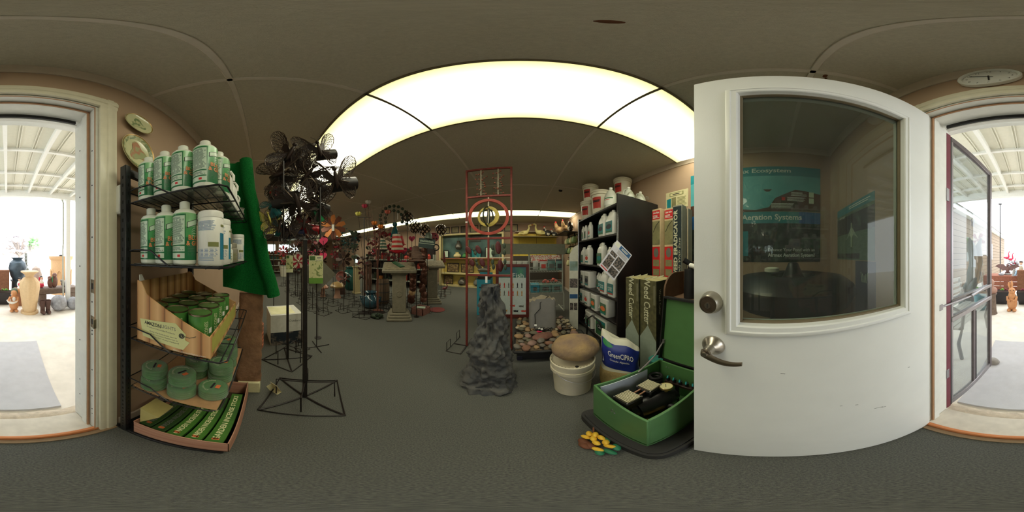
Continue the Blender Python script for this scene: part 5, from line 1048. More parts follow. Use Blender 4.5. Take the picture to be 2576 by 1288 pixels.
# brown plastic shell and pump behind the cabinet
BRS = mat('brown_shell', (104, 80, 60), .55, var=.1)
sh = thing('brown_tub', 'dark brown plastic tub with an arched back behind the green cabinet lid', 'tub', (1.06, .60, 0)); MB().bx(.93, 1.2, .46, .76, 0, .86, .01).build('pedestal', BLKP, sh)
pts = [(.93, .86), (.93, .93)]+[(.93+.14-.14*math.cos(k*PI/2/8), .93+.14*math.sin(k*PI/2/8)) for k in range(1, 9)]+[(1.2, 1.07), (1.2, .86)]
for y0, y1 in ((.745, .76), (.46, .475)): MB().ext([(x, y0, z) for x, z in pts], (0, y1-y0, 0)).build('arched_side', BRS, sh)
MB().bx(1.185, 1.2, .475, .745, .86, 1.07).build('back_wall', BRS, sh); MB().bx(.93, 1.185, .475, .745, .86, .875).build('tray_floor', BRS, sh)
pu = thing('pond_pump', 'small black pump with a white fitting set in the brown tub', 'pump', (1.08, .62, .876)); m = MB(); m.cyl((1.08, .62, .876), (1.08, .62, 1.10), .05, .045, 20); m.build('housing', BLKP, pu); m = MB(); m.tube([(1.08, .62, 1.09), (1.08, .62, 1.14), (1.05, .66, 1.17)], .022, 10); m.build('elbow', BLKP, pu); m = MB(); m.cyl((1.05, .60, 1.13), (1.02, .52, 1.12), .018, n=14); m.build('fitting', WPL, pu)
m = MB(); m.lathe([(.04, 0), (.05, .30), (.055, .31), (.055, .33), (0, .33)], 20, (.89, .80, 0)); tag(m.build('teal_canister', mat('canister_teal', (48, 120, 110), .5)), 'teal canister on the carpet behind the green cabinet', 'canister')
# ================================================================ red kinetic frame, rock pillar, pond display, back displays
REDM = mat('rust_red_metal', (122, 52, 44), .5, var=.2, scale=25, metal=.2); IVR = mat('ivory_rod', (206, 196, 170), .45); MARN = mat('dark_maroon', (84, 34, 34), .4, metal=.3, var=.2); DGN = mat('patina_green', (62, 74, 58), .45, metal=.3, var=.2)
rf = thing('kinetic_frame', 'tall rust red metal kinetic sculpture frame with rings and paddles', 'sculpture', (-.355, 1.85, 0)); FY = 1.85; XA, XB = -.615, -.088
def rb(nm, a, b, w=.012): m = MB(); m.bx(min(a[0], b[0])-w, max(a[0], b[0])+w, FY-w, FY+w, min(a[1], b[1])-w, max(a[1], b[1])+w, .002); return m.build(nm, REDM, rf)
rb('post', (XA, .012), (XA, 2.315)); rb('post', (XB, .012), (XB, 2.315))
for z in (2.315, 1.925, 1.405, .975): rb('cross_bar', (XA, z), (XB, z), .0118)
rb('mullion', (-.352, .975), (-.352, 1.405), .011)
for x in (-.441, -.24): m = MB(); m.tube([(x, FY, 1.93), (x, FY, 2.31)], .006, 8); m.build('white_rod', IVR, rf)
BEAD = mat('copper_bead', (150, 98, 82), .3, metal=.7); q = random.Random(2); bm_ = MB(); bm_.ell((0, 0, 0), (.0125, .0125, .0125), 10, 7); bmsh = None
for x in (-.441, -.24):
    for k in range(20):
        a = k*2.4; z = 1.96+.0165*k; r_ = .052+.016*math.sin(k*1.3); loc = Vector((x+r_*math.cos(a)*1.15, FY+r_*math.sin(a), z))
        if bmsh is None:
            o = MB(); o.ell(loc, (.0125, .0125, .0125), 10, 7); b_o = o.build('bead', BEAD, rf); bmsh = b_o; base_loc = loc
        else:
            c_ = bmsh.copy(); COL.objects.link(c_); c_.parent = rf; c_.location = loc-base_loc
        o = MB(); o.tube([(x, FY, z), loc], .0015, 4); o.build('bead_arm', IVR, rf)
def annulus(c, R0, R1, th, mt, nm, off=(0, 0), tw=0, sy=.92):
    m = MB(); M = Matrix.Translation(c) @ Matrix.Rotation(tw, 4, 'Z'); m.T = M; n = 48; vs = []
    for k in range(n):
        a = 2*PI*k/n; co, si = math.cos(a), math.sin(a)
        for r_, y, ox in ((R0, -th, 0), (R0, th, 0), (R1, th, 1), (R1, -th, 1)): vs.append((r_*co+ox*off[0], y, r_*si*sy+ox*off[1]))
    m._add(vs, [(k*4+i, k*4+(i+1) % 4, ((k+1) % n)*4+(i+1) % 4, ((k+1) % n)*4+i) for k in range(n) for i in range(4)]); return m.build(nm, mt, rf)
rc = (-.352, FY, 1.665)
annulus(rc, .238, .202, .014, mat('ring_red', (168, 66, 48), .5, var=.2, scale=20), 'outer_ring', tw=.08, sy=.93); annulus(rc, .128, .094, .012, mat('ring_gold', (196, 176, 86), .45, var=.2, scale=20), 'crescent_ring', (-.012, .004), tw=-.1, sy=.96); annulus(rc, .125, .108, .006, DGN, 'inner_hoop', tw=1.25, sy=1); annulus(rc, .10, .088, .006, DGN, 'inner_hoop', tw=1.9, sy=1)
m = MB(); m.tube([(-.352, FY, 1.405), (-.352, FY, 1.905)], .008, 8); m.build('axle', IVR, rf)
for xa, xb in ((-.60, -.365), (-.34, -.10)): m = MB(); m.tube([(xa, FY, 1.18), (xb, FY, 1.18)], .005, 6); m.build('paddle_axle', IVR, rf)
def paddle(x, z, rx, rz_, tilt, mt):
    m = MB(); m.ell((x, FY-.02, z), (rx, .007, rz_), 16, 8, rot=Matrix.Rotation(tilt, 4, 'Y') @ Matrix.Rotation(.25, 4, 'Z')); m.build('paddle', mt, rf)
    m = MB(); m.tube([(x, FY-.016, z), (x+(.01 if z > 1.18 else -.01), FY, 1.18)], .002, 4); m.build('paddle_arm', IVR, rf)
for x, z, a, b, tl, mt in ((-.59, 1.272, .03, .052, -.5, MARN), (-.468, 1.275, .03, .054, -.4, MARN), (-.545, 1.12, .03, .046, -.5, MARN), (-.42, 1.122, .03, .05, -.4, MARN), (-.52, 1.27, .018, .024, -.4, DGN), (-.505, 1.235, .018, .024, -.4, DGN), (-.495, 1.15, .016, .022, -.4, DGN), (-.485, 1.11, .016, .022, -.4, DGN),
                          (-.235, 1.295, .032, .075, -.08, MARN), (-.213, 1.09, .032, .07, -.06, MARN), (-.30, 1.30, .02, .034, 0, DGN), (-.295, 1.235, .02, .034, 0, DGN), (-.167, 1.315, .018, .032, 0, DGN), (-.165, 1.24, .018, .032, 0, DGN), (-.30, 1.13, .018, .032, 0, DGN), (-.29, 1.075, .018, .032, 0, DGN), (-.16, 1.135, .018, .032, 0, DGN), (-.155, 1.07, .018, .032, 0, DGN)): paddle(x, z, a, b, tl, mt)
MB().bx(-.385, -.36, FY-.022, FY-.02, .89, .965).build('price_tag', PAPER, rf); MB().bx(-.628, -.602, FY-.0145, FY-.013, 1.60, 1.615).build('sticker', PAPER, rf)
def cage(t, cx, cy, sx, sy, h, rz=0, bar=.005, mt=SPB):
    M = Matrix.Translation((cx, cy, 0)) @ Matrix.Rotation(rz, 4, 'Z')
    for z in (.006, h):
        m = MB(); m.T = M
        if z < h: m.tube([(-sx, -sy, z), (sx, -sy, z), (sx, sy, z), (-sx, sy, z)], bar, 5, True)
        else: m.tube([(-sx, 0, .006), (-sx, 0, h), (sx, 0, h), (sx, 0, .006)], bar, 5); m.tube([(0, -sy, .006), (0, -sy, h), (0, sy, h), (0, sy, .006)], bar, 5)
        m.build('base_frame' if z < h else 'hoop', mt, t)
for x in (XA, XB): 
    m = MB(); m.bx(x-.16, x+.008, FY-.008, FY+.008, .0, .012); m.bx(x-.008, x+.008, FY-.22, FY+.22, 0, .012); m.build('foot_bar', SPB, rf)
m = MB()
for y in (FY-.2, FY+.1): m.tube([(XA-.17, y, .006), (XA-.17, y, .13), (XA-.17, y+.1, .13), (XA-.17, y+.1, .006)], .004, 5)
m.tube([(XA-.17, FY-.22, .006), (XA-.17, FY+.22, .006)], .005, 5); m.tube([(XA-.17, FY-.22, .006), (XA, FY-.22, .006)], .005, 5); m.build('stake_hoops', SPB, rf)
# ---- dark moulded rock pillar
RKP = mat('dark_slate_rock', (66, 68, 70), .8, col2=(96, 94, 88), scale=7, bump=.5, bscale=45)
def pil(u, v):
    z = .975*v; a = 2*PI*u; r = .205-.085*min(1, v/.62)-.045*max(0, (v-.62)/.38); r *= 1+.05*math.cos(2*a+1)
    p = Vector((math.cos(a)*2.1, math.sin(a)*2.1, z*8.5)); n1 = noise.noise(p*.75); n2 = noise.noise(p*2.1+Vector((4, 0, 0))); n3 = abs(noise.noise(p*2.6))
    sq_ = (z*7+n1*2.2+.6*math.cos(a)) % 1.0; step = .024*min(1, (1-sq_)*4)*sq_      # overhanging strata
    r += .042*n1+.034*n2-.016*n3+step*(.8-.4*v)-.01
    if v < .06: r += .02
    return Vector((-.225+.012*v+r*math.cos(a), 1.235+r*math.sin(a), z))
m = MB(); m.grid(pil, 90, 110, True); m.poly([pil(k/90, 1)+Vector((0, 0, -.004)) for k in range(90)]); tag(m.build('rock_pillar', RKP, ang=60), 'dark grey moulded rock pillar standing in the aisle', 'rock pillar')
# ---- pond display tray
PX0, PX1, PY0, PY1 = -.055, .72, 1.52, 2.52; LNR = mat('pond_liner', (30, 29, 30), .5, var=.2); GRVL = mat('brown_gravel', (92, 78, 60), .95, col2=(130, 112, 88), scale=90, bump=.8, bscale=160)
pdn = thing('pond_tray', 'low black pond display box filled with stones on the carpet', 'display box', ((PX0+PX1)/2, (PY0+PY1)/2, 0))
MB().bx(PX0+.03, PX1-.03, PY0+.10, PY1, 0, .15, .01).build('plinth', LNR, pdn); MB().bx(PX0, PX1, PY0, PY1, .15, .185, .012).build('tray', LNR, pdn); m = MB(); m.grid(lambda u, v: (PX0+.02+(PX1-PX0-.04)*u, PY0+.02+(PY1-PY0-.04)*v, .186+.006*noise.noise((u*12, v*12, 0))), 30, 30); m.build('gravel', GRVL, pdn)
MB().bx(PX0, PX1, 1.965, 1.98, .186, .205, .004).build('divider', LNR, pdn); MB().bx(-.02, .035, PY0+.085, PY0+.10, .0, .06, .004).build('power_box', mat('outlet_navy', (34, 34, 48), .5), pdn)
PB = [mat('pebble_%s' % n, c, .6, var=.14, scale=30) for n, c in (('tan', (158, 128, 92)), ('grey', (112, 106, 96)), ('rust', (128, 92, 72)), ('olive', (106, 102, 84)), ('pale', (182, 170, 142)), ('pink', (142, 114, 102)))]
pebs = []
for k in range(4):
    o = MB(); o.ell((0, 0, 0), (1, .78, .5), 12, 8, fn=lumpy(k*5+1, .16, 1.2)); pebs.append(o.v[:])
pm = {}
def pebble(x, y, z, s, rz, mi, lab, grp):
    key = (R.randrange(4), mi)
    if key not in pm:
        m = MB(); tmp = MB(); tmp.ell((0, 0, 0), (1, .78, .5), 12, 8, fn=lumpy(key[0]*5+1, .16, 1.2)); o = tmp.build('pebble', PB[mi]); pm[key] = o.data
    else: o = bpy.data.objects.new('pebble', pm[key]); COL.objects.link(o)
    o.location = (x, y, z+s*.45); o.scale = (s, s, s); o.rotation_euler = (R.uniform(-.12, .12), R.uniform(-.12, .12), rz); tag(o, lab, 'pebble', grp)
names = ('tan', 'grey', 'rust brown', 'olive', 'pale', 'pinkish')
placed = []
def scatter(n, x0, x1, y0, y1, smin, smax, cols, where, seed, avoid=None):
    q = random.Random(seed); tries = 0; c = 0
    while c < n and tries < 4000:
        tries += 1; x, y, s = q.uniform(x0, x1), q.uniform(y0, y1), q.uniform(smin, smax)
        if avoid and avoid[0] < x < avoid[1] and avoid[2] < y < avoid[3]: continue
        if any((x-a)**2+(y-b)**2 < (.82*(s+r_))**2 for a, b, r_ in placed): continue
        placed.append((x, y, s)); mi = q.choice(cols); pebble(x, y, .188, s, q.uniform(0, 6), mi, '%s rounded pebble lying %s' % (names[mi], where), 'pebbles %s' % where); c += 1
m = MB(); m.ell((.27, 1.82, .21), (.13, .085, .04), 24, 12, rot=Matrix.Rotation(.5, 4, 'Z'), fn=lumpy(21, .2, 1.6)); tag(m.build('flat_stone', mat('flat_red_stone', (122, 86, 74), .8, var=.15, bump=.3)), 'flat reddish brown stone in the middle of the pond tray', 'stone')
scatter(34, -.02, .68, 1.555, 1.94, .032, .06, (0, 1, 1, 2, 3, 3, 5, 1), 'along the front of the pond tray', 5, (.14, .40, 1.73, 1.92))
scatter(16, -.02, .11, 2.02, 2.46, .03, .05, (0, 0, 3, 4, 0), 'between the grey slab fountain and the fish chart', 6)
scatter(18, .52, .69, 2.02, 2.46, .028, .045, (1, 1, 2, 4, 5), 'between the grey slab fountain and the banner board', 8)
scatter(8, .12, .5, 1.99, 2.06, .022, .032, (0, 1, 4), 'at the foot of the grey slab fountain', 9)
SLB = mat('slab_concrete', (132, 130, 126), .7, var=.08, scale=6, bump=.15)
def slabf(u, v):
    a = 2*PI*u; x = math.copysign(abs(math.cos(a))**.3, math.cos(a)); y = math.copysign(abs(math.sin(a))**.5, math.sin(a)); top = .40+.05*math.cos((x-.1)*1.5)+.012*math.sin(x*19+y*2); return Vector((.31+.178*x*(1-.02*v), 2.17+.095*y*(1-.15*v), .19+top*v))
sf = thing('slab_fountain', 'grey cast slab fountain with a rippled top in the pond tray', 'fountain', (.31, 2.17, .19)); m = MB(); m.grid(slabf, 56, 20, True); m.build('slab', SLB, sf)
m = MB(); m.grid(lambda u, v: slabf(u, 1)*(1-v)+Vector((.31, 2.17, .595))*v+Vector((0, 0, .016*math.sin(u*2*PI*7)*(1-v)*v*2)), 56, 6, True); m.build('rippled_top', mat('slab_top', (160, 150, 128), .7, var=.1), sf)
m = MB(); m.tube([(.40, 2.19, .64), (.33, 2.12, .615), (.27, 2.078, .58), (.27, 2.072, .50), (.20, 2.068, .42), (.205, 2.068, .34), (.20, 2.06, .22)], .005, 6); m.build('supply_cord', BLKP, sf)
m = MB(); q = random.Random(12); pts = []
for k in range(70): a = k*.55; pts.append((.26+.10*math.cos(a)*(.6+.4*math.sin(k*.7))+.0022*k-.06, 2.0+.035*math.sin(a*1.1)-.03, .225+.02*math.sin(k*1.7)+.012*q.random()))
m.tube(pts, .0045, 5); tag(m.build('cord_tangle', BLKP), 'tangled black pump cord in front of the slab fountain', 'cord')
for k, (x, y, z) in enumerate(((.205, 2.025, .28), (.275, 1.965, .245), (.245, 1.975, .25))): tag(MB().box((x, y, z), (.03, .003, .025), rot=Matrix.Rotation(.4*k, 4, 'Z') @ Matrix.Rotation(-.6, 4, 'X')).build('cord_tag', PAPER), ('white paper tag hanging on the fountain supply cord', 'larger white tag lying on the tangled cord', 'small white tag half under the larger tag')[k], 'tag')
m = MB(); m.ell((.225, 1.93, .225), (.03, .016, .014), 12, 8); m.cyl((.25, 1.93, .225), (.27, 1.935, .225), .008, n=8); tag(m.build('pink_plug', mat('plug_pink', (206, 50, 92), .4)), 'bright pink plug lying by the cord tangle', 'plug')
m = MB(); m.tube([(.50, 1.96, .21), (.62, 1.95, .21), (.76, 1.90, .20), (.84, 1.75, .05), (.82, 1.6, .012), (.7, 1.5, .012)], .008, 8); tag(m.build('power_lead', BLKP), 'black lead running off the pond tray to the carpet', 'lead')
m = MB(); m.tube([(.86, 1.95, .02), (.80, 1.80, .40), (.83, 1.72, .47), (.88, 1.62, .40), (.90, 1.50, .04)], .011, 8); m.ring((.88, 1.55, .13), .07, .012, 20, 7, 'X'); tag(m.build('loop_hose', BLKP), 'stiff black hose loop standing before the bottom shelf', 'hose')
# ---- fish chart sign
fs = thing('fish_chart', 'framed fish identification chart standing behind the red frame', 'sign', (-.125, 3.0, 0)); W0, W1, Z0_, Z1_ = -.43, .18, .03, 1.05
m = MB(); mframe(m, ((W0+W1)/2, 2.985, (Z0_+Z1_)/2), (1, 0, 0), (0, 0, 1), (0, -1, 0), W1-W0, Z1_-Z0_, [(0, -.02), (0, .02), (.05, .02), (.055, .01)]); m.build('frame', mat('cherry_wood', (104, 46, 40), .5, var=.15, scale=12), fs)
MB().bx(W0+.04, W1-.04, 2.98, 2.99, Z0_+.04, Z1_-.04).build('sheet', mat('chart_pale', (206, 220, 216), .4), fs); MB().bx(W0+.05, W1-.05, 2.977, 2.98, .80, 1.0).build('header_photo', mat('chart_green', (76, 150, 110), .4, col2=(60, 80, 120), scale=5), fs); txt('Fish', .12, PT, fs, (-.02, 2.975, .84), (1, 0, 0), (0, 0, 1), fit=.20)
q = random.Random(3); fcol = [INK, RDL, LGY, mat('fish_ochre', (190, 140, 70), .5)]
for r_ in range(2):
    for c_ in range(6):
        m = MB(); m.ext([(-.35+.08*c_+dx, 2.9765, .66-.15*r_+dz) for dx, dz in ((0, .055), (.011, .02), (.007, -.03), (.018, -.06), (0, -.045), (-.018, -.06), (-.007, -.03), (-.011, .02))], (0, -.001, 0)); m.build('fish_print', q.choice(fcol), fs)
for c_, (x, z) in enumerate(((-.3, .27), (-.12, .26), (.04, .25), (-.26, .16), (-.06, .15), (.08, .15))):
    m = MB(); m.ext([(x+dx*.9, 2.9765, z+dz) for dx, dz in ((-.06, .01), (-.02, .022), (.03, .016), (.05, .025), (.045, 0), (.05, -.02), (.02, -.014), (-.03, -.016))], (0, -.001, 0)); m.build('fish_print', fcol[c_ % 4], fs)
m = MB(); m.tube([(-.38, 3.02, .9), (-.38, 3.2, .0)], .01, 6); m.tube([(.13, 3.02, .9), (.13, 3.2, .0)], .01, 6); m.bx(-.42, .17, 2.97, 3.0, 0, .03); m.build('easel_legs', mat('easel_wood', (80, 50, 40), .6), fs)
tb = thing('teal_carton', 'tall teal display carton with an open top behind the rock pillar', 'carton', (-.68, 3.2, 0)); TC = mat('carton_teal', (54, 150, 172), .5)
for nm, b in (('front_panel', (-.815, -.545, 3.07, 3.075, 0, .74)), ('back_panel', (-.815, -.545, 3.325, 3.33, 0, .86)), ('side_panel', (-.815, -.81, 3.075, 3.325, 0, .76)), ('side_panel', (-.55, -.545, 3.075, 3.325, 0, .76))): MB().bx(*b).build(nm, TC, tb)
MB().bx(-.80, -.56, 3.09, 3.31, .60, .80).build('contents', BLKP, tb); m = MB(); lines(m, (-.72, 3.068, .58), (1, 0, 0), (0, 0, 1), .1, .03, 1, .8); m.build('fine_print', INK, tb); m = MB(); m.ext([(-.78, 3.0695, .30), (-.72, 3.0695, .5), (-.66, 3.0695, .42), (-.7, 3.0695, .3)], (0, -.001, 0)); m.build('bird_print', BLKP, tb)
# ---- white wire display with grey header
GWH = mat('grey_white_wire', (176, 180, 168), .5); GHD = mat('header_grey_green', (128, 132, 112), .6)
wd = thing('wire_display', 'white wire floor display with a wide grey header board', 'display', (.57, 3.45, 0))
for x in (.225, .93): m = MB(); m.tube([(x, 3.3, 0), (x, 3.3, .38), (x-.02, 3.33, .48), (x-.02, 3.33, 1.26)], .015, 8); m.build('upright', GWH, wd)
for x in (.225, .93): m = MB(); m.tube([(x, 3.3, .012), (x, 3.75, .012)], .012, 6); m.build('foot', GWH, wd)
m = MB(); m.tube([(.225, 3.3, .12), (.93, 3.3, .12)], .01, 6); m.build('brace', GWH, wd)
MB().bx(-.50, .955, 3.3, 3.34, 1.235, 1.45, .004).build('header', GHD, wd)
for z in (.87, .60, .42):
    m = MB(); m.tube([(.225, 3.32, z), (.92, 3.32, z), (.92, 3.68, z), (.225, 3.68, z)], .006, 5, True); m.tube([(.225, 3.32, z+.10), (.92, 3.32, z+.10)], .005, 5); b_ = m.build('basket', GWH, wd); m = MB()
    for k in range(24): x = .225+.029*(k+.5); m.tube([(x, 3.32, z), (x, 3.32, z+.10)], .0022, 4)
    for k in range(12): x = .225+.058*(k+.5); m.tube([(x, 3.32, z), (x, 3.68, z)], .0022, 4)
    m.build('wires', GWH, b_)
m = MB(); m.tube([(-.45, 3.36, 1.09), (.92, 3.36, 1.09)], .006, 6); m.tube([(-.45, 3.36, .90), (.92, 3.36, .90)], .006, 6); m.build('hook_bar', GWH, wd)
BAGW = mat('bag_clear_white', (196, 200, 190), .35, var=.1, scale=25); BTE = mat('bag_teal', (110, 150, 142), .4, var=.1)
def hbag(x, z, w, h, mt, lab, dec, y=3.345):
    t = thing('hanging_packet', lab, 'packet', (x, y, z), 'packets on the wire display'); m = MB(); m.grid(lambda u, v: (x-w/2+w*u, y-.03*math.sin(PI*u)*math.sin(PI*v)-.002, z+h*v), 8, 8); m.grid(lambda u, v: (x-w/2+w*u, y, z+h*v), 2, 2); m.build('pouch', mt, t); MB().bx(x-w/2, x+w/2, y-.004, y+.002, z+h, z+h+.03).build('header_card', LWH if not dec else dec, t)
    if dec: MB().bx(x-w*.3, x+w*.3, y-.034, y-.031, z+h*.25, z+h*.7).build('print', dec, t)
for k, x in enumerate((-.38, -.25, -.12, .0, .12)): hbag(x, .92, .11, .15, BAGW, 'clear packet hanging in the row above the fish chart', None)
hbag(.34, .92, .11, .15, BAGW, 'clear packet hanging beside the red printed packet', None); hbag(.50, .90, .15, .19, BAGW, 'packet with a red print on the wire display', RDL); hbag(.67, .90, .16, .20, BTE, 'pale teal packet on the wire display', LGY); hbag(.84, .90, .15, .20, BTE, 'teal grey packet with a dark print on the wire display', DGREY)
m = MB(); m.grid(lambda u, v: (.25+.66*u, 3.40+.2*v, 1.06+.16*v+.015*noise.noise((u*9, v*4, 0))), 20, 4); tag(m.build('red_packet_row', mat('red_white_print', (196, 96, 84), .5, col2=(220, 214, 200), scale=30, contrast=(.45, .55))), 'row of red and white printed packets under the grey header', 'packets', kind='stuff')
for k, (x0, x1, z0, h, nm, mt) in enumerate(((.24, .42, .43, .17, 'narrow teal carton in the lowest basket', TC), (.43, .66, .43, .16, 'pale teal carton with a dark photo in the lowest basket', BTE), (.675, .90, .43, .16, 'pale teal carton at the banner board end of the lowest basket', BTE))):
    t = thing('display_box', nm, 'box', ((x0+x1)/2, 3.45, z0)); MB().bx(x0, x1, 3.335, 3.6, z0+.006, z0+h, .003).build('box', mt, t); MB().bx(x0+.05, x1-.05, 3.3335, 3.335, z0+.04, z0+.12).build('photo', PH, t)
for k, (x, z) in enumerate(((.58, .63), (.76, .65))):
    m = MB()
    for j in range(7): a = j*.9; m.ell((x+.05*math.cos(a), 3.5+.03*math.sin(a), z+.02*(j % 3)), (.035, .03, .022), 8, 6)
    tag(m.build('coral_flower', mat('coral_red', (214, 92, 76), .6)), ('smaller coral red artificial flower in the middle basket', 'larger coral red artificial flower in the middle basket')[k], 'flower')
tag(MB().bx(.38, .62, 3.36, 3.38, .89, .97).build('green_sheet', mat('sage_sheet', (110, 126, 100), .6)), 'sage green sheet standing in the upper wire basket', 'sheet')
# ---- back wall: glazed case, pictures, shelf with geese
CRM = mat('case_cream', (222, 206, 150), .5, var=.05); case = thing('display_case', 'large cream display case with shelves on the back wall', 'display case', (-2.05, 5.9, 0)); C0, C1 = -3.1, -.55
for b in ((C0, C0+.07, 5.80, 6.04, .0, 2.08), (C1-.07, C1, 5.80, 6.04, 0, 2.08), (-1.98, -1.93, 5.81, 6.04, 1.12, 2.08)): MB().bx(*b, .004).build('stile', CRM, case)
for z in (.03, .52, 2.04): MB().bx(C0+.07, C1-.07, 5.80, 6.04, z-.03, z+.03, .004).build('shelf', CRM, case)
MB().bx(C0+.07, C1-.07, 5.78, 6.04, 1.08, 1.12, .004).build('counter', mat('counter_rust', (150, 92, 66), .5), case); MB().bx(C0+.07, C1-.07, 6.02, 6.04, .06, 1.08).build('lower_back', mat('case_back_yellow', (206, 184, 104), .6), case); MB().bx(C0+.07, C1-.07, 6.02, 6.04, 1.12, 2.02).build('upper_back', mat('case_back_teal', (96, 128, 122), .4, col2=(50, 70, 72), scale=2), case)
q = random.Random(9)
def ornament(x, z, w, h, mt, lab, nm='ornament', cat='ornament', kind=0):
    t = thing(nm, lab, cat, (x, 5.9, z))
    if kind == 0:
        m = MB(); mframe(m, (x, 5.93, z+h/2), (1, 0, 0), (0, 0, 1), (0, -1, 0), w, h, [(0, -.01), (0, .012), (.02, .012), (.025, 0)]); m.build('frame', SHB, t); MB().bx(x-w/2+.02, x+w/2-.02, 5.93, 5.938, z+.02, z+h-.02).build('picture', mt, t)
    elif kind == 1:
        m = MB(); m.lathe([(.3*w, 0), (.5*w, h*.25), (.45*w, h*.55), (.2*w, h*.8), (.26*w, h), (0, h*.98)], 18, (x, 5.9, z)); m.build('body', mt, t); m = MB(); m.lathe([(.31*w, 0), (.31*w, .015)], 18, (x, 5.9, z)); m.build('foot', SHB, t)
    else:
        m = MB(); m.ell((x, 5.9, z+h*.35), (w*.4, .05, h*.3), 12, 8); m.ell((x+w*.3, 5.9, z+h*.62), (w*.14, .035, h*.16), 10, 6); m.build('body', mt, t)
        for s_ in (-1, 1): m = MB(); m.ext([(x-.05*w, 5.9, z+h*.4), (x+s_*.1*w-.1*w, 5.9, z+h), (x+s_*.5*w-.05*w, 5.9, z+h*.95), (x+s_*.3*w, 5.9, z+h*.45)], (0, .015, 0)); m.build('wing', mt, t)
        MB().bx(x-w*.3, x+w*.3, 5.86, 5.94, z, z+h*.08).build('base', SHB, t)
    return t
DP_ = mat('sepia_picture', (90, 72, 52), .5, col2=(150, 126, 84), scale=14, contrast=(.4, .6)); PEW = mat('pewter', (96, 92, 84), .35, metal=.5)
ornament(-2.55, .56, .5, .36, DP_, 'dark eagle picture on the case shelf below the counter', 'framed_picture', 'picture'); ornament(-1.95, .56, .5, .34, DP_, 'framed landscape in the middle of the case shelf', 'framed_picture', 'picture'); ornament(-1.3, .56, .6, .3, PEW, 'pewter winged sculpture on the case shelf', 'bird_sculpture', 'sculpture', 2)
ornament(-2.75, .07, .4, .36, DP_, 'square picture on the bottom of the case', 'framed_picture', 'picture'); ornament(-2.15, .07, .34, .3, PEW, 'round pewter dish ornament on the case bottom', 'round_ornament', 'ornament', 1); ornament(-1.55, .07, .3, .3, LGY, 'grey ornament beside a small card in the case bottom', 'round_ornament', 'ornament', 1)
ornament(-2.85, 1.13, .22, .3, PAN, 'pale framed print at the side of the counter', 'framed_picture', 'picture'); ornament(-2.35, 1.13, .30, .22, CRM, 'cream box ornament on the rust counter', 'cream_ornament', 'ornament', 1); ornament(-2.05, 1.13, .2, .18, mat('jade', (70, 140, 80), .5), 'jade green plant ornament on the rust counter', 'jade_ornament', 'ornament', 1); pt_ = ornament(-2.3, 1.45, .26, .34, PEW, 'hanging pewter ball ornament in the upper case', 'pewter_ornament', 'ornament', 1); m = MB(); m.tube([(-2.3, 5.9, 1.78), (-2.3, 5.9, 2.01)], .004, 5); m.build('hanging_wire', SPB, pt_); ornament(-1.6, 1.13, .4, .34, LTE, 'teal framed print on the counter', 'framed_picture', 'picture'); ornament(-1.1, 1.13, .3, .4, PAN, 'pale print in a dark frame on the counter', 'framed_picture', 'picture')
tag(MB().bx(-1.85, -1.45, 5.99, 6.0, 1.75, 2.0).build('dark_wall_sign', mat('slate_sign', (70, 70, 64), .6)), 'dark slate sign hung inside the upper case', 'sign')
for k, (x, w) in enumerate(((-2.95, .42), (-2.5, .32), (-2.12, .28), (-1.72, .32), (-1.3, .34), (-.86, .5), (-.3, .5))):
    t = thing('wall_picture', ('wide pale framed picture above the stakes end of the case', 'framed sketch second along above the case', 'small framed sketch above the case with white mat', 'dark framed sketch above the case middle', 'framed picture with a bright lower edge above the case', 'wide dark landscape above the gondola end of the case', 'long dark framed print near the yellow panels')[k], 'picture', (x, Y1, 2.12)); m = MB(); mframe(m, (x, Y1-.012, 2.255), (1, 0, 0), (0, 0, 1), (0, -1, 0), w, .27, [(0, -.01), (0, .012), (.022, .012), (.028, 0)]); m.build('frame', SHB, t); MB().bx(x-w/2+.02, x+w/2-.02, Y1-.012, Y1-.004, 2.14, 2.37).build('print', mat('sketch_%d' % (k % 3), ((170, 158, 120), (150, 140, 104), (90, 78, 60))[k % 3], .5, var=.2, scale=8), t)
YP = mat('yellow_board', (206, 178, 70), .6, var=.06)
gnd = thing('yellow_gondola', 'yellow backed gondola shelf at the far wall', 'gondola', (.55, 5.75, 0)); MB().bx(-.2, 1.35, 5.80, 5.84, 1.2, 2.0).build('board', YP, gnd); MB().bx(-.2, 1.35, 5.45, 5.84, 1.86, 1.88).build('shelf', mat('shelf_edge', (150, 136, 96), .6), gnd); MB().bx(-.2, 1.35, 5.5, 5.84, 0, 1.2).build('cabinet', mat('gondola_dark', (60, 54, 46), .7), gnd)
for x in (.0, .62): MB().bx(x-.004, x+.004, 5.797, 5.80, 1.2, 2.0).build('seam', INK, gnd)
tag(MB().bx(-.15, 1.1, 5.86, 6.04, 2.08, 2.10).build('wall_shelf', TRIM), 'thin wooden wall shelf above the geese', 'shelf')
GOS = mat('goose_cream', (222, 208, 140), .6, var=.06); BEAK = mat('beak_orange', (206, 130, 60), .5)
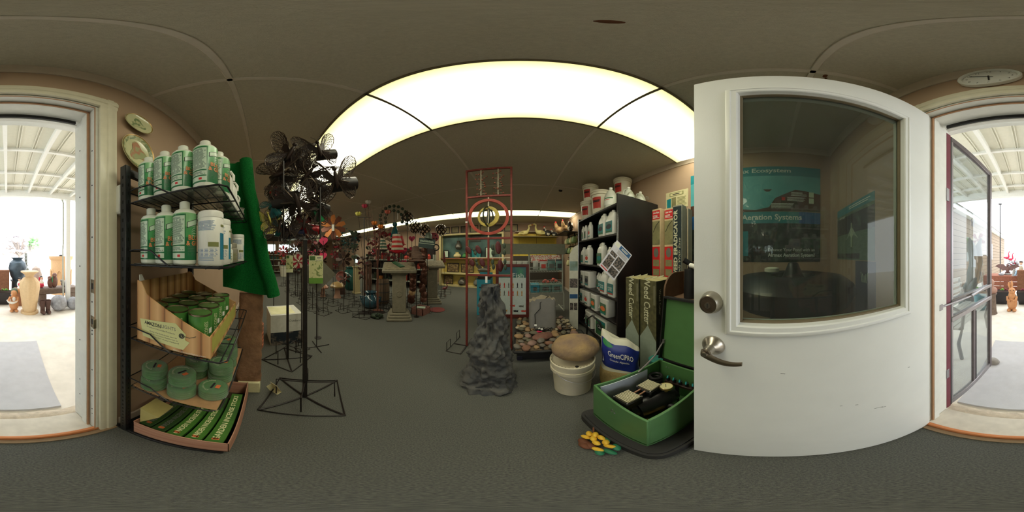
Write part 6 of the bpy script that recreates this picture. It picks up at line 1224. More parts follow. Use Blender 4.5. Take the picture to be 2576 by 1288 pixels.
def goose(x, y, z, s, rz, neck, lab):
    t = thing('goose_figure', lab, 'figurine', (0, 0, 0)); m = MB(); m.tube([(-.24, 0, .10), (-.15, 0, .13), (0, 0, .15), (.10, 0, .17), (.15, 0, .22), (.15+neck*.3, 0, .34), (.15+neck*.2, 0, .44), (.2+neck*.3, 0, .475), (.24+neck*.3, 0, .465)], [.02, .06, .095, .085, .055, .032, .03, .036, .02], 12); m.build('body', GOS, t); m = MB(); m.cyl((.24+neck*.3, 0, .465), (.30+neck*.3, 0, .455), .014, .006, 8); m.build('beak', BEAK, t); m = MB(); m.ell((-.05, 0, .16), (.14, .1, .05), 12, 6); m.build('wing', mat('goose_wing', (196, 180, 116), .6), t)
    for s_ in (-.03, .03): m = MB(); m.tube([(.0, s_, .09), (.0, s_, .0), (.05, s_, .0)], .008, 5); m.build('leg', BEAK, t)
    put(t, (x, y, z), rz, s)
goose(.17, 5.62, 1.88, .85, 0, .2, 'cream goose figure facing the hens on the yellow gondola'); goose(.74, 5.62, 1.88, .95, PI-.25, .1, 'cream goose figure with upright neck beside the other goose')
def hen(x, y, z, s, rz, mt, lab):
    t = thing('hen_figure', lab, 'figurine'); m = MB(); m.ell((0, 0, .12), (.13, .09, .1), 14, 9); m.tube([(.07, 0, .15), (.12, 0, .23), (.13, 0, .28), (.15, 0, .29)], [.06, .045, .035, .02], 10); m.build('body', mt, t); m = MB(); m.grid(lambda u, v: (-.1-.12*v, .05*(u-.5), .14+.2*v*(.6+.5*u)), 5, 5); m.grid(lambda u, v: (-.1-.12*v, .05*(u-.5)+.004, .14+.2*v*(.6+.5*u)), 5, 5); m.build('tail', mt, t); m = MB(); m.ell((.13, 0, .325), (.03, .008, .022), 8, 6); m.build('comb', RED, t); m = MB(); m.ell((.16, 0, .255), (.01, .008, .018), 8, 6); m.build('wattle', RED, t); m = MB(); m.cyl((.155, 0, .29), (.185, 0, .285), .01, .002, 6); m.build('beak', BEAK, t); m = MB(); m.lathe([(.05, 0), (.05, .015), (.02, .03)], 10); m.build('stand', SPB, t); put(t, (x, y, z), rz, s)
HB = mat('hen_black_white', (40, 38, 36), .6, col2=(222, 214, 196), scale=9, contrast=(.48, .52)); HBR = mat('hen_brown', (120, 84, 52), .6, col2=(190, 160, 110), scale=12)
hen(1.0, 5.6, 1.88, 1.05, 3.4, HB, 'black and white hen figure beside the geese'); hen(1.22, 5.55, 1.88, .8, 2.8, HB, 'second speckled hen figure next to the black and white hen')
cs = thing('corner_shelf', 'dark corner shelf carrying rooster figures above the watering jugs', 'shelf', (1.45, 4.7, 1.9)); MB().bx(1.2, 1.615, 4.3, 5.3, 1.875, 1.895, .003).build('board', SHB, cs); MB().bx(1.58, 1.61, 4.5, 4.53, 1.65, 1.875).build('bracket', SHB, cs); MB().bx(1.58, 1.61, 5.05, 5.08, 1.65, 1.875).build('bracket', SHB, cs)
hen(1.30, 5.1, 1.896, 1.2, 3.5, HBR, 'tall brown rooster figure at the end of the corner shelf'); hen(1.38, 4.75, 1.896, 1.15, 3.9, HBR, 'brown rooster figure in the middle of the corner shelf'); hen(1.45, 4.45, 1.896, 1.0, 4.2, HB, 'dark speckled rooster figure at the shelf unit end of the corner shelf')
JC = mat('jug_cream_green', (196, 190, 140), .4, var=.06); JG2 = mat('jug_sage', (120, 142, 92), .4, var=.08)
pegs = thing('peg_rail', 'dark peg rail under the rooster shelf with jugs hanging from it', 'rail', (1.6, 4.6, 1.0))
for z in (1.80, 1.5, 1.15): MB().bx(1.60, 1.618, 4.15, 5.15, z-.015, z+.015).build('rail', SHB, pegs)
for k, (y, z, mt, nm) in enumerate(((4.28, 1.66, JG2, 'sage'), (4.5, 1.66, JC, 'cream'), (4.72, 1.66, JG2, 'sage'), (4.95, 1.66, JC, 'cream'), (4.35, 1.36, JC, 'cream'), (4.65, 1.36, JG2, 'sage'), (4.95, 1.36, DGN, 'dark green'), (4.4, 1.0, DGN, 'dark green'), (4.75, 1.0, JC, 'cream'))):
    t = thing('watering_jug', '%s enamel watering jug hanging on the %s peg rail' % (nm, ('top', 'middle', 'lowest')[0 if k < 4 else 1 if k < 7 else 2]), 'jug', (1.52, y, z), 'watering jugs on the peg rail'); m = MB(); m.lathe([(.05, -.1), (.085, -.07), (.09, .0), (.06, .06), (.055, .08), (0, .07)], 18, (1.505, y, z)); m.build('body', mt, t); m = MB(); m.tube([(1.505, y-.07, z-.03), (1.505, y-.16, z+.06), (1.505, y-.19, z+.09)], .012, 7); m.build('spout', mt, t); m = MB(); m.tube([(1.505, y+.05, z+.06), (1.53, y+.08, z+.12), (1.59, y+.02, z+.135), (1.52, y-.05, z+.07)], .006, 6); m.build('handle', SPB, t)
m = MB(); m.ell((.733, 2.823, ZC-.02), (.035, .02, .02), 12, 8); m.bx(.70, .765, 2.81, 2.835, ZC-.012, ZC, .002); tag(m.build('ceiling_hook', SPB), 'small dark hook bracket screwed to the ceiling', 'hook')
# ================================================================ garden ornaments in the left aisles
STN = mat('cast_stone', (128, 122, 104), .85, var=.12, scale=14, bump=.3, bscale=60)
def pedestal(x, y, rz, H_, lab, books):
    t = thing('stone_pedestal', lab, 'pedestal', (x, y, 0)); M = Matrix.Translation((x, y, 0)) @ Matrix.Rotation(rz, 4, 'Z')
    for k, (s, z0, z1) in enumerate(((.22, 0, .055), (.195, .055, .10), (.17, .10, .145))): m = MB(); m.T = M; m.bx(-s, s, -s, s, z0, z1, .012); m.build('base_step', STN, t)
    m = MB(); m.T = M; m.bx(-.125, .125, -.125, .125, .145, H_-.16, .012); m.build('shaft', STN, t); m = MB(); m.T = M; m.bx(-.15, .15, -.15, .15, H_-.17, H_-.12, .01); m.build('capital', STN, t)
    m = MB(); m.T = M @ Matrix.Translation((0, -.127, H_*.5)) @ Matrix.Rotation(PI/2, 4, 'X'); m.lathe([(.055, 0), (.055, .012), (.045, .014), (.04, .008), (.0, .012)], 24); m.build('medallion', STN, t)
    T2 = M @ Matrix.Translation((0, 0, H_-.04)) @ Matrix.Rotation(.28, 4, 'X'); m = MB(); m.T = T2; m.bx(-.30, .30, -.24, .24, -.03, .03, .012); m.build('slanted_top', STN, t); m = MB(); m.T = T2; m.bx(-.26, .26, -.2, .2, .03, .036); m.build('inset_panel', mat('stone_inset', (112, 100, 80), .8, col2=(150, 140, 112), scale=16), t)
    m = MB(); lines(m, T2 @ Vector((.02, 0, .037)), T2.to_3x3() @ Vector((1, 0, 0)), T2.to_3x3() @ Vector((0, 1, 0)), .4, .26, 7, .3, 5); m.build('fine_print', STN, t)
    for k in range(books):
        b = thing('booklet', ('dark green booklet lying on the slanted stone top', 'cream leaflet lying on the slanted stone top')[k], 'booklet', tuple(T2 @ Vector((.0, 0, .038)))); m = MB(); m.T = T2 @ Matrix.Translation((-.02+.1*k, .04-.1*k, .046)) @ Matrix.Rotation(.5-.9*k, 4, 'Z'); m.bx(-.05, .05, -.16, .16, -.008, .008, .002); m.build('cover', (mat('booklet_green', (30, 80, 48), .5), PAN)[k], b)
    return t
pedestal(-2.03, 2.24, .75, 1.03, 'cast stone pedestal with slanted top in the middle of the aisle', 1)
pedestal(-2.10, 3.55, .62, 1.03, 'cast stone pedestal with slanted top near the cream display case', 0)
# stakes: rod, cage foot and a head
def stake(x, y, H_, foot=.12, rod=.007, name='garden_stake', lab='', cat='garden stake', grp=None, rz=.3):
    t = thing(name, lab, cat, (x, y, 0), grp); m = MB(); m.tube([(x, y, .006), (x, y, H_)], rod, 6); m.build('rod', SPB, t)
    if foot: cage(t, x, y, foot, foot, .12, rz)
    return t
def pin(t, c, r, n, mt, mt2, yaw, nm='petal', tilt=.5, wide=.55):
    M = Matrix.Translation(c) @ Matrix.Rotation(yaw, 4, 'Z'); proto = None
    for k in range(n):
        Mk = M @ Matrix.Rotation(2*PI*k/n, 4, 'Y') @ Matrix.Rotation(tilt, 4, 'Z'); m = MB(); m.T = Mk; w = r*wide
        m.ext([(0, 0, r*.15), (w*.45, 0, r*.6), (w*.25, 0, r), (-w*.35, 0, r*.95), (-w*.4, 0, r*.5)], (0, .003, 0)); m.build(nm, mt if k % 2 == 0 else mt2, t)
    m = MB(); m.T = M; m.ell((0, -.006, 0), (r*.16, .014, r*.16), 12, 7); m.build('hub', mt2, t)
def toward(x, y): return math.atan2(x, -y)*-1 if False else math.atan2(-x, y)+PI+PI   # yaw so that local -Y looks at the room entrance
OF = mat('sheet_copper_orange', (196, 122, 66), .4, metal=.3, var=.1); OF2 = mat('sheet_copper_dark', (110, 64, 48), .4, metal=.3); DRD = mat('crimson', (150, 30, 46), .45, var=.15); PNK = mat('hot_pink', (206, 60, 100), .45); MAG = mat('dusky_rose', (130, 70, 72), .5, var=.2); DBR = mat('dusky_brown', (74, 52, 44), .5, var=.25)
t = stake(-3.59, 1.645, 1.92, .17, lab='copper windmill flower with pointed orange petals on a tall stake', name='windmill_flower', cat='windmill'); pin(t, (-3.59, 1.645, 1.92), .31, 10, OF, OF2, toward(-3.59, 1.645), tilt=.25, wide=.5); MB().box((-3.53, 1.615, 1.88), (.004, .06, .16), rot=toward(-3.8, 1.76)+PI/2).build('price_tag', PAPER, t)
# blue-green leaf tree
t = stake(-3.98, 2.31, 1.85, .17, lab='metal stake tree with many blue green leaves', name='leaf_tree', cat='garden stake'); TL_ = mat('leaf_blue_green', (42, 92, 92), .45, metal=.3, var=.2); q = random.Random(21); lfm = None
for k in range(110):
    a, b, r_ = q.uniform(0, 6.28), q.uniform(-1, 1), q.uniform(.12, .32); c_ = Vector((-3.98+r_*math.cos(a)*math.sqrt(1-b*b), 2.31+r_*math.sin(a)*math.sqrt(1-b*b), 1.62+r_*b*1.15))
    if lfm is None:
        m = MB(); m.ell((0, 0, 0), (.045, .02, .006), 8, 4); lo_ = m.build('leaf', TL_); lfm = lo_
    else: lo_ = lfm.copy(); COL.objects.link(lo_)
    lo_.parent = t; lo_.location = c_-Vector(t.location); lo_.rotation_euler = (q.uniform(-1, 1), q.uniform(-1, 1), q.uniform(0, 6))
m = MB()
for k in range(14): a = k*.9; m.tube([(-3.98, 2.31, 1.35+.02*k), (-3.98+.14*math.cos(a), 2.31+.14*math.sin(a), 1.5+.02*k), (-3.98+.26*math.cos(a), 2.31+.26*math.sin(a), 1.5+.03*k)], .004, 4)
m.build('branches', SPB, t)['kind'] = 'stuff'
# lamp column
t = thing('lamp_column', 'cream square column with a small lantern on top in the aisle', 'lamp column', (-4.32, 2.79, 0)); CC = mat('column_cream', (196, 182, 138), .6, var=.05)
MB().bx(-4.43, -4.21, 2.68, 2.90, 0, .05, .01).build('base', CC, t); MB().bx(-4.40, -4.24, 2.71, 2.87, .05, .84, .006).build('shaft', CC, t); MB().bx(-4.43, -4.21, 2.68, 2.90, .84, .875, .01).build('capital', CC, t)
m = MB(); m.lathe([(.05, .875), (.05, .95), (.09, .97), (.09, .985)], 18, (-4.32, 2.79, 0)); m.build('lantern_neck', GWH, t); m = MB(); m.lathe([(.075, .985), (.085, 1.08), (.075, 1.17)], 18, (-4.32, 2.79, 0)); m.build('lantern_glass', glass('lantern_glass', (225, 225, 215), dirt=.1), t); m = MB(); m.lathe([(.10, 1.17), (.11, 1.175), (.05, 1.23), (.015, 1.25), (0, 1.26)], 18, (-4.32, 2.79, 0)); m.build('lantern_roof', GWH, t); m = MB(); m.cyl((-4.32, 2.79, .99), (-4.32, 2.79, 1.1), .035, n=14); m.build('bulb', mat('lamp_glow', (226, 240, 255), .5, emit=2.0), t)
# T stand with glass flowers
t = stake(-2.52, 1.80, 1.95, .15, .010, name='hanger_stand', lab='black T-shaped hanger stand with a caged foot beside the blue jar', cat='stand'); m = MB(); m.tube([(-2.60, 1.70, 1.95), (-2.44, 1.90, 1.95)], .007, 6); m.build('cross_arm', SPB, t); cage(t, -2.52, 1.80, .22, .1, .1, .9)
def gflower(x, y, H_, mt, lab, lean):
    t = thing('glass_flower', lab, 'garden stake', (x, y, 0), 'glass flowers on stems'); top = Vector((x+lean[0], y+lean[1], H_)); m = MB(); m.tube([(x, y, 0), (x, y, H_*.6), top], .004, 5); m.build('stem', COP, t)
    for k in range(6): a = k*PI/3; m = MB(); m.ell(top+Vector((.03*math.cos(a), .03*math.sin(a), .02)), (.03, .02, .045), 8, 6, rot=Matrix.Rotation(a, 4, 'Z') @ Matrix.Rotation(.5, 4, 'Y')); m.build('petal', mt, t)
    m = MB(); m.lathe([(.10, 0), (.10, .008), (.02, .015)], 12, (x, y, 0)); m.build('foot', SPB, t)
GPK = mat('glass_pink', (196, 50, 86), .2, var=.1, coat=.5); GYL = mat('glass_yellow', (206, 200, 90), .2, coat=.5); GOR = mat('glass_orange', (226, 128, 46), .2, coat=.5); GWH_ = mat('glass_white', (226, 226, 220), .2, coat=.5); GCO = mat('glass_coral', (206, 104, 84), .25, coat=.4)
for x, y, h, mt, lab, ln in ((-2.62, 2.0, 2.22, GPK, 'pink glass flower on a tall stem', (-.05, -.08)), (-2.72, 1.9, 2.05, GYL, 'yellow glass flower bud on a stem', (-.03, -.08)), (-2.60, 2.1, 1.86, GOR, 'orange glass flower on a stem by the hanger stand', (.02, .0)), (-2.55, 2.15, 1.78, GOR, 'smaller orange glass flower lower beside the other', (.08, .02)), (-2.66, 2.06, 2.32, GWH_, 'white glass flower, tallest of the glass stems', (.0, -.06)), (-2.5, 2.2, 2.1, GCO, 'coral glass flower leaning outward on a thin stem', (.1, .1))): gflower(x, y, h, mt, lab, ln)
m = MB(); q = random.Random(5)
for k in range(16): a = q.uniform(0, 6.28); m.tube([(-2.6, 2.2, .9), (-2.6+.08*math.cos(a), 2.2+.08*math.sin(a), 1.7), (-2.6+.28*math.cos(a), 2.2+.28*math.sin(a), q.uniform(2.0, 2.36))], .0025, 4)
m.tube([(-2.6, 2.2, 0), (-2.6, 2.2, .92)], .02, 8); m.lathe([(.12, 0), (.12, .01)], 14, (-2.6, 2.2, 0)); tag(m.build('wire_grass', mat('copper_grass', (130, 84, 70), .5)), 'spray of thin copper wire grass rising behind the glass flowers', 'ornament')
# arch with green balls
t = stake(-2.46, 2.55, 2.34, .12, name='ball_arch', lab='metal stake with a double arch of green balls', cat='garden stake'); GB = mat('ball_patina', (58, 72, 56), .4, metal=.3); bpro = None
for R_, n in ((.30, 13), (.19, 9)):
    for k in range(n):
        a = PI*(-.12+1.24*k/(n-1)); c_ = Vector((-2.46+R_*math.cos(a)*.68, 2.55+R_*math.cos(a)*.74, 2.02+R_*math.sin(a)))
        if bpro is None: m = MB(); m.ell((0, 0, 0), (.038, .038, .038), 12, 8); b_ = m.build('ball', GB); bpro = b_
        else: b_ = bpro.copy(); COL.objects.link(b_)
        b_.parent = t; b_.location = c_-Vector(t.location)
    m = MB(); m.tube([(-2.46+R_*math.cos(a)*.68, 2.55+R_*math.cos(a)*.74, 2.02+R_*math.sin(a)) for a in [PI*(-.12+1.24*k/16) for k in range(17)]], .004, 5); m.build('arch', SPB, t)
MB().box((-2.40, 2.60, 2.08), (.004, .08, .16), rot=.9).build('price_tag', PAPER, t)
# ribbon globes
BRZD = mat('dark_bronze_ribbon', (52, 40, 34), .3, metal=.6, var=.2)
def globe(x, y, z, r, lab, n=9, mt=BRZD):
    t = stake(x, y, z-r, .11, name='globe_spinner', lab=lab, cat='wind spinner', grp='globe spinners')
    for k in range(n):
        a = PI*2*k/n
        def rib(u, v, a=a): th = PI*u; aa = a+(v-.5)*.28+.9*math.cos(th); return (x+r*math.sin(th)*math.cos(aa), y+r*math.sin(th)*math.sin(aa), z+r*math.cos(th))
        m = MB(); m.grid(rib, 14, 2); m.build('ribbon', mt, t, fix=False)
    m = MB(); m.cyl((x, y, z+r-.005), (x, y, z+r+.05), .012, .004, 8); m.build('finial', mt, t)
globe(-2.25, 2.75, 2.05, .135, 'dark openwork globe spinner against the far light strip'); globe(-2.44, 3.30, 1.93, .165, 'dark globe spinner just below the highest globe'); globe(-2.48, 3.78, 1.91, .18, 'dark globe spinner in the middle of the globe row'); globe(-2.12, 4.08, 1.93, .175, 'dark globe spinner at the end of the row by the display case')
# sail spinners
def sail(x, y, z, s, c1, c2, hull, lab):
    t = stake(x, y, z, .12, name='sail_spinner', lab=lab, cat='wind spinner'); yaw = toward(x, y); M = Matrix.Translation((x, y, z)) @ Matrix.Rotation(yaw, 4, 'Z') @ Matrix.Scale(s, 4)
    for k in range(7):
        m = MB(); m.T = M; z0, z1 = .03+.045*k, .03+.045*(k+1); w = lambda q: .13*(1-.45*(q/.36))
        m.grid(lambda u, v: ((u-.5)*2*w(z0+(z1-z0)*v)-.03*((z0+(z1-z0)*v)/.36), -.07*math.cos((u-.5)*PI)*(.6+.4*math.sin(PI*(z0+(z1-z0)*v)/.36)), z0+(z1-z0)*v), 8, 2); m.build('sail_band', c1 if k % 2 == 0 else c2, t, fix=False)
    m = MB(); m.T = M; m.grid(lambda u, v: ((u-.5)*.36*(1-.35*v), .045*math.sin(PI*u)*math.cos(PI*v)*(1), .02-.07*math.sin(PI*v)*math.sin(PI*u)*.9), 14, 8); m.bx(-.17, .17, -.012, .012, .005, .022); m.build('hull', hull, t, fix=False)
    m = MB(); m.T = M; m.cyl((0, 0, 0), (0, 0, .42), .006, n=6); m.build('mast', SPB, t)
SRED = mat('sail_red', (190, 44, 44), .5); SWH = mat('sail_ivory', (196, 186, 164), .5); SGR = mat('sail_green', (40, 90, 74), .5); HULR = mat('hull_red', (176, 26, 40), .4)
sail(-2.36, 2.56, 1.30, 1.08, SWH, SRED, HULR, 'ship spinner with red and ivory striped sail'); sail(-2.55, 2.32, 1.32, .72, SWH, SGR, SPB, 'smaller ship spinner with green and ivory striped sail'); sail(-2.42, 2.75, 1.45, .6, SRED, SRED, HULR, 'plain red sail spinner behind the striped ship')
t = stake(-2.50, 2.62, 1.66, .1, name='gnome_hat', lab='teal cone hat ornament on a stake behind the striped ship', cat='garden stake'); m = MB(); m.lathe([(.11, 0), (.10, .02), (.06, .16), (.03, .24), (.055, .27), (.05, .33), (0, .35)], 16, (-2.5, 2.62, 1.62)); m.build('hat', TEAL, t)
# sign board with bell, ladybird
t = stake(-1.80, 2.85, 1.36, .1, name='sign_stake', lab='dark teal sign board with an arched bell on a stake', cat='sign'); M = Matrix.Translation((-1.80, 2.83, 1.46)) @ Matrix.Rotation(toward(-1.8, 2.83), 4, 'Z') @ Matrix.Rotation(.12, 4, 'Y'); SG = mat('sign_teal_grey', (62, 82, 80), .5)
m = MB(); m.T = M; m.bx(-.17, .17, -.008, .008, -.10, .10, .003); m.build('board', SG, t); m = MB(); m.T = M; m.bx(-.16, .16, -.0095, -.008, -.012, -.002); m.build('rule', PAN, t); m = MB(); q9 = random.Random(6)
for k9 in range(17): m.T = M; m.bx(-.14+.0165*k9, -.131+.0165*k9, -.0105, -.0095, .022, .05+.016*q9.random())
m.build('fine_print', PAN, t); m = MB(); m.T = M @ Matrix.Translation((.02, 0, .10)); m.lathe([(.075, 0), (.07, .06), (.05, .11), (0, .14)], 18); m.build('bell', mat('bell_grey_green', (104, 116, 102), .4, metal=.3), t); m = MB(); m.T = M @ Matrix.Translation((.2, 0, -.06)); m.ring((0, 0, 0), .06, .012, 20, 6, 'Y'); m.build('scroll', SPB, t)
t = stake(-2.24, 3.90, 1.58, .1, name='ladybird_stake', lab='pink ladybird disc with dark spots on a stake', cat='garden stake'); M = Matrix.Translation((-2.24, 3.88, 1.72)) @ Matrix.Rotation(toward(-2.24, 3.88), 4, 'Z'); m = MB(); m.T = M; m.ell((0, 0, 0), (.14, .04, .13), 20, 10); m.build('shell', mat('shell_rose', (150, 62, 72), .4), t)
for dx, dz in ((.05, .04), (-.06, .05), (.0, -.05), (.08, -.04), (-.08, -.03)): m = MB(); m.T = M; m.ell((dx, -.035, dz), (.022, .012, .022), 10, 6); m.build('spot', INK, t)
# copper disc cascade
t = stake(-2.02, 2.92, 1.35, .15, name='disc_cascade', lab='tall cascade of hammered copper discs on a stand', cat='wind spinner'); DSC = mat('hammered_copper', (104, 70, 58), .35, metal=.6, var=.15, bump=.3, bscale=40); DSL = mat('pale_disc', (176, 142, 100), .4, metal=.4); dp = None; q = random.Random(8)
for k in range(24):
    z = 1.30-.047*k; s_ = -1 if k % 2 else 1; c_ = Vector((-2.02+s_*.10+q.uniform(-.04, .04), 2.84+s_*.07+q.uniform(-.05, .03), z)); m = MB(); M = Matrix.Translation(c_) @ Matrix.Rotation(toward(-2, 2.85)+q.uniform(-.5, .5), 4, 'Z') @ Matrix.Rotation(PI/2+q.uniform(-.5, .3), 4, 'X'); m.T = M; m.lathe([(.075, -.004), (.08, 0), (.07, .008), (0, .016)], 18); m.build('disc', DSL if k in (3, 19) else DSC, t)
    m = MB(); m.tube([(-2.02, 2.92, z+.02), c_], .003, 4); m.build('disc_arm', SPB, t)
t = thing('straw_hat_post', 'stack of dusky felt hats hanging by the disc cascade', 'hat stack', (-1.80, 2.47, 0)); m = MB(); m.tube([(-1.80, 2.47, 0), (-1.80, 2.47, 1.3)], .008, 6); m.lathe([(.05, 0), (.05, .01)], 14, (-1.80, 2.47, 0)); m.build('post', SPB, t)
for k, (z, r_) in enumerate(((1.32, .13), (1.22, .17), (1.17, .17))): m = MB(); m.lathe([(r_, 0), (r_, .008), (r_*.6, .02), (r_*.55, .10), (r_*.3, .13), (0, .135)], 22, (-1.80+.05*(k-1), 2.47-.04*(k-1), z-.06)); m.build('hat', mat('felt_dusky', (104, 82, 70), .8, var=.1), t)
# pots and small ornaments on the carpet
BLU = mat('glaze_blue', (44, 78, 92), .15, var=.2, scale=5, coat=.6); TLG = mat('glaze_teal', (40, 96, 90), .15, var=.25, scale=5, coat=.6)
t = thing('blue_jar', 'squat glazed dark blue jar with a wavy rim beside the hanger stand', 'jar', (-2.92, 2.26, 0)); m = MB(); m.lathe([(.11, 0), (.19, .06), (.215, .15), (.19, .24), (.12, .30), (.10, .33), (.14, .37), (.145, .38), (.11, .36), (0, .30)], 30, (-2.92, 2.26, 0), fn=lambda a, z: 1+(.05*math.sin(3*a) if z > .3 else 0)); m.build('vessel', BLU, t)
for s_ in (-1, 1): m = MB(); m.tube([(-2.92+s_*.12, 2.26+s_*.1, .25), (-2.92+s_*.19, 2.26+s_*.15, .26), (-2.92+s_*.17, 2.26+s_*.13, .16)], .02, 8); m.build('lug', BLU, t)
t = thing('teal_urn', 'tall glazed teal urn behind the lamp column', 'urn', (-4.95, 2.95, 0)); m = MB(); m.lathe([(.16, 0), (.26, .12), (.32, .35), (.30, .55), (.2, .70), (.15, .74), (.19, .80), (.15, .8), (0, .7)], 30, (-4.95, 2.95, 0)); m.build('vessel', TLG, t); m = MB(); m.ring((-4.95, 2.95, .80), .17, .018, 24, 6); m.build('rim', TLG, t)
t = thing('barrel_fountain', 'grey brown barrel fountain with dark hoops near the blue jar', 'fountain', (-3.04, 2.74, 0)); WDB = mat('barrel_wood', (116, 96, 78), .8, var=.15, scale=10, stretch=(8, 8, 1)); m = MB(); m.lathe([(.15, 0), (.17, .1), (.175, .30), (.17, .5), (.155, .60), (.145, .6), (.14, .55), (0, .55)], 26, (-3.04, 2.74, 0)); m.build('barrel', WDB, t)
for z in (.08, .3, .52): m = MB(); m.lathe([(.178, z-.012), (.178, z+.012)], 26, (-3.04, 2.74, 0), caps=False); m.build('hoop', DGREY, t)
t = thing('bamboo_chime', 'bundle of upright brown wooden chime pipes behind the blue jar', 'chimes', (-3.25, 2.42, 0)); 
for k in range(7): m = MB(); a = k*.9; m.cyl((-3.25+.08*math.cos(a), 2.42+.08*math.sin(a), .0), (-3.25+.08*math.cos(a), 2.42+.08*math.sin(a), 1.0+.04*(k % 3)), .024, n=10); m.build('pipe', mat('chime_brown', (112, 80, 66), .6, var=.15), t)
m = MB(); m.lathe([(.13, .98), (.13, 1.0)], 18, (-3.25, 2.42, 0)); m.build('top_plate', DBR, t)
t = thing('frog_figure', 'dark green frog figure crouching on the carpet before the pedestal', 'figurine', (-2.25, 1.93, 0)); FRG = mat('frog_green', (44, 58, 42), .5, var=.2); m = MB(); m.ell((-2.30, 1.93, .05), (.12, .09, .055), 16, 9, rot=Matrix.Rotation(.8, 4, 'Z')); m.ell((-2.25, 1.90, .09), (.05, .05, .035), 12, 7); m.build('body', FRG, t)
for s_ in (-1, 1): m = MB(); m.ell((-2.33+.07*s_, 1.95-.06*s_, .03), (.06, .03, .03), 10, 6); m.build('leg', FRG, t); m = MB(); m.ell((-2.24+.02*s_, 1.88-.02*s_, .125), (.014, .014, .014), 8, 6); m.build('eye', FRG, t)
t = thing('wicker_basket', 'pinkish wicker basket with odds and ends beside the pedestal', 'basket', (-1.86, 2.70, 0)); PKW = mat('wicker_pink', (136, 92, 82), .8, var=.2, scale=50, bump=.6, bscale=90); m = MB()
for b in ((-2.0, -1.98, 2.56, 2.84), (-1.74, -1.72, 2.56, 2.84), (-2.0, -1.72, 2.56, 2.58), (-2.0, -1.72, 2.82, 2.84)): MB().bx(*b, .01, .14, .003).build('side', PKW, t)
MB().bx(-2.0, -1.72, 2.56, 2.84, 0, .012).build('bottom', PKW, t); MB().box((-1.86, 2.70, .13), (.18, .1, .02), .004, rot=.4).build('leaflet', PAN, t)
m = MB(); m.lathe([(.15, 0), (.17, .01), (.16, .02), (0, .012)], 24, (-1.68, 3.05, 0)); tag(m.build('red_saucer', mat('saucer_red', (130, 60, 58), .6)), 'dusky red saucer lying on the carpet behind the basket', 'saucer')
def flamingo(x, y, s, mt, lab):
    t = thing('flamingo_figure', lab, 'figurine', (x, y, 0), 'flamingos'); m = MB(); m.tube([(x-.12*s, y, .30*s), (x, y, .34*s), (x+.07*s, y, .36*s), (x+.12*s, y, .45*s), (x+.08*s, y, .55*s), (x+.12*s, y, .60*s), (x+.16*s, y, .57*s)], [.02*s, .07*s, .05*s, .022*s, .02*s, .025*s, .01*s], 9); m.build('body', mt, t)
    for k in (-.02, .02): m = MB(); m.tube([(x, y+k*s, .30*s), (x+.01*s, y+k*s, .0)], .006*s, 5); m.build('leg', DBR, t)
    m = MB(); m.lathe([(.07*s, 0), (.07*s, .006)], 12, (x, y, 0)); m.build('foot_plate', DBR, t)
flamingo(-2.12, 4.32, .7, MAG, 'small dusky pink flamingo figure near the display case')
t = stake(-2.28, 4.62, 1.25, .2, .004, name='spike_stake', lab='thin dark spike stake with a cone tip near the display case', cat='garden stake'); m = MB(); m.lathe([(.05, 1.0), (.03, 1.15), (.012, 1.32), (0, 1.36)], 12, (-2.28, 4.62, 0)); m.build('cone', MARN, t)
def mushroom(x, y, s, mt, lab):
    t = thing('mushroom_stool', lab, 'figurine', (x, y, 0)); m = MB(); m.lathe([(.11, 0), (.08, .1), (.07, .28), (.09, .32)], 18, (x, y, 0)); m.v = [(x+(a-x)*s, y+(b-y)*s, c_*s) for a, b, c_ in m.v]; m.build('stem', mat('mushroom_stem', (176, 138, 118), .6), t); m = MB(); m.lathe([(.08, .31), (.2, .32), (.21, .36), (.14, .44), (0, .48)], 22, (x, y, 0)); m.v = [(x+(a-x)*s, y+(b-y)*s, c_*s) for a, b, c_ in m.v]; m.build('cap', mt, t)
mushroom(-4.12, 2.02, 1.0, mat('mushroom_tan', (176, 146, 96), .3, coat=.4), 'tan capped ceramic mushroom stool'); mushroom(-4.42, 1.70, .8, mat('mushroom_peach', (190, 140, 116), .3, coat=.4), 'smaller peach capped mushroom stool')
t = thing('pink_bowl', 'pink glazed bowl lying on its side among the mushrooms', 'bowl', (-4.5, 2.35, 0)); m = MB(); m.T = Matrix.Translation((-4.5, 2.35, .55)) @ Matrix.Rotation(1.2, 4, 'Y') @ Matrix.Rotation(.3, 4, 'X'); m.lathe([(.05, -.14), (.15, -.1), (.18, 0), (.165, .005), (.14, -.08), (0, -.12)], 22); m.build('bowl', mat('glaze_pink', (170, 112, 104), .2, coat=.5), t); m = MB(); m.lathe([(.12, 0), (.1, .3), (.06, .42)], 14, (-4.5, 2.35, 0)); m.build('stand', DBR, t)
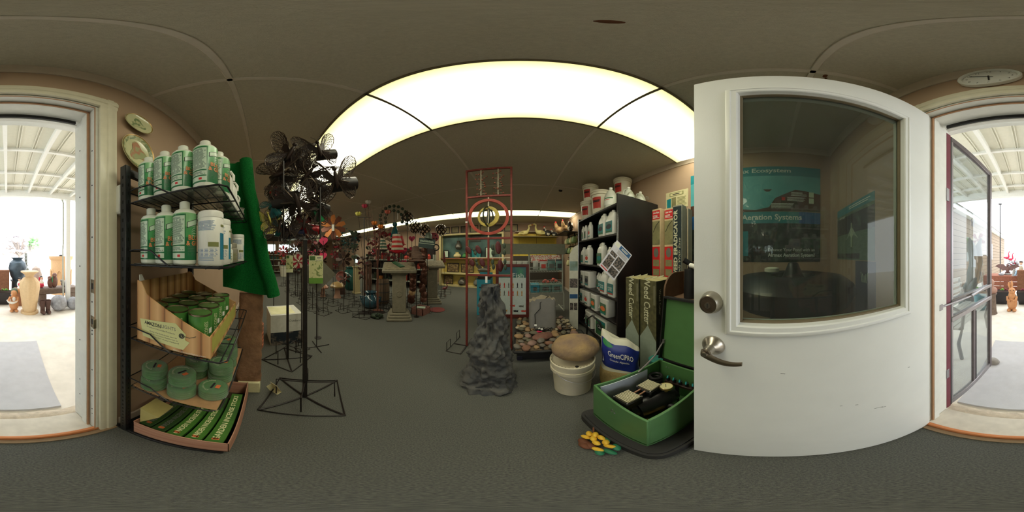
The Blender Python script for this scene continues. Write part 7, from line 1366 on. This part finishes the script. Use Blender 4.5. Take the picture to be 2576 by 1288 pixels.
# crowd of small pinwheels and ornaments farther back
q = random.Random(31); cols = [(DRD, MAG, 'crimson'), (PNK, DRD, 'hot pink'), (MAG, DBR, 'dusky rose'), (DBR, COP, 'dark brown'), (DGN, DBR, 'patina green'), (DRD, SWH, 'red and ivory')]
spots = [(-5.2, 1.4), (-5.6, 1.9), (-4.9, 1.05), (-5.9, 1.3), (-6.3, 1.75), (-5.0, 2.4), (-5.5, 2.6), (-6.1, 2.4), (-6.8, 2.1), (-4.7, .95), (-5.3, .85), (-6.6, 1.3), (-7.2, 1.7), (-4.55, 1.35), (-6.0, 3.0), (-5.2, 3.3), (-4.4, 3.3), (-3.6, 2.85), (-3.3, 3.2), (-3.9, 3.2), (-3.2, 2.75), (-4.6, 1.75), (-7.0, 1.05), (-7.6, 1.4), (-6.4, .8), (-3.05, 1.18), (-3.35, 1.05), (-3.0, 1.62), (-3.2, 2.0), (-2.85, 2.95), (-3.05, 3.35), (-2.7, 3.15), (-3.5, 2.45), (-4.3, 1.1), (-3.9, .98), (-2.75, 2.55), (-3.4, 3.6), (-2.9, 3.75), (-4.15, 1.55), (-4.9, 1.65)]
for k, (x, y) in enumerate(spots):
    c1, c2, nm = cols[k % 6]; h = q.uniform(1.1, 1.95); kind = k % 3; lab = '%s %s' % (nm, ('pinwheel on a thin stake among the crowded ornaments', 'heart ornament on a thin stake in the crowded aisle', 'tiered spinner on a thin stake in the crowded aisle')[kind])
    t = stake(x, y, h, .13, name=('pinwheel_stake', 'heart_stake', 'tier_spinner')[kind], lab=lab, cat='garden stake', grp='small stakes in the crowded aisle', rz=q.random())
    if kind == 0:
        pin(t, (x, y, h), q.uniform(.16, .24), 8, c1, c2, toward(x, y), tilt=.5); pin(t, (x, y+.02, h-.42), .13, 6, c2, c1, toward(x, y), tilt=.5)
    elif kind == 1:
        for dz, s in ((0, 1), (-.3, .8), (-.55, .7)):
            M = Matrix.Translation((x, y, h+dz)) @ Matrix.Rotation(toward(x, y)+q.uniform(-.5, .5), 4, 'Z') @ Matrix.Scale(s, 4); m = MB(); m.T = M; m.ext([(.1*16*math.sin(a)**3/16, 0, .1*(13*math.cos(a)-5*math.cos(2*a)-2*math.cos(3*a)-math.cos(4*a))/16) for a in [2*PI*j/20 for j in range(20)]], (0, .012, 0)); m.build('heart', c1, t)
    else:
        for j in range(5):
            M = Matrix.Translation((x, y, h-.13*j)) @ Matrix.Rotation(j*.7, 4, 'Z'); m = MB(); m.T = M; m.grid(lambda u, v: (.16*(1-.1*j)*math.cos(2*PI*u)*(.3+.7*v), .16*(1-.1*j)*math.sin(2*PI*u)*(.3+.7*v), .05*v*math.sin(6*PI*u)), 24, 2, True); m.build('tier', c1 if j % 2 else c2, t, fix=False)
t = thing('crystal_drop', 'clear faceted crystal drop on a thin rod behind the butterfly stand', 'crystal', (-2.06, .72, 0)); m = MB(); m.tube([(-2.06, .72, 0), (-2.06, .72, 1.5)], .003, 4); m.lathe([(.05, 0), (.05, .006)], 10, (-2.06, .72, 0)); m.build('rod', SPB, t); m = MB(); m.lathe([(0, -.07), (.04, 0), (0, .08)], 6, (-2.06, .72, 1.45)); m.build('drop', mat('crystal', (226, 226, 210), .05, trans=.5), t)
t = stake(-1.83, .44, 1.32, .07, name='red_fan_stake', lab='small red and white fan wheel beside the narrow product card', cat='garden stake'); pin(t, (-1.83, .40, 1.14), .085, 12, DRD, SWH, toward(-1.83, .40), tilt=.15)
# white shelving with black goods behind the pedestals
sh = thing('white_shelving', 'long white shelving with dark goods behind the garden stakes', 'shelving', (-4.3, 4.7, 0)); M = Matrix.Translation((-4.3, 4.75, 0)) @ Matrix.Rotation(.35, 4, 'Z')
def sb(nm, mt, *b): m = MB(); m.T = M; m.bx(*b); return m.build(nm, mt, sh)
for z in (.25, .70, 1.05): sb('shelf', GWH, -1.4, 1.4, -.25, .25, z-.02, z+.02)
sb('back', SHB, -1.4, 1.4, .23, .25, 0, 1.5)
for x in (-1.4, 0, 1.4): sb('upright', GWH, x-.02, x+.02, -.25, .25, 0, 1.25)
q = random.Random(77); gm = [SHB, PAPER, mat('box_orange', (196, 124, 60), .5), DBR, DGN, mat('box_red', (170, 60, 46), .5)]; gn = ['black', 'white', 'orange', 'brown', 'green', 'red']
for z in (.272, .722, 1.072):
    x = -1.32
    while x < 1.25:
        w, h = q.uniform(.08, .2), q.uniform(.12, .26); k = q.randrange(6); m = MB(); m.T = M
        if q.random() < .5: m.bx(x, x+w, -.2, 0, z, z+h, .004)
        else: m.T = M @ Matrix.Translation((x+w/2, -.1, z)); m.lathe([(w*.35, 0), (w*.5, h*.3), (w*.45, h*.7), (w*.25, h*.85), (w*.28, h), (0, h)], 14)
        tag(m.build('shelf_goods', gm[k]), '%s article standing on the %s white shelf' % (gn[k], {.272: 'lowest', .722: 'middle', 1.072: 'top'}[z]), 'goods', 'goods on the white shelving'); x += w+q.uniform(.03, .1)
# far end of the hall
cl = thing('white_post', 'white square post at the far end of the hall', 'post', (-10, .05, 0)); MB().bx(-10.1, -9.9, -.06, .16, 0, 2.44).build('shaft', WHITE, cl); MB().bx(-10.13, -9.87, -.09, .19, 0, .12, .01).build('base', WHITE, cl)
for k, (x, y0, y1) in enumerate(((-11.2, .3, 1.9), (-12.4, .3, 3.2), (-11.4, 2.2, 4.6))):
    g = thing('far_gondola', ('white gondola of pots in front of the far windows', 'low counter right under the far windows', 'white gondola of boxes farther along the hall end')[k], 'gondola', (x, (y0+y1)/2, 0))
    for z in (.15, .55, .95, 1.3): MB().bx(x-.2, x+.2, y0, y1, z-.02, z+.02).build('shelf', GWH, g)
    MB().bx(x-.22, x-.2, y0, y1, 0, 1.45).build('back', mat('gondola_back', (150, 126, 100), .7), g)
    for z in (.17, .57, .97, 1.32):
        y = y0+.06
        while y < y1-.2:
            w, h = q.uniform(.1, .22), q.uniform(.12, .28); j = q.randrange(6); m = MB(); m.lathe([(w*.35, 0), (w*.5, h*.6), (w*.5, h), (0, h*.95)], 12, (x+.05, y+w/2, z)); tl = q.random() > .7; tag(m.build('far_pot', TLG if tl else gm[j]), '%s pot on the %s shelf of the %s at the hall end' % ('teal' if tl else gn[j], {.17: 'lowest', .57: 'second', .97: 'third', 1.32: 'top'}[z], ('gondola of pots', 'window counter', 'gondola of boxes')[k]), 'pot', 'pots at the far end'); y += w+.06
t = thing('waste_bin', 'cream tapered waste bin on the far carpet', 'bin', (-9.5, 1.22, 0)); m = MB(); m.lathe([(.2, 0), (.26, .52), (.28, .53), (.28, .56), (.25, .55), (.19, .03), (0, .03)], 24, (-9.5, 1.22, 0)); m.build('bin', CREAM, t); m = MB(); m.ring((-9.5, 1.22, .56), .275, .015, 24, 6); m.build('rim', CREAM, t)
# ================================================================ outside: canopy, garden ornaments, yard
GZ = -.045; CANW = mat('canopy_white', (214, 214, 198), .5, var=.03); CANB = mat('canopy_beam', (226, 228, 222), .5, var=.02)
cn = struct(MB().bx(-7, 7, -3.72, Y0-.16, 2.76, 2.79).build('canopy', CANW))
for x in [-6.98+.5*k for k in range(29)]:
    MB().bx(x-.022, x+.022, -3.68, Y0-.17, 2.68, 2.76).build('rafter', CANB, cn)
    for dx in (.14, .17, .33, .36): 
        if abs(x) < 3: MB().bx(x+dx-.006, x+dx+.006, -3.68, Y0-.17, 2.745, 2.76).build('panel_rib', CANW, cn)
for y in (-1.3, -2.0, -2.72, -3.3): MB().bx(-7, 7, y-.022, y+.022, 2.715, 2.76).build('purlin', CANB, cn)
MB().bx(-7, 7, -3.72, -3.62, 2.60, 2.76, .004).build('edge_beam', CANB, cn); MB().bx(-7, 7, -3.80, -3.72, 2.62, 2.74, .01).build('gutter', CANB, cn)
hb = struct(MB().bx(-1.2, 1.2, Y0-.30, Y0-.16, 2.10, 2.50).build('lintel', CANB))
for x in (-1.42, 2.6): tag(MB().bx(x-.05, x+.05, -3.69, -3.59, GZ, 2.60, .004).build('canopy_post', CANB), 'white canopy post %s' % ('beside the tan column planter' if x < 0 else 'beside the brown sided building'), 'post')
t = thing('downspout', 'thin grey downspout running down by the canopy post', 'downspout', (-1.30, -3.62, GZ)); m = MB(); m.tube([(-1.30, -3.75, 2.65), (-1.30, -3.62, 2.5), (-1.30, -3.62, 1.5), (-1.28, -3.60, 1.35), (-1.30, -3.62, GZ)], .02, 8); m.build('pipe', GWH, t)
# neighbouring building along the right side
SID = mat('brown_siding', (130, 112, 92), .7, var=.1); nb = thing('neighbour_building', 'brown sided outbuilding with a white fascia along the yard', 'building', (3.2, -9, GZ))
for k in range(14): MB().bx(2.3+.004*(k % 2), 4.5, -14, -4.0, GZ+.19*k, GZ+.19*(k+1)-.012).build('siding_board', SID, nb)
MB().bx(2.10, 4.6, -14.1, -3.9, 2.62, 2.78).build('fascia', CANB, nb); MB().ext([(2.05, -14.1, 2.78), (4.6, -14.1, 2.78), (4.6, -14.1, 3.7)], (0, 10.2, 0)).build('roof', mat('roof_grey', (110, 104, 98), .8), nb)
for y in (-6, -9): MB().bx(2.285, 2.3, y-.5, y+.5, 1.0, 1.9).build('window', GLASS, nb); 
# cream fluted vase
CRV = mat('vase_cream', (216, 188, 146), .7, var=.05, bump=.1)
t = thing('fluted_vase', 'tall cream fluted urn standing in front of the ornaments outside', 'urn', (-.475, -3.43, GZ)); o_ = (-.475, -3.43, GZ)
m = MB(); m.lathe([(.135, .05), (.15, .10), (.19, .40), (.215, .60), (.20, .70), (.13, .78), (.09, .80)], 64, o_, fn=lambda a, z: 1+.045*abs(math.sin(8*a))); m.build('body', CRV, t); m = MB(); m.lathe([(.19, 0), (.19, .045), (.15, .05)], 36, o_); m.build('plinth', CRV, t); m = MB(); m.lathe([(.085, .79), (.10, .84), (.16, .89), (.19, .90), (.19, .925), (.16, .93), (0, .90)], 36, o_); m.build('rim', CRV, t)
def quadstat(name, lab, cat, loc, parts_):
    t = thing(name, lab, cat, loc)
    for nm, mt, sh in parts_:
        m = MB(); m.T = Matrix.Translation(loc)
        for kind, *a in sh:
            if kind == 'e': m.ell(a[0], a[1], 14, 9, rot=Matrix.Rotation(a[2], 4, a[3]) if len(a) > 2 else None)
            elif kind == 't': m.tube(a[0], a[1], 10)
            elif kind == 'l': m.lathe(a[0], 22, a[1] if len(a) > 1 else (0, 0, 0))
            elif kind == 'b': m.bx(*a)
        m.build(nm, mt, t)
    return t
RBT = mat('rabbit_tan', (206, 150, 104), .7, var=.05); JKT = mat('jacket_sage', (104, 116, 98), .7)
quadstat('rabbit_statue', 'tan rabbit statue in a grey green jacket standing on the concrete', 'statue', (.42, -3.58, GZ), [
    ('body', RBT, [('e', (0, 0, .19), (.115, .10, .19)), ('e', (0, .03, .36), (.08, .075, .10))]), ('head', RBT, [('e', (0, .03, .47), (.08, .085, .075)), ('e', (-.02, .10, .455), (.035, .03, .03))]),
    ('ear', RBT, [('t', [(.045, .0, .52), (.07, -.01, .6), (.075, -.02, .66)], [.02, .032, .012])]), ('ear', RBT, [('t', [(.01, .0, .53), (.01, -.02, .62), (.015, -.03, .69)], [.02, .032, .012])]), ('jacket', JKT, [('e', (.0, -.012, .30), (.115, .088, .10))]),
    ('paw', RBT, [('t', [(.1, .02, .33), (.09, .09, .27), (.03, .11, .25)], [.03, .028, .024])]), ('paw', RBT, [('t', [(-.1, .02, .33), (-.09, .09, .27), (-.03, .11, .25)], [.03, .028, .024])]), ('foot', RBT, [('e', (.06, .07, .03), (.045, .085, .035))]), ('foot', RBT, [('e', (-.06, .07, .03), (.045, .085, .035))]), ('eye', INK, [('e', (-.045, .095, .49), (.01, .012, .013)), ('e', (.03, .108, .49), (.01, .01, .013))])])
for o in list(bpy.data.objects):
    if o.name.startswith('eye') and o.parent and o.parent.name == 'rabbit_statue': o['kind'] = 'stuff'
quadstat('mouse_statue', 'tan mouse statue in a green bonnet holding a white bowl outside', 'statue', (-.15, -3.56, GZ), [
    ('body', RBT, [('e', (0, 0, .15), (.105, .095, .14)), ('e', (0, .01, .31), (.07, .065, .11))]), ('head', RBT, [('e', (0, .03, .43), (.07, .075, .07)), ('e', (.03, .09, .41), (.03, .035, .028))]), ('bonnet', JKT, [('e', (-.01, -.01, .455), (.085, .075, .085))]), ('ear', RBT, [('e', (-.10, 0, .47), (.06, .02, .045))]),
    ('bowl', PAPER, [('l', [(.03, .2), (.1, .235), (.125, .28), (.115, .28), (.085, .245), (0, .225)], (.04, .10, 0))]), ('arm', RBT, [('t', [(.08, .03, .33), (.12, .08, .28), (.10, .12, .25)], [.028, .025, .022])]), ('arm', RBT, [('t', [(-.08, .03, .33), (-.07, .1, .27), (-.02, .14, .25)], [.028, .025, .022])]), ('foot', RBT, [('e', (.05, .07, .025), (.045, .07, .03))]), ('foot', RBT, [('e', (-.05, .07, .025), (.045, .07, .03))]), ('apron', PAPER, [('e', (0, .055, .30), (.04, .025, .06))])])
BOOT = mat('boot_brown', (82, 58, 50), .6, var=.15)
for k, x in enumerate((-.735, -.85)):
    t = thing('boot_planter', 'brown cowboy boot planter %s' % ('next to the cream urn' if k == 0 else 'next to the stone ball'), 'planter', (x, -3.32, GZ)); m = MB(); m.lathe([(.05, .02), (.048, .14), (.058, .26), (.062, .30), (.052, .29), (.04, .15), (0, .12)], 18, (x, -3.32, GZ), fn=lambda a, z: 1+(.12*math.cos(2*a) if z > .25 else 0)); m.build('shaft', BOOT, t); m = MB(); m.ell((x, -3.26, GZ+.045), (.048, .11, .045), 14, 8); m.build('foot', BOOT, t); MB().bx(x-.035, x+.035, -3.37, -3.31, GZ, GZ+.04, .005).build('heel', BOOT, t)
BLS = mat('stone_ball', (150, 152, 156), .9, var=.2, scale=18, bump=.6, bscale=30)
for k, (x, y, r_) in enumerate(((-1.12, -3.42, .185), (-1.46, -3.40, .15))): m = MB(); m.ell((x, y, GZ+r_*.985), (r_, r_, r_), 30, 20, fn=lumpy(k+4, .03, 5)); tag(m.build('stone_ball', BLS), ('large rough grey stone ball on the concrete', 'smaller grey stone ball half hidden by the door jamb')[k], 'ball')
t = thing('stone_ledge', 'weathered stone ledge bench carrying small figures outside', 'bench', (-1.05, -3.86, GZ)); LG = mat('ledge_stone', (120, 106, 96), .9, var=.15, bump=.4, bscale=30); MB().bx(-1.75, -.72, -4.08, -3.72, .28, .42, .02).build('slab', LG, t)
for x in (-1.6, -.85): MB().bx(x-.08, x+.08, -4.03, -3.75, GZ, .28, .015).build('leg', LG, t)
PKR = mat('statue_red', (206, 50, 82), .5); SKN = mat('statue_skin', (226, 190, 164), .6); BLKH = mat('statue_black', (40, 36, 36), .5)
quadstat('reading_figure', 'small painted figure in red sitting on the stone ledge', 'figurine', (-.82, -3.84, .42), [('chair', PKR, [('b', -.05, .05, -.08, -.05, 0, .26), ('b', -.05, .05, -.08, .08, .05, .08)]), ('torso', PAPER, [('e', (0, -.01, .15), (.045, .04, .075))]), ('skirt', PKR, [('e', (0, .05, .10), (.05, .08, .04))]), ('head', SKN, [('e', (0, 0, .25), (.032, .034, .036))]), ('hair', BLKH, [('e', (0, -.008, .262), (.036, .036, .034))]), ('book', PAPER, [('b', -.04, .04, .08, .1, .13, .17)])])
quadstat('chair_figure', 'small painted figure in white and red perched by the mouse statue', 'figurine', (-.30, -4.0, .40), [('seat', mat('wood_block', (150, 104, 76), .7), [('b', -.12, .12, -.1, .1, -.445, 0)]), ('torso', PAPER, [('e', (0, 0, .10), (.06, .05, .09))]), ('vest', PKR, [('e', (0, .03, .10), (.035, .035, .045))]), ('head', SKN, [('e', (0, 0, .22), (.035, .036, .04))]), ('hair', BLKH, [('e', (0, -.006, .235), (.04, .04, .036))]), ('legs', PAPER, [('e', (0, .06, .02), (.06, .08, .03))])])
DOG = mat('statue_brown', (120, 88, 76), .7, var=.15)
quadstat('dog_statue', 'brown pair of dog heads statue on the stone ledge', 'statue', (-1.10, -3.86, .42), [('body', DOG, [('e', (.05, 0, .12), (.08, .07, .13)), ('e', (-.05, 0, .15), (.085, .08, .16))]), ('head', DOG, [('e', (.08, .03, .24), (.05, .06, .05)), ('e', (.10, .08, .225), (.025, .035, .022))]), ('head', DOG, [('e', (-.05, .02, .31), (.06, .06, .055)), ('e', (-.03, .07, .29), (.028, .04, .024))]), ('ribbon', mat('ribbon_green', (60, 140, 90), .5), [('b', .01, .03, .065, .075, .14, .28)])])
m = MB(); m.ell((-1.42, -3.86, .42+.08), (.10, .07, .08), 16, 10); m.ell((-1.33, -3.82, .42+.16), (.04, .04, .04), 10, 7); tag(m.build('dove_statue', GRST), 'grey bird statue at the end of the stone ledge', 'statue')
t = thing('column_planter', 'large tan round column planter with arched relief', 'planter', (-1.75, -5.1, GZ)); TPL = mat('planter_tan', (214, 176, 132), .7, var=.04); o_ = (-1.75, -5.1, GZ); m = MB(); m.lathe([(.36, 0), (.36, .1), (.33, .12), (.34, 1.1), (.39, 1.15), (.41, 1.24), (.38, 1.24), (.34, 1.1), (0, 1.05)], 36, o_); m.build('body', TPL, t)
for k in range(8): a = k*PI/4+.3; m = MB(); m.tube([(o_[0]+.35*math.cos(a+b), o_[1]+.35*math.sin(a+b), GZ+z) for b, z in ((-.25, .3), (-.25, .6), (-.15, .75), (0, .8), (.15, .75), (.25, .6), (.25, .3))], .015, 6); m.build('arch_relief', TPL, t)
m = MB(); m.ell((-1.72, -5.0, GZ+1.26), (.08, .06, .03), 10, 6); m.build('soil', BLKP, t)
t = thing('rippled_vase', 'blue black rippled vase on a dark pedestal outside', 'vase', (-.30, -4.7, GZ)); BVS = mat('vase_blue_black', (70, 86, 98), .4, var=.25, scale=8); o_ = (-.30, -4.7, GZ); m = MB(); m.lathe([(.14, .55), (.22, .70), (.26, .90), (.24, 1.05), (.15, 1.13), (.13, 1.15), (.2, 1.2), (.17, 1.2), (0, 1.1)], 34, o_, fn=lambda a, z: 1+.03*math.sin(z*70+2*math.sin(a*3))); m.build('vase', BVS, t); m = MB(); m.lathe([(.26, 0), (.26, .06), (.18, .1), (.17, .5), (.22, .55), (0, .55)], 28, o_); m.build('pedestal', mat('pedestal_charcoal', (58, 66, 72), .6), t)
m = MB(); m.lathe([(.16, 0), (.17, .5), (.16, .75), (.10, .92), (0, .98)], 18, (-.78, -4.35, GZ), fn=lambda a, z: 1+.03*math.sin(5*a)); tag(m.build('standing_stone', mat('pale_stone', (176, 158, 146), .8, var=.12)), 'pale rounded standing stone behind the cream urn', 'stone')
t = thing('stone_pagoda', 'small pale stone pagoda lantern far behind the urn', 'lantern', (-.72, -6.2, GZ))
for k in range(5): z = GZ+.75+.12*k; m = MB(); m.lathe([(.16-.02*k, 0), (.05, .05), (.05, .12)], 12, (-.72, -6.2, z)); m.build('tier', LGY, t)
m = MB(); m.lathe([(.15, 0), (.12, .75)], 12, (-.72, -6.2, GZ)); m.build('base', LGY, t)
t = thing('wooden_crate', 'weathered brown wooden crate planter near the mouse statue', 'crate', (.16, -4.35, GZ)); CRW = mat('crate_wood', (150, 104, 78), .8, var=.15)
for k in range(4): MB().bx(-.06, .38, -4.42, -4.40, GZ+.45+.1*k, GZ+.54+.1*k).build('slat', CRW, t)
MB().bx(-.06, .38, -4.40, -4.6, GZ, GZ+.86).build('box', CRW, t)
# deck table on the right with eagle
t = thing('plank_table', 'brown plank display table outside carrying an eagle statue', 'table', (.95, -4.9, GZ)); PLK = mat('deck_redwood', (150, 92, 70), .7, var=.12)
for k in range(5): MB().bx(.1, 1.4, -4.62-.14*k-.13, -4.62-.14*k, .58, .62, .003).build('plank', PLK, t)
for k in range(3): MB().bx(.1, 1.4, -4.64, -4.615, .20+.13*k, .32+.13*k).build('apron_board', PLK, t)
for x in (.15, .75, 1.35): MB().bx(x-.04, x+.04, -5.3, -4.65, GZ, .58).build('leg', PLK, t)
EGL = mat('eagle_brown', (112, 84, 80), .6, var=.15)
t = quadstat('eagle_statue', 'dark brown eagle statue with spread wings on the plank table', 'statue', (.72, -4.95, .62), [('body', EGL, [('e', (0, 0, .17), (.06, .06, .13)), ('e', (0, .02, .30), (.04, .045, .045)), ('e', (0, .065, .29), (.014, .025, .012))]), ('tail', EGL, [('e', (0, -.02, .05), (.09, .03, .06))]), ('base', GRST, [('e', (0, 0, .02), (.12, .09, .035))])])
for s_ in (-1, 1): m = MB(); m.T = Matrix.Translation((.72, -4.95, .62)); m.ext([(s_*.04, 0, .26), (s_*.14, -.01, .33), (s_*.28, -.02, .33), (s_*.40, -.02, .26), (s_*.26, 0, .21), (s_*.14, 0, .13), (s_*.05, 0, .14)], (0, .025, 0)); m.build('wing', EGL, t)
quadstat('seated_figure', 'boy figure in pale blue trousers sitting on the plank table', 'figurine', (.29, -4.70, .62), [('torso', SWH, [('e', (0, 0, .20), (.07, .06, .11))]), ('legs', mat('jeans_pale', (150, 176, 196), .6), [('t', [(.03, 0, .1), (.12, .08, .14), (.16, .12, .02)], [.045, .04, .03]), ('t', [(-.03, 0, .1), (.05, .12, .12), (.09, .16, .01)], [.045, .04, .03])]), ('head', SKN, [('e', (0, .02, .37), (.05, .05, .055))]), ('hat', DBR, [('e', (0, .01, .41), (.065, .065, .03))]), ('stump', CRW, [('e', (-.02, -.02, .05), (.1, .1, .06))])])
m = MB(); m.lathe([(.07, 0), (.05, .03), (.035, .16), (.02, .2), (0, .21)], 14, (.50, -4.69, .62)); tag(m.build('bird_finial', GRST), 'small grey stone bird finial beside the eagle statue', 'figurine'); m = MB(); m.ell((.88, -4.75, .655), (.09, .05, .04), 14, 8, fn=lumpy(8, .2)); tag(m.build('table_shell', BLS), 'grey shell ornament at the eagle statue foot', 'ornament')
def bonsai(x, y, z, h, r_, mt, lab, n, seed, cat='ornament', nm='metal_bonsai', lf=None):
    t = thing(nm, lab, cat, (x, y, z)); q = random.Random(seed); m = MB(); L_ = MB()
    m.tube([(x, y, z), (x+.05*h, y, z+h*.3), (x, y, z+h*.55)], [h*.05, h*.035, h*.025], 7)
    for k in range(n):
        a = q.uniform(0, 6.28); b = q.uniform(.1, 1); e = Vector((x+r_*b*math.cos(a), y+r_*b*math.sin(a), z+h*q.uniform(.55, 1.0))); m.tube([(x, y, z+h*.5), Vector((x, y, z+h*.6))*.5+e*.5, e], [h*.02, h*.012, h*.006], 5); L_.ell(e, (r_*.18, r_*.18, r_*.1), 7, 5, fn=lumpy(k, .3, 2))
    m.build('branches', DBR if lf is None else mat('pale_bark', (176, 166, 160), .8), t)['kind'] = 'stuff'; L_.build('foliage', mt, t)['kind'] = 'stuff'
bonsai(.50, -5.2, .62, .42, .26, mat('bonsai_silver', (150, 150, 156), .5), 'silvery metal bonsai tree behind the eagle statue', 26, 3)
bonsai(-.75, -9.5, GZ, 2.5, .95, mat('pale_foliage', (200, 196, 200), .8), 'bare pale small tree beyond the urns', 40, 5, 'tree', 'bare_tree', 1); bonsai(-2.5, -17.5, GZ, 3.3, 1.1, mat('fresh_foliage', (150, 210, 140), .8), 'fresh green tree far across the yard', 70, 6, 'tree', 'green_tree', 1)
# black planter troughs
for k, (x0, x1, y) in enumerate(((.55, 1.6, -4.1), (-.1, .36, -4.12), (-.02, .3, -3.98))):
    if k == 2: continue
    t = thing('planter_trough', ('black tapered planter trough with green seedlings under the plank table', 'black planter trough behind the rabbit statue')[k], 'planter', ((x0+x1)/2, y, GZ)); TRB = mat('trough_black', (52, 50, 52), .5); m = MB(); b0_, b1_ = .06, .0
    m._add([(x0+b0_, y-.08, GZ), (x1-b0_, y-.08, GZ), (x1-b0_, y+.08, GZ), (x0+b0_, y+.08, GZ), (x0, y-.16, GZ+.34), (x1, y-.16, GZ+.34), (x1, y+.16, GZ+.34), (x0, y+.16, GZ+.34)], [(0, 3, 2, 1), (0, 1, 5, 4), (1, 2, 6, 5), (2, 3, 7, 6), (3, 0, 4, 7)]); m.build('trough', TRB, t); MB().bx(x0+.02, x1-.02, y-.14, y+.14, GZ+.30, GZ+.32).build('soil', mat('potting_soil', (60, 46, 38), .95), t); q = random.Random(k)
    for j in range(9 if k == 0 else 5):
        x = x0+.08+(x1-x0-.16)*q.random(); m = MB(); 
        for i in range(6): a = i*1.05; m.ell((x+.03*math.cos(a), y+q.uniform(-.06, .06)*0+.03*math.sin(a), GZ+.37+.015*(i % 3)), (.035, .014, .012), 7, 4, rot=Matrix.Rotation(a, 4, 'Z'))
        m.build('seedling', (mat('seedling_green', (110, 170, 70), .6), mat('seedling_red', (130, 50, 66), .6))[j % 2], t)['kind'] = 'stuff'
quadstat('toad_statue', 'brown toad statue on the concrete beyond the storm door', 'statue', (1.02, -3.78, GZ), [('body', DOG, [('e', (0, 0, .06), (.14, .09, .065))]), ('head', DOG, [('e', (-.10, .05, .07), (.06, .05, .045))]), ('leg', DOG, [('e', (-.06, .09, .02), (.05, .04, .025))]), ('leg', DOG, [('e', (.09, .08, .03), (.06, .04, .035))])])
for k, (x, y, h) in enumerate(((.80, -5.4, 1.35), (.68, -5.5, 1.3), (.58, -5.3, 1.12))):
    t = thing('flamingo_stake', ('bright pink flamingo stake, tallest behind the plank table', 'bright pink flamingo stake beside the tallest one', 'lower pink flamingo stake behind the eagle statue')[k], 'garden stake', (x, y, GZ)); m = MB(); m.tube([(x, y, GZ), (x, y, h-.25)], .005, 5); m.build('leg', DBR, t); m = MB(); m.tube([(x+.12, y, h-.2), (x, y, h-.22), (x-.06, y, h-.18), (x-.05, y, h-.05), (x-.08, y, h)], [.015, .055, .035, .016, .02], 9); m.build('body', PKR, t)
t = thing('flag_pole', 'slim dark pole with a box standing beyond the ornaments', 'pole', (1.15, -6.0, GZ)); m = MB(); m.tube([(1.15, -6.0, GZ), (1.15, -6.0, 3.2)], .022, 8); m.build('shaft', DGREY, t); m = MB(); m.lathe([(.07, 0), (.07, .03), (0, .05)], 14, (1.15, -6.0, 3.2)); m.build('cap', DGREY, t)
# things behind the storm door glass
t = thing('driftwood_sculpture', 'twisted dark driftwood sculpture standing outside behind the storm door', 'sculpture', (1.18, -2.98, GZ)); DRF = mat('driftwood', (74, 84, 80), .5, var=.25, scale=8, bump=.3)
m = MB(); m.tube([(1.18+.10*math.sin(z*4), -2.98+.08*math.cos(z*5), GZ+z) for z in [.1*k for k in range(17)]], [.17, .15, .16, .13, .12, .14, .11, .08, .09, .11, .1, .08, .07, .08, .09, .06, .02], 12); m.build('trunk', DRF, t); m = MB(); m.tube([(1.18, -3.02, .5), (1.05, -3.04, .8), (.98, -3.06, 1.1), (1.03, -3.07, 1.4), (.97, -3.07, 1.55)], [.09, .07, .05, .06, .02], 10); m.build('limb', DRF, t)
t = thing('park_bench', 'cast iron park bench with grey slats outside beside the storm door', 'bench', (.95, -2.05, GZ)); IRN = mat('bench_iron', (110, 112, 108), .5, var=.1); SLT = mat('bench_slat', (196, 196, 188), .6, var=.06)
for y in (-1.55, -2.55):
    m = MB(); m.tube([(.70, y, GZ), (.74, y, .18), (.70, y, .38), (.95, y, .36), (1.12, y, .40), (1.22, y, .82)], .022, 7); m.tube([(1.2, y, GZ), (1.1, y, .2), (1.12, y, .40)], .022, 7); m.tube([(.70, y, .38), (.68, y, .58), (.80, y, .62), (1.15, y, .60)], .02, 7); m.build('end_frame', IRN, t)
for k in range(6): MB().bx(.72+.068*k, .775+.068*k, -2.6, -1.5, .385, .405, .003).build('seat_slat', SLT, t)
for k in range(5): MB().box((1.115+.025*k, -2.05, .46+.085*k), (.018, 1.1, .06), .003, rot=Matrix.Rotation(-.25, 4, 'Y')).build('back_slat', SLT, t)
t = thing('yard_windmill', 'pale metal windmill tower standing in the yard behind the storm door', 'windmill', (1.72, -5.15, GZ)); m = MB()
for sx in (-1, 1):
    for sy in (-1, 1): m.tube([(1.72+.22*sx, -5.15+.22*sy, GZ), (1.72+.05*sx, -5.15+.05*sy, 1.5)], .012, 5)
for z in (.4, .9): m.tube([(1.56, -5.31, z), (1.88, -5.31, z), (1.88, -4.99, z), (1.56, -4.99, z)], .008, 4, True)
m.build('tower', GWH, t); pin(t, (1.72, -5.08, 1.72), .26, 10, SWH, MAG, PI, nm='blade', tilt=.4)
quadstat('bust_planter', 'pinkish stone bust beyond the storm door glass', 'statue', (.82, -3.3, GZ), [('pedestal', LG, [('l', [(.13, 0), (.11, .05), (.09, .4), (.12, .45), (0, .45)])]), ('shoulders', mat('bust_pink', (176, 140, 126), .8), [('e', (0, 0, .52), (.13, .08, .09))]), ('head', MATS['bust_pink'], [('e', (0, .01, .68), (.065, .07, .085))])])
t = thing('blue_pot', 'turquoise glazed pot beyond the park bench', 'pot', (1.12, -3.50, GZ)); m = MB(); m.lathe([(.1, 0), (.14, .1), (.15, .28), (.16, .3), (.16, .33), (.13, .33), (.12, .1), (0, .05)], 24, (1.12, -3.50, GZ)); m.build('pot', mat('glaze_turquoise', (70, 150, 160), .2, coat=.5), t); m = MB(); m.ring((1.12, -3.50, GZ+.33), .15, .014, 24, 6); m.build('rim', MATS['glaze_turquoise'], t)
